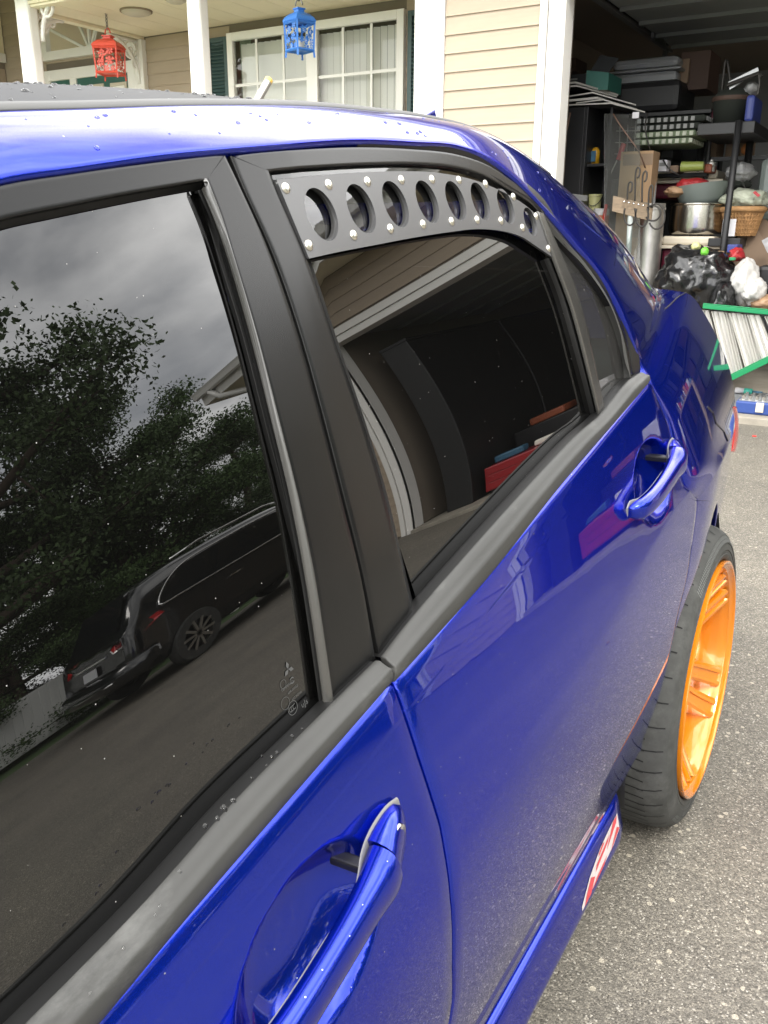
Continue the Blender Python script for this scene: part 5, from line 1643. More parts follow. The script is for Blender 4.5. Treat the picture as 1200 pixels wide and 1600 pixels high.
# lanterns hung under the porch ceiling
def lantern(mname, label, u0, u1, vt, vb, Y, colour):
    uc = (u0 + u1) / 2
    top, bot = at(uc, vt, Y), at(uc, vb, Y)
    wd_ = abs(at(u1, (vt + vb) / 2, Y)[0] - at(u0, (vt + vb) / 2, Y)[0])
    cx, cz = top[0], bot[2]
    h = top[2] - bot[2]; s = wd_ / 2 / (abs(math.cos(ROTL[mname])) + abs(math.sin(ROTL[mname]))) * 0.93
    t = thing('lantern', label, 'lantern', (cx, Y, cz), 'lanterns hanging from the porch ceiling')
    a45 = ROTL[mname]
    ca, sa = math.cos(a45), math.sin(a45)
    def P(x, y, z):
        return (cx + x * ca - y * sa, Y + x * sa + y * ca, cz + z)
    m_ = MB()
    for sx in (-1, 1):
        for sy in (-1, 1):
            m_.tube([P(sx * s * .95, sy * s * .95, -0.02), P(sx * s * .9, sy * s * .9, 0.03), P(sx * s, sy * s, h * 0.72)], 0.010, 4)
    for z, f in ((0.03, .92), (h * 0.68, 1.0)):
        c_ = [P(-s * f, -s * f, z), P(s * f, -s * f, z), P(s * f, s * f, z), P(-s * f, s * f, z)]
        for i in range(4):
            m_.tube([c_[i], c_[(i + 1) % 4]], 0.011, 4)
    m_.build('lantern_frame', colour, t)
    m_ = MB(); rings = []
    for f, z in ((1.06, .705), (1.10, .72), (1.08, .745), (0.98, .80), (0.72, .87), (0.40, .91), (0.34, .92), (0.34, .965), (0.42, .975), (0.42, 1.0), (0.0, 1.0)):
        rings.append([P(-s * f, -s * f, h * z), P(s * f, -s * f, h * z), P(s * f, s * f, h * z), P(-s * f, s * f, h * z)])
    vs = [p for r_ in rings for p in r_]
    m_.add(vs, [(i * 4 + k, i * 4 + (k + 1) % 4, i * 4 + 4 + (k + 1) % 4, i * 4 + 4 + k) for i in range(len(rings) - 1) for k in range(4)] + [(3, 2, 1, 0)])
    m_.build('lantern_roof', colour, t, auto=40)
    m_ = MB(); m_.add([P(-s * .9, -s * .9, .032), P(s * .9, -s * .9, .032), P(s * .9, s * .9, .032), P(-s * .9, s * .9, .032)], [(0, 1, 2, 3)]); m_.build('lantern_floor', colour, t)
    # pierced ornament on each side: discs and leaves cut from sheet
    rr_ = random.Random(len(label))
    m_ = MB()
    for side in range(4):
        def Q(a, z):
            d = s * 0.96
            return {0: P(a, -d, z), 1: P(d, a, z), 2: P(-a, d, z), 3: P(-d, -a, z)}[side]
        def ring_(ca_, cz_, r0, r1, n=12):
            vs = []
            for k in range(n):
                an = k * 2 * math.pi / n
                vs += [Q(ca_ + r0 * math.cos(an), cz_ + r0 * math.sin(an)), Q(ca_ + r1 * math.cos(an), cz_ + r1 * math.sin(an))]
            m_.add(vs, [(2 * k, 2 * k + 1, (2 * k + 3) % (2 * n), (2 * k + 2) % (2 * n)) for k in range(n)])
        for fx, fz, fr in ((-.30, .52, .34), (.42, .60, .30), (.30, .36, .34), (-.48, .30, .30), (.05, .17, .26), (.62, .17, .22)):
            ring_(fx * s, fz * h, s * fr * .18, s * fr * .42, 10)
            for q in range(6):
                an = q * math.pi / 3 + fx
                ring_(fx * s + s * fr * .72 * math.cos(an), fz * h + s * fr * .72 * math.sin(an), 0.0, s * fr * .30, 7)
        for q in range(5):
            a0 = rr_.uniform(-.8, .6) * s; z0_ = rr_.uniform(.08, .62) * h
            m_.add([Q(a0, z0_), Q(a0 + .30 * s, z0_ + .05 * h), Q(a0 + .12 * s, z0_ + .11 * h)], [(0, 1, 2)])
    m_.build('lantern_ornament', colour, t)
    m_ = MB(); m_.lathe([(0.0, .035), (s * .34, .035), (s * .34, h * .30), (0, h * .30)], (cx, Y, cz), 14)
    m_.build('candle', 'candle', t)
    m_ = MB(); m_.tube([(cx + 0.035 * math.cos(a), Y, top[2] + 0.02 + 0.045 * math.sin(a)) for a in np.linspace(0, math.pi, 10)], 0.006, 6)
    m_.build('lantern_loop', colour if 'red' in mname else 'chain', t, smooth=True)
    m_ = MB(); z = top[2] + 0.055; k = 0
    while z < PZ - 0.005:
        l = 0.030
        m_.tube([(cx + (0.010 * math.cos(a) if k % 2 else 0), Y + (0 if k % 2 else 0.010 * math.cos(a)), z + l / 2 + l * 0.62 * math.sin(a)) for a in np.linspace(0, 2 * math.pi, 9)], 0.0042, 5); z += l; k += 1
    ch = m_.build('chain', 'chain', t); ch['kind'] = 'stuff'
    return t
ROTL = {'blue': math.radians(-18), 'red': math.radians(25)}
lantern('blue', 'blue pierced metal lantern hanging in front of the window', 448.5, 486, 13, 86, 4.75, 'lantern_blue')
lantern('red', 'red pierced metal lantern hanging on a chain beside the entry door', 150, 187, 56, 121, 5.05, 'lantern_red')

# garage inside
GZ = 2.98
box('inner_wall', -3.05, -2.95, YG + 0.16, 10.0, 0.05, GZ, 'drywall', house)
box('inner_wall', RJ0 + 0.02, RJ0 + 0.12, YG + 0.16, 10.0, 0.05, GZ, 'drywall', house)
box('back_wall', -3.1, RJ0 + 0.3, 10.0, 10.1, 0.0, GZ, 'drywall', house)
zk = at(1120, 72, 9.85)[2]
box('back_ledge', -2.94, RJ0 + 0.015, 9.85, 9.998, 0.05, zk, 'tote_grey', house, 0.01)
box('inner_wall', -2.96, TR_R, YG + 0.142, YG + 0.16, 0.05, GZ, 'drywall', house)
box('garage_ceiling', -3.05, RJ0 + 0.2, YG + 0.14, 10.1, GZ, GZ + 0.05, 'drywall', house)
# raised sectional door under the ceiling with its track
DZ = 2.80
pd = at_z(1050, 74, DZ)
DXL = pd[0]
gd = bpy.data.objects.new('garage_door', None); COL.objects.link(gd); adopt(gd, house)
yy = YG + 0.45
while yy < pd[1] - 0.3:
    ye = min(yy + 0.52, pd[1])
    m_ = MB(); m_.box(DXL, RJ0 - 0.06, yy, ye - 0.008, DZ, DZ + 0.045)
    for a in (0.06, 0.20, 0.34):
        pass
    pnl = m_.build('door_section', 'door_panel', gd, bevel=0.006)
    m_ = MB(); m_.box(DXL + 0.02, RJ0 - 0.09, ye - 0.06, ye - 0.03, DZ - 0.03, DZ - 0.001); m_.build('door_rib', 'door_panel', pnl)
    yy += 0.52
pa = at_z(950, 2, DZ + 0.02)
m_ = MB()
xt = DXL - 0.05
m_.box(xt - 0.02, xt + 0.03, YG + 0.3, pd[1] + 0.12, DZ - 0.02, DZ + 0.0); m_.box(xt - 0.02, xt - 0.012, YG + 0.3, pd[1] + 0.12, DZ, DZ + 0.06)
m_.box(xt - 0.03, xt + 0.01, pd[1] + 0.0, pd[1] + 0.035, DZ - 0.06, GZ); m_.box(xt - 0.03, xt + 0.01, pd[1] - 0.8, pd[1] - 0.765, DZ, GZ)
m_.build('door_track', 'track_metal', gd)
m_ = MB(); m_.tube([(xt + 0.09, YG + 0.9, DZ + 0.07), (xt + 0.09, pd[1] - 0.2, DZ + 0.07)], 0.03, 10)
for k in range(7):
    m_.lathe([(0.028, -0.012), (0.055, -0.012), (0.055, 0.012), (0.028, 0.012)], (xt + 0.06, pd[1] - 0.35 - 0.05 * k, DZ - 0.01), 12, 'x')
m_.build('door_rollers', 'track_metal', gd)

# ------------------------------------------------------------------ things in the garage
def pb(u0, v0, u1, v1, Y):
    um, vm = (u0 + u1) / 2, (v0 + v1) / 2
    return at(u0, vm, Y)[0], at(u1, vm, Y)[0], at(um, v1, Y)[2], at(um, v0, Y)[2]
def pbox(name, label, cat, u0, v0, u1, v1, Y, d, m, bevel=0.006, zmin=None, group=None):
    x0, x1, z0, z1 = pb(u0, v0, u1, v1, Y)
    if zmin is not None:
        z0 = zmin
    return tag(box(name, x0, x1, Y, Y + d, z0, z1, m, None, bevel), label, cat, group)
FZ = 0.05
# black wardrobe-like shelving at the left jamb
x0, x1, z0, z1 = pb(868, 168, 946, 330, 5.35)
xm = at(914, 250, 5.35)[0]
xl = at(864, 250, 5.35)[0]
cab = thing('cabinet', 'tall black cabinet with an open shelf column beside the garage jamb', 'cabinet', ((xl + x1) / 2, 5.6, FZ))
box('cabinet_side', xl, xm - 0.01, 5.30, 5.34, FZ, z1, 'black_wood', cab, 0.003)
box('cabinet_side', xm - 0.008, xm + 0.016, 5.30, 5.80, FZ, z1, 'black_wood', cab, 0.003)
box('cabinet_side', x1, x1 + 0.02, 5.38, 5.80, FZ, z1, 'black_wood', cab, 0.003)
box('cabinet_back', xl, x1, 5.78, 5.80, FZ, z1, 'black_wood', cab)
box('cabinet_top', xl, x1 + 0.02, 5.345, 5.80, z1 + 0.001, z1 + 0.021, 'black_wood', cab)
zs = [at(925, 331, 5.5)[2], at(925, 258, 5.5)[2]]
for z in zs:
    box('cabinet_shelf', xm + 0.018, x1 - 0.001, 5.36, 5.775, z - 0.02, z, 'black_wood', cab)
m_ = MB(); m_.tube(catmull([at(891, 176, 5.29), at(885, 205, 5.28), at(878, 230, 5.285), at(872, 250, 5.29)], 12), 0.007, 6)
tag(m_.build('cable', 'wire_brown', None, smooth=True), 'thin brown cable hanging down the front of the black cabinet', 'cable')
# thin boards lying on top of it
def slab(label, corners, Y0, dz, k):
    m_ = MB()
    P_ = [at(u, v, Y) for u, v, Y in corners]
    n = len(P_)
    m_.add(P_ + [p - np.array([0, 0, dz]) for p in P_], [tuple(range(n)), tuple(range(2 * n - 1, n - 1, -1))] + [(i, (i + 1) % n, n + (i + 1) % n, n + i) for i in range(n)])
    o = m_.build('board', 'board_face', None)
    o.data.materials.append(MATS['board_edge'])
    for i, p in enumerate(o.data.polygons):
        if i >= 2:
            p.material_index = 1
    return tag(o, label, 'board', 'thin boards lying on the black cabinet')
slab('topmost white edged black board lying on the cabinet', [(862, 131, 5.3), (899, 127, 5.3), (966, 147, 5.75), (905, 140, 5.95)], 5.3, 0.014, 0)
slab('second white edged black board, under the topmost one', [(862, 137, 5.28), (901, 132.5, 5.28), (964, 150, 5.7), (905, 146, 5.95)], 5.3, 0.012, 1)
slab('long warped board whose tip sticks out furthest right of the cabinet', [(866, 153, 5.27), (926, 143.5, 5.25), (994, 163, 5.55), (960, 160, 5.95)], 5.3, 0.010, 2)
slab('brownish board under the white edged boards on the cabinet', [(862, 158, 5.26), (934, 151, 5.26), (972, 163, 5.6), (900, 160, 5.9)], 5.3, 0.016, 3)
slab('grey board second from the bottom of the pile on the cabinet', [(900, 160, 5.27), (942, 154.5, 5.25), (996, 170, 5.5), (960, 168, 5.9)], 5.3, 0.009, 4)
slab('bottom board of the pile lying on the black cabinet', [(864, 164, 5.28), (955, 160, 5.26), (1008, 174, 5.5), (950, 172, 5.8)], 5.3, 0.010, 5)
# open printed box on the boards
x0, x1, z0, z1 = pb(919, 110, 950, 141, 5.55)
pbx = thing('carton', 'black and teal printed carton with its lid flap standing open', 'carton', ((x0 + x1) / 2 - 0.1, 5.65, z0))
xa = at(866, 125, 5.45)[0]
box('carton_body', xa, x0 - 0.002, 5.50, 5.85, z0, z1 - 0.02, 'dark_print', pbx, 0.003)
m_ = MB(); m_.add([(x0, 5.50, z0), (x1, 5.56, z0), (x1, 5.56, z1 - 0.02), (x0, 5.50, z1)], [(0, 1, 2, 3)]); m_.add([(x1, 5.56, z0), (x1, 5.9, z0), (x1, 5.9, z1 - .02), (x1, 5.56, z1 - .02)], [(0, 1, 2, 3)])
m_.build('carton_end', 'teal_print', pbx)
m_ = MB(); fl_ = [at(923, 110, 5.5), at(951, 113, 5.56), at(967, 91, 5.62), at(938, 86, 5.56)]
m_.add(fl_ + [p + np.array([0, 0.006, 0]) for p in fl_], [(0, 1, 2, 3), (7, 6, 5, 4)] + [(i, (i + 1) % 4, 4 + (i + 1) % 4, 4 + i) for i in range(4)])
m_.build('carton_flap', 'dark_print', pbx)
m_ = MB()
for r in range(3):
    za = z1 - 0.045 - r * 0.028
    m_.add([(x0 + (x1 - x0) * .22, 5.5035 + .06 * .22, za), (x0 + (x1 - x0) * .8, 5.5035 + .06 * .8 - .003, za), (x0 + (x1 - x0) * .8, 5.5035 + .06 * .8 - .003, za - .018), (x0 + (x1 - x0) * .22, 5.5035 + .06 * .22, za - .018)], [(0, 1, 2, 3)])
m_.build('carton_print', 'print_faint', pbx)
m_ = MB()
for r in range(2):
    za = z1 - 0.05 - r * 0.035
    m_.box(xa + 0.02, x0 - 0.07 + 0.03 * r, 5.4985, 5.4995, za - 0.012, za)
m_.build('carton_print', 'print_grey', pbx)
pbox('carton', 'small brown carton on the shelf by the garage jamb, above the boards', 'carton', 872, 91, 899, 112, 6.1, 0.3, 'brown_box')
# tote with rounded lid, black suitcase, brown box on the high shelf
x0, x1, z0, z1 = pb(952, 89, 1063, 133, 6.0)
tt = thing('storage_tote', 'grey translucent storage tote with a rounded lid on the high shelf', 'storage tote', ((x0 + x1) / 2, 6.3, z0))
zl_ = z0 + (z1 - z0) * 0.48
box('tote_body', x0 + 0.02, x1 - 0.03, 6.02, 6.5, z0, zl_, 'tote_grey', tt, 0.03)
box('tote_rim', x0, x1, 5.99, 6.53, zl_ + 0.001, zl_ + 0.018, 'tote_grey', tt, 0.006)
box('tote_lid', x0 + 0.015, x1 - 0.02, 6.01, 6.51, zl_ + 0.019, z1, 'tote_grey', tt, 0.06)
sc_ = pbox('suitcase', 'black soft suitcase lying under the grey tote', 'suitcase', 950, 126, 1062, 176, 5.95, 0.55, 'black_plastic', 0.05)
x0, x1, z0, z1 = pb(1060, 80, 1108, 140, 6.2)
pbox('wooden_box', 'dark brown upright box beside the grey tote', 'box', 1062, 80, 1108, 140, 6.2, 0.4, 'brown_box', 0.004)
pbox('christmas_box', 'narrow tan and red printed box wedged behind the grey tote', 'box', 1060, 92, 1076, 130, 6.15, 0.04, 'dark_card', 0.004)
bpy.data.objects['christmas_box'].name = 'printed_box'
# high shelf board carrying them
x0, x1, z0, z1 = pb(945, 140, 1180, 150, 5.95)
rk = thing('shelving_unit', 'black storage rack at the back left of the garage, loaded with totes', 'shelving unit', (at(1010, 180, 6)[0], 6.2, FZ))
zt_ = at(1000, 176, 5.95)[2]
box('rack_shelf', at(950, 176, 5.95)[0], at(1112, 176, 5.95)[0], 5.94, 6.55, zt_ - 0.035, zt_ - 0.004, 'black_plastic', rk, 0.004)
zt2 = at(1050, 270, 5.9)[2]
box('rack_shelf', at(1000, 270, 5.9)[0], at(1105, 270, 5.9)[0], 5.9, 6.5, zt2 - 0.035, zt2 - 0.004, 'black_plastic', rk, 0.004)
for u in (1000, 1104):
    x = at(u, 250, 5.95)[0]
    for y in (5.97, 6.48):
        m_ = MB(); m_.tube([(x, y, FZ), (x, y, zt_ - 0.036)], 0.02, 8); m_.build('rack_post', 'black_plastic', rk)
box('rack_back', at(950, 250, 6.6)[0], at(1112, 250, 6.6)[0], 6.56, 6.60, FZ, zt_ - .04, 'black_plastic', rk)
# folded striped cushions
x0, x1, z0, z1 = pb(990, 181, 1090, 226, 5.55)
xm_ = at(1058, 200, 5.55)[0]
for k in range(4):
    za, zb_ = z0 + (z1 - z0) * k / 4, z0 + (z1 - z0) * (k + 1) / 4 - 0.004
    t = thing('folded_cushion', ['lowest pale green folded cushion of the stack in the rack', 'second pale green folded cushion from the bottom of the stack',
                                 'third folded cushion, dark with green piping, in the stack', 'topmost dark ribbed cushion of the stack in the rack'][k], 'cushion', ((x0 + xm_) / 2, 5.75, za), 'folded cushions stacked in the rack')
    box('cushion_body', x0, xm_ + 0.20 - 0.03 * (3 - k), 5.55, 6.05, za, zb_, 'cushion_green' if k < 2 else 'cushion_dark', t, 0.018)
    m_ = MB(); n_ = 9
    for q in range(n_):
        xq = x0 + (xm_ + 0.12 - x0) * (q + 0.5) / n_
        m_.box(xq, xq + 0.028, 5.543, 5.549, za + 0.008, zb_ - 0.008)
    for q in range(7):
        yq = 5.58 + 0.06 * q; xe = xm_ + 0.20 - 0.03 * (3 - k)
        m_.box(xe + 0.001, xe + 0.006, yq, yq + 0.03, za + 0.008, zb_ - 0.008)
    cst = m_.build('cushion_stripes', 'print_grey' if k > 1 else 'green_bag', t); cst['kind'] = 'stuff'
# glass sheet leaning at the cabinet
P_ = [at(944, 178, 5.28), at(1000, 178, 5.22), at(1000, 420, 5.05), at(944, 420, 5.10)]
o = link('glass_sheet', P_ + [p + np.array([0.0, 0.006, 0.0]) for p in P_], [(0, 1, 2, 3), (7, 6, 5, 4)] + [(i, (i + 1) % 4, 4 + (i + 1) % 4, 4 + i) for i in range(4)], 'sheet_glass')
tag(o, 'clear glass sheet leaning upright between the cabinet and the cardboard', 'glass sheet')
pc = at(994, 180, 5.2)
box_ = box('paper_tag', pc[0] - 0.028, pc[0] + 0.02, 5.20, 5.203, pc[2] - 0.02, pc[2] + 0.022, 'white_paper', None); tag(box_, 'small white tag at the top corner of the glass sheet', 'tag')
# small things in the shelf column
x0, x1, z0, z1 = pb(921, 230, 935, 257, 5.45)
bt = thing('bottle', 'yellow bottle with a blue label on the cabinet shelf', 'bottle', ((x0 + x1) / 2, 5.48, z0))
m_ = MB(); m_.lathe([(0, 0), ((x1 - x0) / 2, 0), ((x1 - x0) / 2, (z1 - z0) * .8), ((x1 - x0) * .3, (z1 - z0) * .93), ((x1 - x0) * .2, z1 - z0), (0, z1 - z0)], ((x0 + x1) / 2, 5.48, z0), 16, sy=.7); m_.build('bottle_body', 'yellow', bt, smooth=True)
box('bottle_label', x0 + 0.018, x1 - 0.018, 5.437, 5.441, z0 + 0.02, z0 + (z1 - z0) * .78, 'label_blue', bt)
m_ = MB(); a = at(912, 234, 5.42); b = at(919, 240, 5.40); m_.tube([a, b], [0.012, 0.016], 8); tag(m_.build('brush_handle', 'candle', None), 'pale handle poking out beside the yellow bottle', 'handle')
x0, x1, z0, z1 = pb(912, 303, 934, 331, 5.40)
bk = thing('bucket', 'small pale yellow bucket on the cabinet shelf', 'bucket', ((x0 + x1) / 2, 5.5, z0))
r_ = (x1 - x0) / 2
m_ = MB(); m_.lathe([(0, 0.003), (r_ * .80, 0), (r_ * .96, (z1 - z0) * .86), (r_ * 1.03, (z1 - z0) * .87), (r_ * 1.03, z1 - z0), (r_ * .93, z1 - z0), (r_ * .78, 0.01), (0, .01)], ((x0 + x1) / 2, 5.5, z0), 24); m_.build('bucket_body', 'bucket_yellow', bk, auto=40)
m_ = MB(); cx_ = (x0 + x1) / 2; m_.tube([(cx_ + r_ * 1.04 * math.cos(a), 5.5 - r_ * 1.0 * math.sin(a), z0 + (z1 - z0) * .9 - (z1 - z0) * .55 * math.sin(a)) for a in np.linspace(0, math.pi, 14)], 0.003, 5); m_.build('bucket_bail', 'iron', bk)
x0, x1, z0, z1 = pb(906, 288, 914, 328, 5.42)
sp_ = thing('spray_can', 'red and white spray can behind the pale yellow bucket', 'spray can', ((x0 + x1) / 2, 5.5, z0))
m_ = MB(); r_ = 0.035; m_.lathe([(0, 0), (r_, 0), (r_, (z1 - z0) * .62), (0, (z1 - z0) * .62)], ((x0 + x1) / 2, 5.5, z0), 16); m_.build('can_body', 'red', sp_, auto=40)
m_ = MB(); m_.lathe([(r_, (z1 - z0) * .625), (r_ * .98, (z1 - z0) * .8), (r_ * .5, z1 - z0), (0, z1 - z0)], ((x0 + x1) / 2, 5.5, z0), 16); m_.build('can_cap', 'candle', sp_, smooth=True)
x0, x1, z0, z1 = pb(922, 330, 946, 400, 5.25)
ob = thing('plastic_bin', 'rust orange bin with a clear rim below the bucket', 'bin', ((x0 + x1) / 2, 5.3, FZ))
m_ = MB(); r_ = (x1 - x0) / 2; m_.lathe([(0, FZ), (r_ * .85, FZ), (r_, z0 + 0.2), (r_, z1 - 0.03)], ((x0 + x1) / 2, 5.3, 0), 20); m_.build('bin_body', 'orange_bin', ob, auto=40)
m_ = MB(); m_.lathe([(r_ * 1.0, z1 - 0.028), (r_ * .96, z1 + 0.02), (r_ * .90, z1 + 0.02), (r_ * .9, z1 - 0.03)], ((x0 + x1) / 2, 5.3, 0), 20); m_.build('bin_rim', 'clear_bag', ob, smooth=True)
m_ = MB(); m_.tube([at(940, 365, 5.2), at(947.5, 319, 5.2)], 0.012, 8); tag(m_.build('red_rod', 'red', None), 'bright red rod standing beside the orange bin', 'rod')
x0, x1, z0, z1 = pb(945, 280, 968, 372, 5.5)
tag(box('green_bin', x0, x1, 5.5, 5.8, FZ, z1, 'cushion_dark', None, 0.02), 'dark green bin standing behind the glass sheet', 'bin')
bpy.data.objects['green_bin'].name = 'storage_bin'
# red handled tool behind the glass
m_ = MB(); m_.tube([at(966, 250, 5.45), at(975, 224, 5.45)], 0.020, 8); hs = m_.build('saw_grip', 'tool_red', None)
tag(hs, 'red tool grip seen through the glass sheet', 'tool')
hs.name = 'red_grip'
m_ = MB(); m_.tube([at(964, 251, 5.46), at(950, 280, 5.46)], 0.006, 6); m_.build('grip_shaft', 'galvanised', None); tag(bpy.data.objects['grip_shaft'], 'thin metal rod seen through the glass sheet below the red grip', 'rod')
m_ = MB()
for q in range(4):
    m_.tube([at(957 + q * 12, 195, 5.5), at(955 + q * 12, 245, 5.5)], 0.004, 5)
for q in range(3):
    m_.tube([at(953, 205 + q * 18, 5.5), at(1000, 204 + q * 18, 5.5)], 0.004, 5)
tag(m_.build('wire_rack', 'galvanised', None), 'thin wire rack behind the glass sheet', 'wire rack')
# tall cardboard tubes, hooked board, pole, duct
x0, x1, z0, z1 = pb(962, 236, 1012, 420, 5.30)
cbx = thing('tall_carton', 'tall narrow cardboard carton standing behind the hook board', 'carton', ((x0 + x1) / 2, 5.4, FZ))
box('carton_body', x0, x1, 5.32, 5.5, FZ, z1, 'cardboard', cbx, 0.004)
box('carton_tape', x0 + 0.02, x1 - 0.001, 5.316, 5.319, z1 - 0.10, z1 - 0.02, 'dark_card', cbx)
box('carton_panel', (x0 + x1) / 2 + 0.01, x1 - 0.005, 5.315, 5.3185, z1 - 0.62, z1 - 0.36, 'raw_wood', cbx)
P_ = [at(1006, 420, 5.34), at(1015, 420, 5.34), at(1028, 245, 5.5), at(1014, 242, 5.5)]
o = link('grey_panel', P_ + [p + np.array([0, 0.02, 0]) for p in P_], [(0, 1, 2, 3), (7, 6, 5, 4)] + [(i, (i + 1) % 4, 4 + (i + 1) % 4, 4 + i) for i in range(4)], 'tote_grey')
o.name = 'panel_strip'; tag(o, 'narrow grey strip leaning right of the tall cardboard carton', 'strip')
dn = thing('duct_pipe', 'round galvanised duct pipe standing right of the cardboard carton', 'duct', (at(1017, 380, 5.25)[0], 5.25, FZ))
x0, x1, z0, z1 = pb(999, 318, 1036, 400, 5.25)
m_ = MB(); r_ = (x1 - x0) / 2; m_.lathe([(r_ * .92, z1 - 0.3), (r_ * .94, z1), (r_, z1), (r_, FZ)], ((x0 + x1) / 2, 5.25, 0), 32); m_.build('duct_wall', 'galvanised', dn, auto=50)
m_ = MB(); m_.lathe([(r_ * 1.0, z1 - .05), (r_ * 1.05, z1 - .045), (r_ * 1.05, z1 - .03), (r_, z1 - .025)], ((x0 + x1) / 2, 5.25, 0), 32); m_.build('duct_bead', 'galvanised', dn)
m_ = MB(); m_.tube([at(985, 336, 5.12), at(981, 415, 5.12), at(978, 470, 5.12)], 0.020, 10); tag(m_.build('broom_pole', 'pole_white', None, smooth=True), 'pale greenish pole standing under the hook board', 'pole')
a0_, a1_ = at(959, 307, 5.08), at(1018, 322, 5.12); hgt = at(959, 307, 5.08)[2] - at(959, 329, 5.08)[2]
hb = thing('hook_board', 'weathered wooden board with dark wire hooks in front of the carton', 'hook board', tuple((a0_ + a1_) / 2 - np.array([0, 0, hgt])))
m_ = MB(); m_.add([a0_, a1_, a1_ - [0, 0, hgt], a0_ - [0, 0, hgt]] + [p + np.array([0.0, 0.025, 0]) for p in (a0_, a1_, a1_ - [0, 0, hgt], a0_ - [0, 0, hgt])], [(0, 1, 2, 3), (7, 6, 5, 4)] + [(i, (i + 1) % 4, 4 + (i + 1) % 4, 4 + i) for i in range(4)])
m_.build('plank', 'raw_wood', hb, bevel=0.004)
for k, (u, top) in enumerate(((980, 285), (992, 262), (1003, 268), (1016, 292))):
    m_ = MB(); pts = [at(u, 312 + k * 2, 5.07), at(u + 1, top + 10, 5.07), at(u + 4, top, 5.07), at(u + 8, top + 4, 5.07), at(u + 7, top + 12, 5.065), at(u + 3, top + 16, 5.06)]
    if k == 3:
        pts = [at(1013, 330, 5.08), at(1014, 300, 5.07), at(1017, 290, 5.07), at(1020, 294, 5.07), at(1019, 325, 5.07)]
    m_.tube(catmull(pts, 22), 0.0065, 6); m_.build('wire_hook', 'iron', hb, smooth=True)
for k, (cu, cv, ru, rv) in enumerate(((984, 335, 9, 17), (1003, 336, 10, 18), (1026, 338, 13, 20), (1020, 333, 12, 12))):
    m_ = MB(); pts = [at(cu + ru * math.cos(a), cv + rv * math.sin(a), 5.05) for a in np.linspace(-0.6 if k < 2 else -2.4, math.pi + 0.6 if k < 2 else 2.6, 18)]
    m_.tube(pts, 0.0065, 6); m_.build('wire_hook', 'iron', hb, smooth=True)
for k in range(5):
    p = at(975 + k * 7.5, 316 + k * 1.5, 5.07); m_ = MB(); m_.lathe([(0.0, -0.0), (0.012, 0.0), (0.008, 0.010), (0, 0.012)], p, 10); m_.build('screw_head', 'chrome', hb, smooth=True)
# pot pile on cream trays
x0, x1, z0, z1 = pb(1036, 318, 1127, 366, 5.45)
cx_, r_ = (x0 + x1) / 2, (x1 - x0) / 2
pot = thing('stock_pot', 'large shiny steel pot standing on a cream lidded tote', 'pot', (cx_, 5.45 + r_, z0))
m_ = MB(); m_.lathe([(0, 0.005), (r_ * .93, 0.0), (r_ * .985, 0.02), (r_, 0.05), (r_, z1 - z0 - .012), (r_ * 1.04, z1 - z0 - .004), (r_ * 1.04, z1 - z0 + .004), (r_ * .985, z1 - z0 + .002), (r_ * .97, .03), (0, .02)], (cx_, 5.45 + r_, z0), 56); m_.build('pot_body', 'steel', pot, auto=40)
def bowl(name, label, cat, u, v, ru, Y, hgt, m, tilt=(0, 0)):
    c = at(u, v, Y); r = abs(at(u + ru, v, Y)[0] - c[0])
    m_ = MB(); prof = [(0, 0), (r * .45, 0.0), (r * .75, hgt * .35), (r * .95, hgt * .85), (r * 1.02, hgt), (r * .98, hgt), (r * .72, hgt * .4), (r * .4, .012), (0, .012)]
    m_.lathe(prof, (0, 0, 0), 36); o = m_.build(name, m, None, auto=45)
    o.rotation_euler = (tilt[0], tilt[1], 0)
    tag(o, label, cat)
    o.location = c + np.array([0, r, 0]); return o
zpot = z1
bw = bowl('basin', 'grey green basin lying tilted on the steel pot', 'basin', 1079, 315, 45, 5.42, 0.17, 'bowl_grey', (0, math.radians(-7)))
bw.location = (cx_ + 0.02, 5.42 + r_, zpot - 0.03)
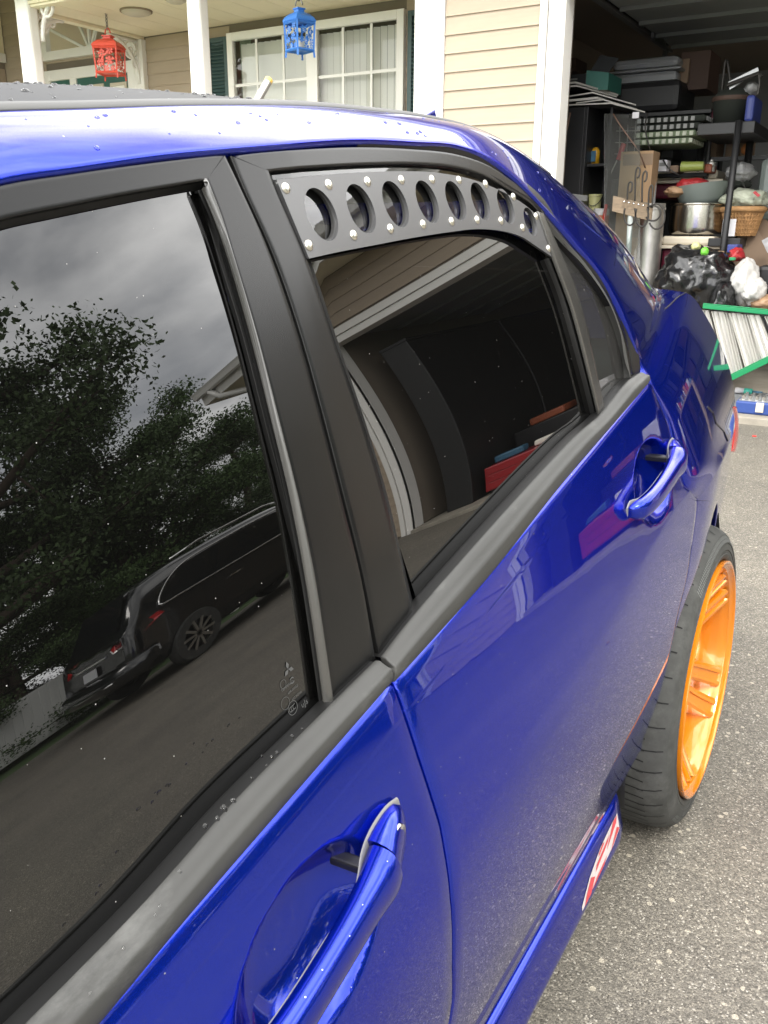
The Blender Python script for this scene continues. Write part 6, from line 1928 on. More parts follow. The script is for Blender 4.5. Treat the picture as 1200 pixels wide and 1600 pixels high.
def lump(name, label, cat, u0, v0, u1, v1, Y, m, seed, depth=None, floor=None, rough=0.16, sub=4, group=None, pinch=0.0, aspect=None):
    """soft bag: displaced ball, wrinkled in the mesh"""
    x0, x1, z0, z1 = pb(u0, v0, u1, v1, Y)
    if floor is not None:
        z0 = floor
    bm = bmesh.new(); bmesh.ops.create_icosphere(bm, subdivisions=sub, radius=1.0)
    from mathutils import noise as mn
    for vtx in bm.verts:
        p = vtx.co.copy(); d = p.normalized()
        s = 1 + rough * mn.noise(d * 1.6 + Vector((seed, 0, 0))) + rough * .7 * mn.noise(d * 3.7 + Vector((0, seed, 0))) + rough * .5 * abs(mn.noise(d * 7.5 + Vector((0, 0, seed)))) + rough * .22 * mn.noise(Vector((d.x * 16, d.y * 16, d.z * 5)) + Vector((seed, seed, 0)))
        if pinch and d.z > 0.3:
            s *= 1 - pinch * ((d.z - .3) / .7) ** 1.2
        vtx.co = d * s
        if pinch and d.z > 0.75:
            vtx.co.z += 0.25 * (d.z - .75) / .25
    co = [v.co.copy() for v in bm.verts]
    lo = Vector([min(c[i] for c in co) for i in range(3)]); hi = Vector([max(c[i] for c in co) for i in range(3)])
    dp = depth or (x1 - x0)
    for vtx in bm.verts:
        q = vtx.co
        vtx.co = Vector((x0 + (q.x - lo.x) / (hi.x - lo.x) * (x1 - x0), Y + (q.y - lo.y) / (hi.y - lo.y) * dp, z0 + (q.z - lo.z) / (hi.z - lo.z) * (z1 - z0)))
        if vtx.co.z < z0 + 0.12 * (z1 - z0):
            vtx.co.z = z0 + (vtx.co.z - z0) * 0.35
    me = bpy.data.meshes.new(name); bm.to_mesh(me); bm.free()
    me.polygons.foreach_set('use_smooth', [True] * len(me.polygons)); me.materials.append(MATS[m])
    o = bpy.data.objects.new(name, me); COL.objects.link(o)
    return tag(o, label, cat, group)
lump('red_cloth_bag', 'red crumpled bag lying in the basin on the pot', 'bag', 1048, 276, 1104, 300, 5.45, 'red_bag', 3.1, 0.3, rough=0.25)
lump('paper_bag', 'tan paper bag beside the red bag in the basin', 'bag', 1031, 288, 1068, 308, 5.40, 'bread_bag', 5.2, 0.25, rough=0.25)
def tote(label, u0, v0, u1, v1, Y, d, zfloor):
    x0, x1, z0, z1 = pb(u0, v0, u1, v1, Y)
    t = thing('lidded_tote', label, 'storage tote', ((x0 + x1) / 2, Y + d / 2, zfloor), 'maroon totes with cream lids')
    box('tote_lid', x0 + 0.03, x1 - 0.02, Y + 0.02, Y + d - 0.02, z0 + 0.026, z1, 'cream_plastic', t, 0.02)
    box('tote_rim', x0, x1 + 0.03, Y, Y + d, z0, z0 + 0.025, 'cream_plastic', t, 0.006)
    box('tote_body', x0 + 0.04, x1 - 0.02, Y + 0.03, Y + d - 0.03, zfloor, z0 - 0.001, 'maroon', t, 0.02)
    return t
zpb = pb(1036, 318, 1127, 366, 5.45)[2]
tote('maroon tote with a cream lid directly under the steel pot', 1026, 369, 1120, 389, 5.42, 0.55, FZ)
tote('maroon tote with a cream lid behind the pot, higher on the rack', 1014, 266, 1124, 286, 5.95, 0.45, at(1060, 310, 5.95)[2])
bpy.data.objects['stock_pot'].location.z = zpb
# green cup lying down, white boxed charger, things on the rack
x0, x1, z0, z1 = pb(1063, 251, 1098, 268, 5.7)
m_ = MB(); r_ = (z1 - z0) / 2; m_.lathe([(0, x1 - x0), (r_ * .85, x1 - x0), (r_, 0), (r_ * .93, 0), (r_ * .8, (x1 - x0) * .96)], (x0, 5.7 + r_, z0 + r_), 24, 'x'); tag(m_.build('cup', 'cup_green', None, auto=45), 'lime green cup lying on its side above the cream lid', 'cup')
x0, x1, z0, z1 = pb(1024, 250, 1042, 268, 5.68)
wb = thing('small_box', 'small white box with grey print beside the green cup', 'box', ((x0 + x1) / 2, 5.72, z0))
box('box_body', x0, x1, 5.68, 5.80, z0, z1, 'white_paper', wb, 0.003)
m_ = MB(); m_.box(x0 + 0.03, x1 - 0.015, 5.678, 5.6795, z1 - 0.045, z1 - 0.020); m_.build('box_print', 'print_grey', wb)
# black wire-shelf rack on the right
rx = thing('storage_rack', 'black post storage rack holding the basket, with a leaning front post', 'storage rack', (at(1140, 300, 5.35)[0], 5.7, FZ))
m_ = MB(); m_.tube([at(1155, 188, 5.35), at(1127, 412, 5.35), at(1118, 470, 5.35)], 0.024, 12); m_.build('rack_post', 'black_plastic', rx, smooth=True)
for u, v0 in ((1100, 190), (1176, 190)):
    p = at(u, v0, 6.0); m_ = MB(); m_.tube([p, (p[0], p[1], FZ)], 0.028, 10); m_.build('rack_post', 'black_plastic', rx, smooth=True)
p0, p1 = at(1090, 192, 5.35), at(1180, 188, 5.35)
box('rack_shelf', p0[0], p1[0], 5.36, 6.1, p1[2] - 0.08, p1[2], 'black_plastic', rx, 0.006)
p0, p1 = at(1118, 372, 5.4), at(1158, 372, 5.4)
box('rack_shelf', at(1112, 372, 5.5)[0], p1[0], 5.38, 6.1, p0[2] - 0.06, p0[2], 'black_plastic', rx, 0.006)
p0, p1 = at(1098, 246, 6.0), at(1200, 240, 6.0)
box('rack_rail', p0[0], p1[0] + 0.4, 6.0, 6.06, p0[2] - 0.03, p0[2], 'black_plastic', rx)
# on its top: dark basket, hand saw, blue bin
x0, x1, z0, z1 = pb(1106, 134, 1168, 190, 5.6)
bs = thing('handled_basket', 'dark basket with a tall thin handle on top of the black rack', 'basket', ((x0 + x1) / 2, 5.8, z0))
m_ = MB(); r_ = (x1 - x0) / 2; hh_ = z1 - z0; m_.lathe([(0, 0), (r_ * .8, 0), (r_ * .95, hh_ * .6), (r_, hh_ * .75), (r_ * .7, hh_ * .93), (r_ * .3, hh_), (0, hh_)], ((x0 + x1) / 2, 5.6 + r_, z0), 28); m_.build('basket_body', 'cushion_dark', bs, smooth=True)
m_ = MB(); m_.tube(catmull([at(1127, 150, 5.75), at(1131, 112, 5.75), at(1135, 95, 5.75), at(1139, 112, 5.75), at(1144, 150, 5.75)], 24), 0.011, 6); m_.build('basket_handle', 'iron', bs, smooth=True)
m_ = MB(); m_.lathe([(r_ * .985, 0.0), (r_ * 1.015, 0.012), (r_ * 1.0, 0.03)], ((x0 + x1) / 2, 5.6 + r_, z0 + hh_ * .62), 28); m_.build('basket_band', 'brown_box', bs)
bl = [at(1132, 134, 5.6), at(1187, 113, 5.6), at(1190, 118, 5.6), at(1183, 124, 5.6), at(1140, 141, 5.6)]
sw_ = thing('hand_saw', 'hand saw with a wide pale blade lying over the dark basket', 'saw', tuple(bl[0]))
bl2 = [at(1138, 128, 5.62), at(1184, 105, 5.62), at(1186, 112, 5.62), at(1140, 140, 5.62)]
m_ = MB(); m_.add(bl2 + [p + np.array([0, 0.004, 0]) for p in bl2], [(0, 1, 2, 3), (7, 6, 5, 4)] + [(i, (i + 1) % 4, 4 + (i + 1) % 4, 4 + i) for i in range(4)]); m_.build('saw_blade', 'saw_steel', sw_)
m_ = MB(); m_.tube([at(1136, 133, 5.6), at(1186, 114, 5.6), at(1190, 120, 5.6)], 0.014, 8); m_.build('saw_back', 'iron', sw_)
m_ = MB(); m_.tube([at(1186, 116, 5.6), at(1187, 132, 5.6), at(1184, 147, 5.6)], 0.008, 6); m_.build('saw_frame', 'iron', sw_)
lump('clear_plastic_bag', 'pale plastic bag hanging under the saw', 'bag', 1158, 124, 1184, 148, 5.65, 'clear_bag', 8.3, 0.2, rough=0.2, sub=3)
pbox('blue_crate', 'dark blue bin standing at the end of the rack top', 'bin', 1164, 148, 1178, 190, 5.5, 0.35, 'bin_blue', 0.02)
bpy.data.objects['blue_crate'].name = 'recycling_bin'
# between the posts
for k, (u0, v0, u1, v1, lb) in enumerate(((1108, 216, 1120, 246, 'tan box with an orange patch left of the rack post'), (1134, 216, 1148, 246, 'tan box just left of the leaning rack post'), (1156, 216, 1170, 246, 'tan box with an orange ornament right of the leaning rack post'))):
    t = pbox('cardboard_box', lb, 'box', u0, v0, u1, v1, 6.2, 0.3, 'dark_card')
x0, x1, z0, z1 = pb(1158, 228, 1172, 240, 6.12)
m_ = MB(); m_.lathe([(0, -.04), (.03, -.02), (.035, .01), (.02, .04), (0, .045)], ((x0 + x1) / 2, 6.12, (z0 + z1) / 2), 12); tag(m_.build('ornament', 'orange_plain', None, smooth=True), 'round orange ornament on the rack behind the leaning post', 'ornament')
lump('clear_plastic_bag', 'translucent bag full of things on the rack beside the cream lid', 'bag', 1124, 250, 1176, 284, 5.7, 'clear_bag', 12.0, 0.4, rough=0.25)
lump('dark_bag', 'dark bag on the rack over the wicker basket', 'bag', 1124, 276, 1170, 298, 5.75, 'cushion_dark', 2.7, 0.3, rough=0.2)
pbox('grey_bag_stack', 'tall grey green sacks at the right edge of the garage view', 'sack', 1182, 246, 1230, 345, 5.95, 0.4, 'bowl_grey', 0.05, zmin=None)
bpy.data.objects['grey_bag_stack'].name = 'sack'
# wicker basket with bags, paper on the post
x0, x1, z0, z1 = pb(1120, 322, 1188, 369, 5.45)
wk = thing('wicker_basket', 'round wicker basket heaped with pale plastic bags', 'basket', ((x0 + x1) / 2, 5.45 + (x1 - x0) / 2, z0))
r_ = (x1 - x0) / 2; hh_ = z1 - z0; cx_ = (x0 + x1) / 2
m_ = MB(); m_.lathe([(0, 0), (r_ * .62, 0), (r_ * .93, hh_ * .86), (r_ * .9, hh_ * .86), (r_ * .6, .01), (0, .01)], (cx_, 5.45 + r_, z0), 40); m_.build('basket_wall', 'wicker', wk, auto=40)
m_ = MB(); m_.tube([(cx_ + r_ * .97 * math.cos(a), 5.45 + r_ + r_ * .97 * math.sin(a), z0 + hh_ * .9) for a in np.linspace(0, 2 * math.pi, 40)], 0.022, 8); m_.build('basket_rim', 'wicker', wk, smooth=True)
m_ = MB()
for q in range(36):
    a = q * 2 * math.pi / 36
    m_.tube([(cx_ + r_ * f * math.cos(a), 5.45 + r_ + r_ * f * math.sin(a), z0 + hh_ * h) for f, h in ((.645, .02), (.80, .45), (.945, .86))], 0.010, 5)
for h in np.linspace(.12, .8, 6):
    f = .645 + .30 * h / .86 + .012
    m_.tube([(cx_ + r_ * (f + .012 * (k % 2)) * math.cos(a), 5.45 + r_ + r_ * (f + .012 * (k % 2)) * math.sin(a), z0 + hh_ * h) for k, a in enumerate(np.linspace(0, 2 * math.pi, 73))], 0.007, 4)
wv = m_.build('basket_weave', 'wicker', wk); wv['kind'] = 'stuff'
lump('pale_plastic_bag', 'pale green and white plastic bags heaped in the wicker basket', 'bag', 1115, 290, 1196, 332, 5.42, 'green_bag', 4.4, 0.5, rough=0.22)
m_ = MB(); P_ = [at(1180, 298, 5.42), at(1188, 305, 5.42), at(1184, 308, 5.42), at(1176, 301, 5.42)]; m_.add(P_ + [p + np.array([0, .01, 0]) for p in P_], [(0, 1, 2, 3), (7, 6, 5, 4)]); tag(m_.build('red_tie', 'red_bag', None), 'red tie on the pale bags in the basket', 'tie')
x0, x1, z0, z1 = pb(1126, 342, 1147, 369, 5.33)
tag(box('paper_note', x0, x1, 5.385, 5.388, z0, z1, 'white_paper', None), 'white paper hanging behind the leaning rack post', 'paper')
P_ = [at(1140, 402, 5.6), at(1168, 330, 5.75), at(1230, 360, 5.6), at(1230, 440, 5.5), at(1160, 440, 5.5)]
o = link('cardboard_sheet', P_ + [p + np.array([0, 0.02, 0]) for p in P_], [tuple(range(5)), tuple(range(9, 4, -1))] + [(i, (i + 1) % 5, 5 + (i + 1) % 5, 5 + i) for i in range(5)], 'dark_card')
tag(o, 'large brown cardboard sheet leaning below the wicker basket', 'cardboard')
P_ = [at(1190, 376, 5.45), at(1215, 362, 5.45), at(1215, 392, 5.45), at(1199, 395, 5.45)]
o = link('paper_sheet', P_ + [p + np.array([0, 0.004, 0]) for p in P_], [(0, 1, 2, 3), (7, 6, 5, 4)], 'clear_bag'); tag(o, 'grey paper in front of the cardboard sheet at the right edge', 'paper')
pbox('cardboard_box', 'small tan box between the rack post and the black bag', 'box', 1110, 392, 1128, 440, 5.3, 0.3, 'cardboard', zmin=FZ)
# bags on a carton, ladder, tools
zc_ = at(1070, 512, 4.85)[2]
pbox('cardboard_box', 'cardboard box under the black trash bag', 'box', 1020, 508, 1128, 540, 4.98, 0.5, 'cardboard', zmin=FZ)
lump('trash_bag', 'big glossy black trash bag bulging behind the boot of the car', 'trash bag', 1000, 381, 1143, 500, 4.78, 'black_bag', 1.7, 0.62, rough=0.20, sub=5)
lump('trash_bag', 'small lower lobe of black trash bag under the big one', 'trash bag', 1100, 440, 1143, 524, 4.74, 'black_bag', 6.6, 0.32, rough=0.2, sub=4)
lump('sock', 'bright green rag on the big black trash bag', 'rag', 1093, 386, 1106, 399, 4.76, 'bright_green', 3.3, 0.06, rough=0.2, sub=3)
bpy.data.objects['sock'].name = 'green_rag'
lump('candy_wrapper', 'white and yellow wrapper on top of the black trash bag', 'wrapper', 1078, 378, 1094, 390, 4.80, 'bucket_yellow', 9.3, 0.06, rough=0.25, sub=3)
bpy.data.objects['candy_wrapper'].name = 'wrapper'
lump('shopping_bag', 'bulging white plastic shopping bag sitting on the ladder', 'shopping bag', 1130, 402, 1182, 482, 4.85, 'white_bag', 2.2, 0.35, rough=0.18, pinch=0.2)
lump('shopping_bag', 'smaller white plastic bag leaning right of the bulging one', 'shopping bag', 1150, 432, 1194, 481, 4.82, 'white_bag', 7.7, 0.3, rough=0.18)
lump('red_mesh_bag', 'red mesh bag top sticking out above the white shopping bag', 'bag', 1134, 386, 1160, 409, 4.95, 'red_bag', 5.9, 0.2, rough=0.35, sub=3)
pbox('green_sticker_pack', 'small green pack on the white shopping bag', 'pack', 1139, 402, 1148, 407, 4.86, 0.05, 'ladder_green', 0.004)
bpy.data.objects['green_sticker_pack'].name = 'green_pack'
pbox('blue_box', 'dark blue box behind the red mesh bag', 'box', 1136, 382, 1152, 395, 5.2, 0.2, 'bin_blue')
lump('bread_bag', 'tan printed bread bag lying on the green ladder rail', 'bag', 1164, 461, 1215, 488, 4.86, 'bread_bag', 3.8, 0.25, rough=0.12)
pbox('black_case', 'black case behind the white shopping bags', 'case', 1180, 415, 1225, 480, 5.15, 0.3, 'black_plastic', 0.03)
# aluminium step ladder lying on its side
ld = thing('step_ladder', 'green railed aluminium step ladder lying on its side at the garage mouth', 'ladder', (at(1170, 585, 4.72)[0], 4.75, FZ))
YLd = 4.68
def rail(name, pts, m, hw_, hd):
    a, b = np.array(pts[0]), np.array(pts[1]); d = (b - a) / np.linalg.norm(b - a); n_ = np.cross(d, (0, 1, 0)); n_ /= np.linalg.norm(n_)
    m_ = MB(); m_.obox((a + b) / 2, d * np.linalg.norm(b - a) / 2, n_ * hw_, np.array([0, hd, 0]))
    m_.obox((a + b) / 2 + n_ * (hw_ + 0.004) + np.array([0, -hd + .006, 0]), d * np.linalg.norm(b - a) / 2, n_ * 0.004, np.array([0, 0.006, 0]))
    return m_.build(name, m, ld, bevel=0.003)
U0, U1 = (at(1100, 478, YLd), at(1330, 500, YLd)); L0_, L1_ = (at(1090, 616, YLd), at(1330, 498 + 14, YLd))
rail('ladder_rail', (U0, U1), 'ladder_green', 0.014, 0.045); 
L0_, L1_ = at(1110, 606, YLd), at(1300, 514, YLd)
rail('ladder_rail', (L0_, L1_), 'ladder_green', 0.018, 0.045)
for k, (ut, ub, wpx) in enumerate(((1092, 1120, 16), (1113, 1138, 17), (1131, 1152, 9), (1141, 1166, 17), (1160, 1180, 10), (1169, 1192, 19), (1196, 1220, 16), (1222, 1245, 16))):
    fz = (ub - 1110) / (1300 - 1110)
    vb_ = 606 + (514 - 606) * fz - 4; vt_ = 478 + (ut - 1100) / 230 * 22 + 7
    a = [at(ut, vt_, YLd + 0.0), at(ut + wpx, vt_ + 1, YLd + 0.02), at(ub + wpx, vb_ - wpx * .48, YLd + 0.02), at(ub, vb_, YLd)]
    m_ = MB(); m_.add(a + [p + np.array([0, 0.03, 0]) for p in a], [(0, 1, 2, 3), (7, 6, 5, 4)] + [(i, (i + 1) % 4, 4 + (i + 1) % 4, 4 + i) for i in range(4)])
    for f in (0.0, 0.45, .92):
        pa_, pb_ = a[0] * (1 - f) + a[1] * f, a[3] * (1 - f) + a[2] * f
        m_.tube([pa_ + [0, -0.006, 0], pb_ + [0, -0.006, 0]], 0.007, 5)
    m_.build('ladder_step', 'aluminium', ld)
# socket set and screwdriver on the floor edge
x0, x1 = at(1150, 625, 4.52)[0], at(1150, 625, 4.52)[0] + 0.62
cs = thing('tool_case', 'open blue socket case full of chrome sockets on the garage floor', 'tool case', ((x0 + x1) / 2, 4.64, FZ))
box('case_shell', x0, x1, 4.52, 4.80, FZ, FZ + 0.085, 'case_blue', cs, 0.012)
box('case_tray', x0 + 0.015, x1 - 0.015, 4.535, 4.785, FZ + 0.0855, FZ + 0.089, 'tote_grey', cs)
box('case_latch', x0 + 0.13, x0 + 0.18, 4.508, 4.519, FZ + 0.02, FZ + 0.085, 'cream_plastic', cs, 0.004)
for q in range(13):
    for r in range(3):
        m_ = MB(); rr_ = 0.013 - 0.002 * r; m_.lathe([(rr_, 0), (rr_, .03), (rr_ * .6, .03), (rr_ * .6, .01)], (x0 + 0.04 + q * 0.042, 4.57 + r * 0.07, FZ + 0.089), 10); m_.build('socket', 'chrome', cs, auto=40)
p = at(1152, 600, 4.80)
sd_ = thing('screwdriver', 'screwdriver with a turquoise and white handle behind the socket case', 'screwdriver', (p[0], 4.86, FZ))
zz = FZ + 0.10
xx0, xx1, xx2, xx3 = (at(u, 601, 4.86)[0] for u in (1150, 1164, 1177, 1193))
m_ = MB(); m_.tube([(xx0, 4.86, zz), (xx1, 4.86, zz)], 0.020, 10); m_.build('driver_grip', 'white_paper', sd_, smooth=True)
m_ = MB(); m_.tube([(xx1, 4.86, zz), (xx2, 4.86, zz - .001)], 0.021, 10); m_.build('driver_collar', 'teal', sd_, smooth=True)
m_ = MB(); m_.tube([(xx2, 4.86, zz), (xx3, 4.86, zz - .002)], 0.008, 8); m_.build('driver_shaft', 'label_blue', sd_, smooth=True)
tag(box('tool_tray', xx0 - 0.05, xx3 + 0.2, 4.82, 5.0, FZ, FZ + 0.078, 'tote_grey', None, 0.006), 'grey tray under the turquoise screwdriver', 'tray')
m_ = MB(); p = at(1188, 673, 4.3); m_.box(p[0] - .012, p[0] + .012, 4.05, 4.07, 0.0, 0.006); tag(m_.build('wrapper', 'red', None), 'tiny red scrap lying on the driveway by the garage floor', 'scrap')

# right half of the garage (seen mirrored in the car's glass): red tool chest, bench, clutter
tcx = thing('tool_chest', 'low red tool chest in the right part of the garage', 'tool chest', (3.2, 5.1, FZ))
box('chest_body', 2.40, 3.37, 4.85, 5.35, FZ + 0.06, 0.46, 'tool_red', tcx, 0.01)
for k in range(3):
    box('chest_drawer', 2.44, 3.33, 4.835, 4.849, FZ + 0.08 + k * 0.11, FZ + 0.18 + k * 0.11, 'tool_red', tcx, 0.004)
m_ = MB()
for xx in (2.45, 3.30):
    for y in (4.9, 5.3):
        m_.lathe([(0, -.02), (.03, -.02), (.03, .02), (0, .02)], (xx, y, FZ + .03), 12, 'x')
m_.build('chest_castors', 'black_plastic', tcx)
for k, (nm, lb, ct, bx, mm) in enumerate((('power_tool', 'blue power tool lying on the red tool chest', 'power tool', (3.05, 3.35, 5.0, 5.12, 0.465, 0.56), 'label_blue'),
        ('paint_roller', 'pale paint roller sleeve lying on the red tool chest', 'paint roller', (2.70, 2.97, 5.05, 5.13, 0.465, 0.545), 'candle'),
        ('dark_crate', 'black crate behind the red tool chest', 'crate', (2.45, 3.40, 5.5, 6.1, FZ, 0.75), 'black_plastic'),
        ('white_appliance', 'white box standing on the black crate', 'box', (2.50, 2.80, 5.6, 5.9, 0.755, 0.98), 'white_paper'),
        ('orange_case', 'orange case on the black crate', 'case', (2.90, 3.25, 5.55, 5.85, 0.755, 0.86), 'orange_bin'))):
    x0, x1, y0, y1, z0, z1 = bx
    tag(box(nm, x0, x1, y0, y1, z0, z1, mm, None, 0.02), lb, ct)
for k, (ya, yb_) in enumerate(((4.75, 6.25), (6.3, 7.5), (7.55, 8.75))):  # added boxes, black so the right wall mirrors dark in the car's glass
    t = thing('dark_filler', 'added tall black box that darkens the right wall of the garage, %s' % ('nearest to the opening' if k == 0 else 'middle of the three' if k == 1 else 'furthest from the opening'), 'dark_filler', (3.6, (ya + yb_) / 2, FZ), 'added black boxes along the right wall')
    box('filler_body', 3.45, 3.74, ya, yb_, FZ, 2.45, 'black_wood', t, 0.01)
    box('filler_top', 3.44, 3.74, ya, yb_, 2.451, 2.48, 'black_wood', t)
for k, (xa, xb) in enumerate(((-0.2, 1.2), (1.25, 2.6), (2.65, 3.7))):  # added shelving and crates that make the mirrored garage darker
    t = thing('added_shelf', ['left', 'middle', 'right'][k] + ' added black storage shelf darkening the back wall of the garage', 'shelf', ((xa + xb) / 2, 9.4, FZ), 'added black shelves along the back wall')
    for z in (0.25, 0.85, 1.45, 2.05, 2.5):
        box('shelf_board', xa, xb, 9.05, 9.80, z, z + 0.03, 'black_plastic', t)
    box('shelf_back', xa, xb, 9.805, 9.83, FZ, 2.53, 'black_wood', t)
    for xx in (xa, xb - 0.04):
        box('shelf_post', xx, xx + 0.04, 9.0, 9.045, FZ, 2.53, 'black_plastic', t)
    for z in (0.285, 0.885, 1.485):
        for q in range(3):
            x0 = xa + 0.05 + q * (xb - xa) / 3
            tag(box('added_crate', x0, x0 + (xb - xa) / 3 - 0.08, 9.1, 9.7, z, z + 0.42, ['black_plastic', 'brown_box', 'cushion_dark', 'board_face'][(q + k + int(z)) % 4], None, 0.015),
                'added dark crate in the %s column of the %s shelf, %s board' % (['left', 'middle', 'right'][q], ['left', 'middle', 'right'][k], {0.285: 'lowest', 0.885: 'second', 1.485: 'third'}[z]), 'crate', 'added dark crates on the back shelves')
wbn = thing('work_bench', 'wooden work bench covered in tools deep in the garage', 'bench', (1.6, 7.0, FZ))
box('bench_top', 0.5, 2.5, 6.6, 7.3, 0.88, 0.93, 'raw_wood', wbn, 0.004)
for xx in (0.55, 2.45):
    for y in (6.65, 7.25):
        box('bench_leg', xx - .04, xx + .04, y - .04, y + .04, FZ, 0.879, 'raw_wood', wbn)
for k in range(14):
    xx = 0.6 + k * 0.140; c_ = ['label_blue', 'white_paper', 'red', 'orange_plain', 'steel', 'cardboard', 'tote_grey'][k % 7]
    nm, ct = [('parts_bin', 'bin'), ('paint_can', 'can'), ('carton', 'carton')][k % 3]
    lbl = '%s %s on the work bench, %s from its left end' % (['blue', 'white', 'red', 'orange', 'steel', 'tan', 'grey'][k % 7], ct, ['first', 'second', 'third', 'fourth', 'fifth', 'sixth', 'seventh', 'eighth', 'ninth', 'tenth', 'eleventh', 'twelfth', 'thirteenth', 'fourteenth'][k])
    if ct == 'can':
        m_ = MB(); m_.lathe([(0, 0), (.07, 0), (.07, .2), (.06, .21), (0, .21)], (xx, 6.8 + .1 * (k % 2), .93), 16); tag(m_.build(nm, c_, None, auto=40), lbl, ct)
    else:
        tag(box(nm, xx - .07, xx + .06, 6.68 + .1 * (k % 3), 6.95, .93, 1.03 + .05 * (k % 4), c_, None, .01), lbl, ct)

# ------------------------------------------------------------------ far side of the drive: SUV, fence, trees
SUVX, SUVY = 8.35, 5.15
suv = thing('parked_suv', 'black SUV with chrome window line parked nose to the garage', 'SUV', (SUVX, SUVY, 0))
def ST(y, hw_, z0, zb_, zr, hr):
    """one cross-section: sill, shoulder, roof"""
    return [(-hw_ * .90, z0), (-hw_ * .985, z0 + .12), (-hw_, (z0 + zb_) / 2), (-hw_ * .985, zb_ - .1), (-hw_ * .95, zb_), (-(hw_ * .93 + hr) / 2 - .01, zb_ * .45 + zr * .55), (-hr, zr - .09), (-hr * .88, zr - .015), (-hr * .4, zr + .012)]
sec = [(-2.30, .80, .36, .98, 1.00, .74), (-2.27, .88, .32, 1.02, 1.04, .78), (-2.17, .91, .30, 1.05, 1.22, .74), (-1.98, .915, .28, 1.06, 1.56, .66), (-1.70, .92, .27, 1.07, 1.64, .60), (-1.2, .925, .27, 1.06, 1.70, .62),
       (-.2, .925, .27, 1.04, 1.71, .63), (.55, .925, .27, 1.02, 1.68, .62), (.95, .92, .27, 1.02, 1.52, .63), (1.25, .915, .28, 1.03, 1.22, .68), (1.5, .91, .28, 1.02, 1.05, .78), (2.0, .88, .28, .96, .98, .74), (2.30, .78, .34, .80, .84, .62), (2.38, .70, .42, .70, .72, .55)]
V, F = [], []
for y, *a in sec:
    p = ST(y, *a); p = p + [(-x, z) for x, z in p[::-1]]
    V += [(SUVX + x, SUVY + y, z) for x, z in p]
nn = 18
F = [(i * nn + k, i * nn + (k + 1) % nn, (i + 1) * nn + (k + 1) % nn, (i + 1) * nn + k) for i in range(len(sec) - 1) for k in range(nn)]
F += [tuple(range(nn)), tuple(range(len(V) - 1, len(V) - nn - 1, -1))]
sb = link('suv_body', V, F, 'suv_black', suv, True)
md = sb.modifiers.new('sub', 'SUBSURF'); md.levels = 1; md.render_levels = 2
sx_ = -1
def side_pt(y, t):      # t 0 belt .. 1 roof on the side facing the car
    ys2 = [s[0] for s in sec]
    hw_ = np.interp(y, ys2, [s[1] for s in sec]); zb_ = np.interp(y, ys2, [s[3] for s in sec]); zr = np.interp(y, ys2, [s[4] for s in sec]); hr = np.interp(y, ys2, [s[5] for s in sec])
    x = hw_ * .955 + (hr * 1.0 + .005 - hw_ * .955) * t
    return np.array([SUVX - x - 0.022, SUVY + y, zb_ + (zr - .09 - zb_) * t])
wl = [(-1.78, .10), (-1.45, .72), (-1.1, .86), (-.3, .90), (.4, .88), (.95, .45), (1.12, .12), (-.3, .08)]
for ya, yb2, in ((-1.70, -.98), (-.94, -.12), (-.06, .98)):
    top_ = [side_pt(y, min(.86, max(.15, .10 + (y + 1.78) * 1.6), max(.12, .9 - max(0, y - .45) * 1.4))) for y in np.linspace(ya, yb2, 12)]
    bot_ = [side_pt(y, .09) for y in np.linspace(ya, yb2, 12)]
    panel('suv_window', np.array([bot_, top_]), 'suv_glass', suv, depth=0, outv=(-1, 0, .3))
m_ = MB()
loop = [side_pt(y, .07) for y in np.linspace(1.12, -1.70, 20)] + [side_pt(-1.80, .12), side_pt(-1.76, .3), side_pt(-1.55, .66), side_pt(-1.3, .86)] + [side_pt(y, .92) for y in np.linspace(-1.0, .35, 12)] + [side_pt(.7, .70), side_pt(.98, .4), side_pt(1.12, .07)]
m_.tube([p + np.array([-.008, 0, 0]) for p in catmull(loop, 90)], 0.012, 6, cap=False); m_.build('window_chrome', 'chrome', suv, smooth=True)
m_ = MB(); m_.tube([side_pt(-1.35, 1.02) + [.05, 0, .10], side_pt(-.9, 1.02) + [.05, 0, .14], side_pt(.2, 1.02) + [.05, 0, .13], side_pt(.6, 1.02) + [.05, 0, .08]], 0.016, 6); m_.build('roof_rail', 'chrome', suv, smooth=True)
for y in (-.7, .28):
    p = side_pt(y, 0) + [-.03, 0, -.14]; m_ = MB(); m_.tube([p + [0, -.09, 0], p + [-.02, 0, 0], p + [0, .09, 0]], .013, 6); m_.build('door_handle', 'chrome', suv)
# rear window, lamps, plate, bumper
rw = [(-.64, -2.20, 1.10), (.64, -2.20, 1.10), (.54, -1.96, 1.56), (-.54, -1.96, 1.56)]
link('suv_window', [(SUVX + x, SUVY + y - .035, z + .01) for x, y, z in rw], [(0, 1, 2, 3)], 'suv_glass', suv)
for s in (-1, 1):
    lp = [(.50, -2.285, .90), (.62, -2.27, .98), (.93, -1.86, 1.05), (.945, -1.80, .99), (.88, -2.10, .88), (.60, -2.31, .84)]
    P_ = [np.array([SUVX + s * (x + .012), SUVY + y - .02, z]) for x, y, z in lp]
    m_ = MB(); m_.add(P_ + [p + np.array([-s * .05, .06, 0]) for p in P_], [tuple(range(6)), tuple(range(11, 5, -1))] + [(i, (i + 1) % 6, 6 + (i + 1) % 6, 6 + i) for i in range(6)])
    tl = m_.build('tail_light', 'lamp_red', suv)
    q_ = [P_[5], P_[0], (P_[1] + P_[2]) / 2 * .5 + P_[1] * .5 - [0, 0, .06], (P_[4] * .6 + P_[5] * .4)]
    m_ = MB(); m_.add([p + np.array([s * .006, -.010, 0]) for p in q_], [(0, 1, 2, 3)]); m_.build('tail_lens', 'lamp_clear', tl)
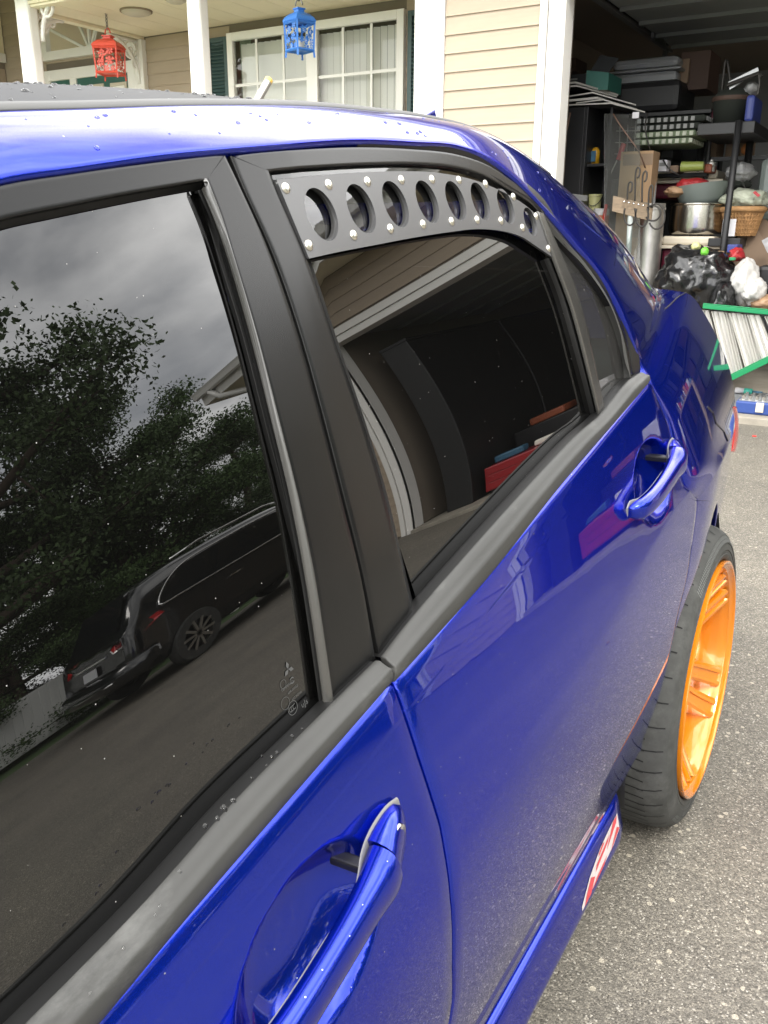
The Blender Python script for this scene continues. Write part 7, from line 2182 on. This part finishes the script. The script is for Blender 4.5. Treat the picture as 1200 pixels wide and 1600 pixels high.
m_ = MB(); m_.box(SUVX - .17, SUVX + .17, SUVY - 2.345, SUVY - 2.335, .66, .79); m_.build('number_plate', 'plate_white', suv)
m_ = MB(); m_.obox((SUVX, SUVY - 2.30, .86), (.40, 0, 0), (0, .02, 0), (0, 0, .018)); m_.build('boot_chrome', 'chrome', suv, bevel=.005)
m_ = MB(); m_.tube(catmull([(SUVX - .93, SUVY - 1.95, .52), (SUVX - .88, SUVY - 2.22, .50), (SUVX - .6, SUVY - 2.37, .49), (SUVX, SUVY - 2.41, .49), (SUVX + .6, SUVY - 2.37, .49), (SUVX + .88, SUVY - 2.22, .5), (SUVX + .93, SUVY - 1.95, .52)], 30), .10, 8, flat=1.3)
m_.build('suv_bumper', 'suv_black', suv, smooth=True)
m_ = MB(); m_.tube([(SUVX - .7, SUVY - 2.45, .46), (SUVX, SUVY - 2.51, .45), (SUVX + .7, SUVY - 2.45, .46)], .014, 6); m_.build('bumper_chrome', 'chrome', suv, smooth=True)
for s in (-1, 1):
    for y in (-1.38, 1.36):
        c = (SUVX + s * .86, SUVY + y, .36)
        m_ = MB(); m_.lathe([(.22, -.11), (.345, -.11), (.36, -.07), (.36, .07), (.345, .105), (.25, .11), (.24, .09)], c, 40, 'x'); wv = m_.build('suv_wheel', 'tyre_rubber', suv, auto=40)
        m_ = MB()
        for k in range(10):
            a = k * math.pi / 5
            m_.obox((c[0] + s * .10, c[1] + .13 * math.cos(a), c[2] + .13 * math.sin(a)), (.012, 0, 0), (0, .11 * math.cos(a), .11 * math.sin(a)), (0, -.018 * math.sin(a), .018 * math.cos(a)))
        m_.lathe([(.22, -.02), (.245, .0), (.24, .10 * s), (.225, .10 * s)], c, 40, 'x')
        m_.build('suv_rim', 'galvanised', wv)
        m_ = MB(); m_.lathe([(.0, .0), (.22, .0), (.22, .02)], (c[0] + s * .03, c[1], c[2]), 30, 'x'); m_.build('wheel_disc', 'bolt_dark', wv)

# white ribbed fence, kerb strip of grass beyond the drive
fence = thing('fence', 'low white ribbed vinyl fence along the far side of the drive', 'fence', (11.2, 0, 0))
pm = None
for k in range(9):
    y0 = -12 + k * 2.4
    if pm is None:
        m_ = MB(); m_.box(-.02, .02, .07, 2.33, .08, 1.02)
        for q in range(15):
            m_.box(-.034, -.0205, .10 + q * .15, .17 + q * .15, .10, 1.00)
        po = m_.build('fence_panel', 'fence_white', fence); pm = po.data
        m_ = MB(); m_.box(-.065, .065, -.065, .065, -.02, 1.08); m_.box(-.08, .08, -.08, .08, 1.0805, 1.12)
        pp = m_.build('fence_post', 'fence_white', fence); ppm = pp.data
    else:
        po = bpy.data.objects.new('fence_panel', pm); COL.objects.link(po); adopt(po, fence)
        pp = bpy.data.objects.new('fence_post', ppm); COL.objects.link(pp); adopt(pp, fence)
    po.location = (11.2, y0, 0); pp.location = (11.2, y0, 0)

# trees: trunk with limbs, crown of leaf-sized faces gathered in clumps at the limb ends
def tree_meshes(seed, H, R_):
    r = np.random.default_rng(seed)
    tb = MB(); ends = []
    top_ = H * 0.86
    tr = [(0, 0, 0), (0.08 * r.normal(), 0.08 * r.normal(), H * .25), (0.2 * r.normal(), 0.2 * r.normal(), H * .5), (0.3 * r.normal(), .3 * r.normal(), top_)]
    tr = catmull(tr, 14)
    tb.tube(tr, list(np.linspace(H * .030, H * .006, 14)), 9)
    for k in range(26):
        t = r.uniform(.26, .98); p = tr[min(13, int(t * 13))]
        a = r.uniform(0, 2 * math.pi); l = R_ * (1.05 - .62 * max(0, t - .3) / .7) * r.uniform(.75, 1.1)
        e = p + np.array([l * math.cos(a), l * math.sin(a), l * r.uniform(.12, .55)])
        mid = (p + e) / 2 + np.array([0, 0, -.05 * l]) + r.normal(size=3) * .12
        br = catmull([p, mid, e], 8)
        tb.tube(br, list(np.linspace(H * .010, H * .0022, 8)), 5)
        ends += [br[4], br[5], br[6], br[7], br[7]]
        for q in range(3):
            b0 = br[r.integers(3, 7)]; e2 = b0 + r.normal(size=3) * np.array([.5, .5, .3]) * R_ * .36
            tb.tube([b0, e2], [H * .0028, H * .001], 4); ends.append(e2)
    N = 76000
    E_ = np.array(ends)
    c = E_[r.integers(0, len(E_), N)]
    sp_ = R_ * .155
    d = r.normal(size=(N, 3)); d /= np.linalg.norm(d, axis=1)[:, None]
    pos = c + d * (sp_ * r.uniform(.15, 1.25, N) ** .8)[:, None] * np.array([1.15, 1.15, .72])
    s = np.where(np.arange(N) < 70000, r.uniform(.024, .054, N), r.uniform(.05, .085, N))[:, None] * (H / 9) ** .5
    core = np.arange(N) >= 70000       # larger leaf sprays well inside the clumps
    pos[core] = c[core] + (pos[core] - c[core]) * 0.55
    u = r.normal(size=(N, 3)); u /= np.linalg.norm(u, axis=1)[:, None]
    v = np.cross(u, r.normal(size=(N, 3))); v /= np.linalg.norm(v, axis=1)[:, None]
    Vt = np.stack([pos - u * s, pos + v * s * .55, pos + u * s, pos - v * s * .55], 1).reshape(-1, 3)
    me = bpy.data.meshes.new('crown')
    me.vertices.add(4 * N); me.vertices.foreach_set('co', Vt.ravel())
    me.loops.add(4 * N); me.loops.foreach_set('vertex_index', np.arange(4 * N))
    me.polygons.add(N); me.polygons.foreach_set('loop_start', np.arange(0, 4 * N, 4)); me.polygons.foreach_set('loop_total', np.full(N, 4))
    me.update(); me.validate()
    me.materials.append(MATS['leaf' if seed % 2 else 'leaf_b'])
    tm = bpy.data.meshes.new('trunk'); tm.from_pydata(tb.v, [], tb.f); tm.materials.append(MATS['bark'])
    tm.polygons.foreach_set('use_smooth', [True] * len(tm.polygons))
    return tm, me
TM = [tree_meshes(11, 11.5, 3.9), tree_meshes(12, 9.5, 3.2), tree_meshes(13, 13.0, 4.4)]
SPOTS = [(12.9, 3.3, 0, .3), (14.4, 7.0, 1, 1.2), (17.5, 1.5, 2, 2.0), (13.4, -1.5, 1, .8), (17.0, 12.5, 0, 2.6), (20.5, -3.5, 2, .5), (14.0, 14.5, 1, 3.0), (11.4, 20.0, 0, 4.0),
         (21.5, 17.0, 2, 1.0), (22.0, 9.5, 2, 5.1), (15.5, -6.5, 0, 4.4), (22.0, -11.0, 2, 1.9), (14.0, -14.0, 1, 2.2), (10.0, -22.0, 2, .2), (18.0, 23.0, 1, 5.5)]
SC = [1.10, .92, 1.0, 1, .62, 1.0, .62, .6, .62, .72, 1, 1, 1, 1, .6]
lbls = ['tall broad tree straight across the drive beyond the fence', 'rounded tree beyond the fence level with the garage', 'tallest tree standing behind the first row beyond the fence', 'smaller tree beyond the fence, just streetward of the tall broad one', 'broad tree far back to the right of the garage',
        'tall tree in the back row across the drive', 'small tree beside the garage right corner', 'tree behind the garage right corner', 'tall tree in the far right background', 'tall tree at the back of the wood across the drive', 'broad tree beyond the fence at the street end',
        'tall tree in the back row at the street end', 'small tree near the street end of the fence', 'tall tree standing by the street', 'small tree far behind the garage']
for k, (x, y, i, rz) in enumerate(SPOTS):
    t = thing('tree', lbls[k], 'tree', (x, y, -0.02), 'trees beyond the fence')
    t.rotation_euler = (0, 0, rz)
    t.scale = (SC[k],) * 3
    for nm, me in (('trunk', TM[i][0]), ('crown', TM[i][1])):
        o = bpy.data.objects.new(nm, me); COL.objects.link(o); o.parent = t

for k in range(11):       # bushes filling in under the crowns
    t = thing('bush', 'leafy bush behind the white fence, %s from the street end' % ['first', 'second', 'third', 'fourth', 'fifth', 'sixth', 'seventh', 'eighth', 'ninth', 'tenth', 'eleventh'][k], 'bush', (12.6 + 0.8 * (k % 3), -9 + 2.1 * k, -0.9), 'bushes behind the fence')
    t.rotation_euler = (0, 0, k * 1.3); t.scale = (0.62, 0.62, 0.36 + 0.05 * (k % 3))
    for nm, me in (('trunk', TM[k % 3][0]), ('crown', TM[k % 3][1])):
        o = bpy.data.objects.new(nm, me); COL.objects.link(o); o.parent = t

# odds and ends in the dark upper half of the garage
for k, (u0, v0, u1, v1, Y, d, m, nm, lb, ct) in enumerate((
        (950, 118, 962, 128, 5.9, .2, 'tote_grey', 'plastic_box', 'small grey box squeezed beside the teal printed carton', 'box'),
        (1046, 258, 1060, 270, 5.75, .2, 'dark_card', 'carton', 'small brown carton between the white box and the green cup', 'carton'),
        (1100, 256, 1112, 270, 5.8, .2, 'orange_bin', 'plastic_tub', 'rust coloured tub right of the green cup', 'tub'),
        (1010, 232, 1030, 248, 6.2, .3, 'brown_box', 'carton', 'dark carton in the shade under the cushions', 'carton'),
        (1032, 230, 1052, 248, 6.2, .3, 'board_face', 'carton', 'black carton in the shade under the cushions', 'carton'),
        (1112, 158, 1124, 190, 5.9, .2, 'maroon', 'thermos', 'dark red flask behind the handled basket', 'flask'))):
    pbox(nm, lb, ct, u0, v0, u1, v1, Y, d, m, 0.012)
for k, (pts, m, lb) in enumerate((
        ([(1012, 176, 5.5), (1008, 200, 5.45), (1014, 228, 5.45), (1024, 252, 5.6)], 'iron', 'black cord looping down beside the folded cushions'),
        ([(1036, 250, 5.66), (1044, 262, 5.6), (1054, 270, 5.6), (1062, 274, 5.62)], 'iron', 'black cord trailing from the small white box'),
        ([(958, 178, 5.2), (972, 200, 5.18), (985, 218, 5.18), (1000, 240, 5.22), (1008, 262, 5.28)], 'wire_brown', 'thin brown wire hanging across the glass sheet'),
        ([(1170, 250, 5.9), (1160, 280, 5.8), (1166, 300, 5.8)], 'iron', 'black strap hanging behind the leaning rack post'))):
    m_ = MB(); m_.tube(catmull([at(*p) for p in pts], 20), 0.0055, 6); tag(m_.build('cord', m, None, smooth=True), lb, 'cord')
for k, (u, v0, v1, Y, m, lb) in enumerate(((1110, 250, 268, 5.85, 'aluminium', 'pale spray can beside the rust coloured tub'), (1116, 300, 318, 5.75, 'red', 'red can at the rim of the wicker basket'))):
    a, b = at(u, v1, Y), at(u, v0, Y); h = b[2] - a[2]
    m_ = MB(); m_.lathe([(0, 0), (.033, 0), (.033, h * .75), (.02, h * .85), (.014, h * .86), (.014, h), (0, h)], a, 14); tag(m_.build('spray_can', m, None, auto=40), lb, 'spray can')
# leaves, twigs and crumbs of asphalt on the drive
lv = MB()
for k in range(420):
    x, y = rng.uniform(-.4, 3.2), rng.uniform(-1.2, 4.3)
    if x < 0.06 and y < 1.1:
        continue
    s_ = rng.uniform(.002, .007); z_ = 0.001
    a = rng.uniform(0, 6.28); c_, q_ = math.cos(a) * s_, math.sin(a) * s_
    lv.add([(x + c_, y + q_, z_), (x - q_ * .8, y + c_ * .8, z_), (x - c_, y - q_, z_), (x + q_ * .8, y - c_ * .8, z_), (x, y, z_ + s_ * .8)], [(0, 1, 4), (1, 2, 4), (2, 3, 4), (3, 0, 4)])
lo = lv.build('gravel', 'concrete', None, kind='stuff')
lo['label'] = 'loose crumbs of stone scattered over the driveway'; lo['category'] = 'gravel'
for k, (x, y, lb) in enumerate(((0.62, 0.9, 'curled brown leaf on the driveway to the right of the wheel'), (0.35, 2.3, 'curled brown leaf on the driveway behind the car'))):
    m_ = MB(); a = k * 1.9 + .4
    P_ = [(x + t * .030 * math.cos(a) - w_ * .012 * math.sin(a) * (1 - t * t), y + t * .030 * math.sin(a) + w_ * .012 * math.cos(a) * (1 - t * t), .002 + .006 * abs(w_) + .004 * t * t) for t in (-1, -.5, 0, .5, 1) for w_ in (-1, 0, 1)]
    m_.add(P_, [(i * 3 + j, i * 3 + j + 1, i * 3 + j + 4, i * 3 + j + 3) for i in range(4) for j in range(2)])
    tag(m_.build('fallen_leaf', 'dark_card', None), lb, 'leaf', 'fallen leaves on the driveway')
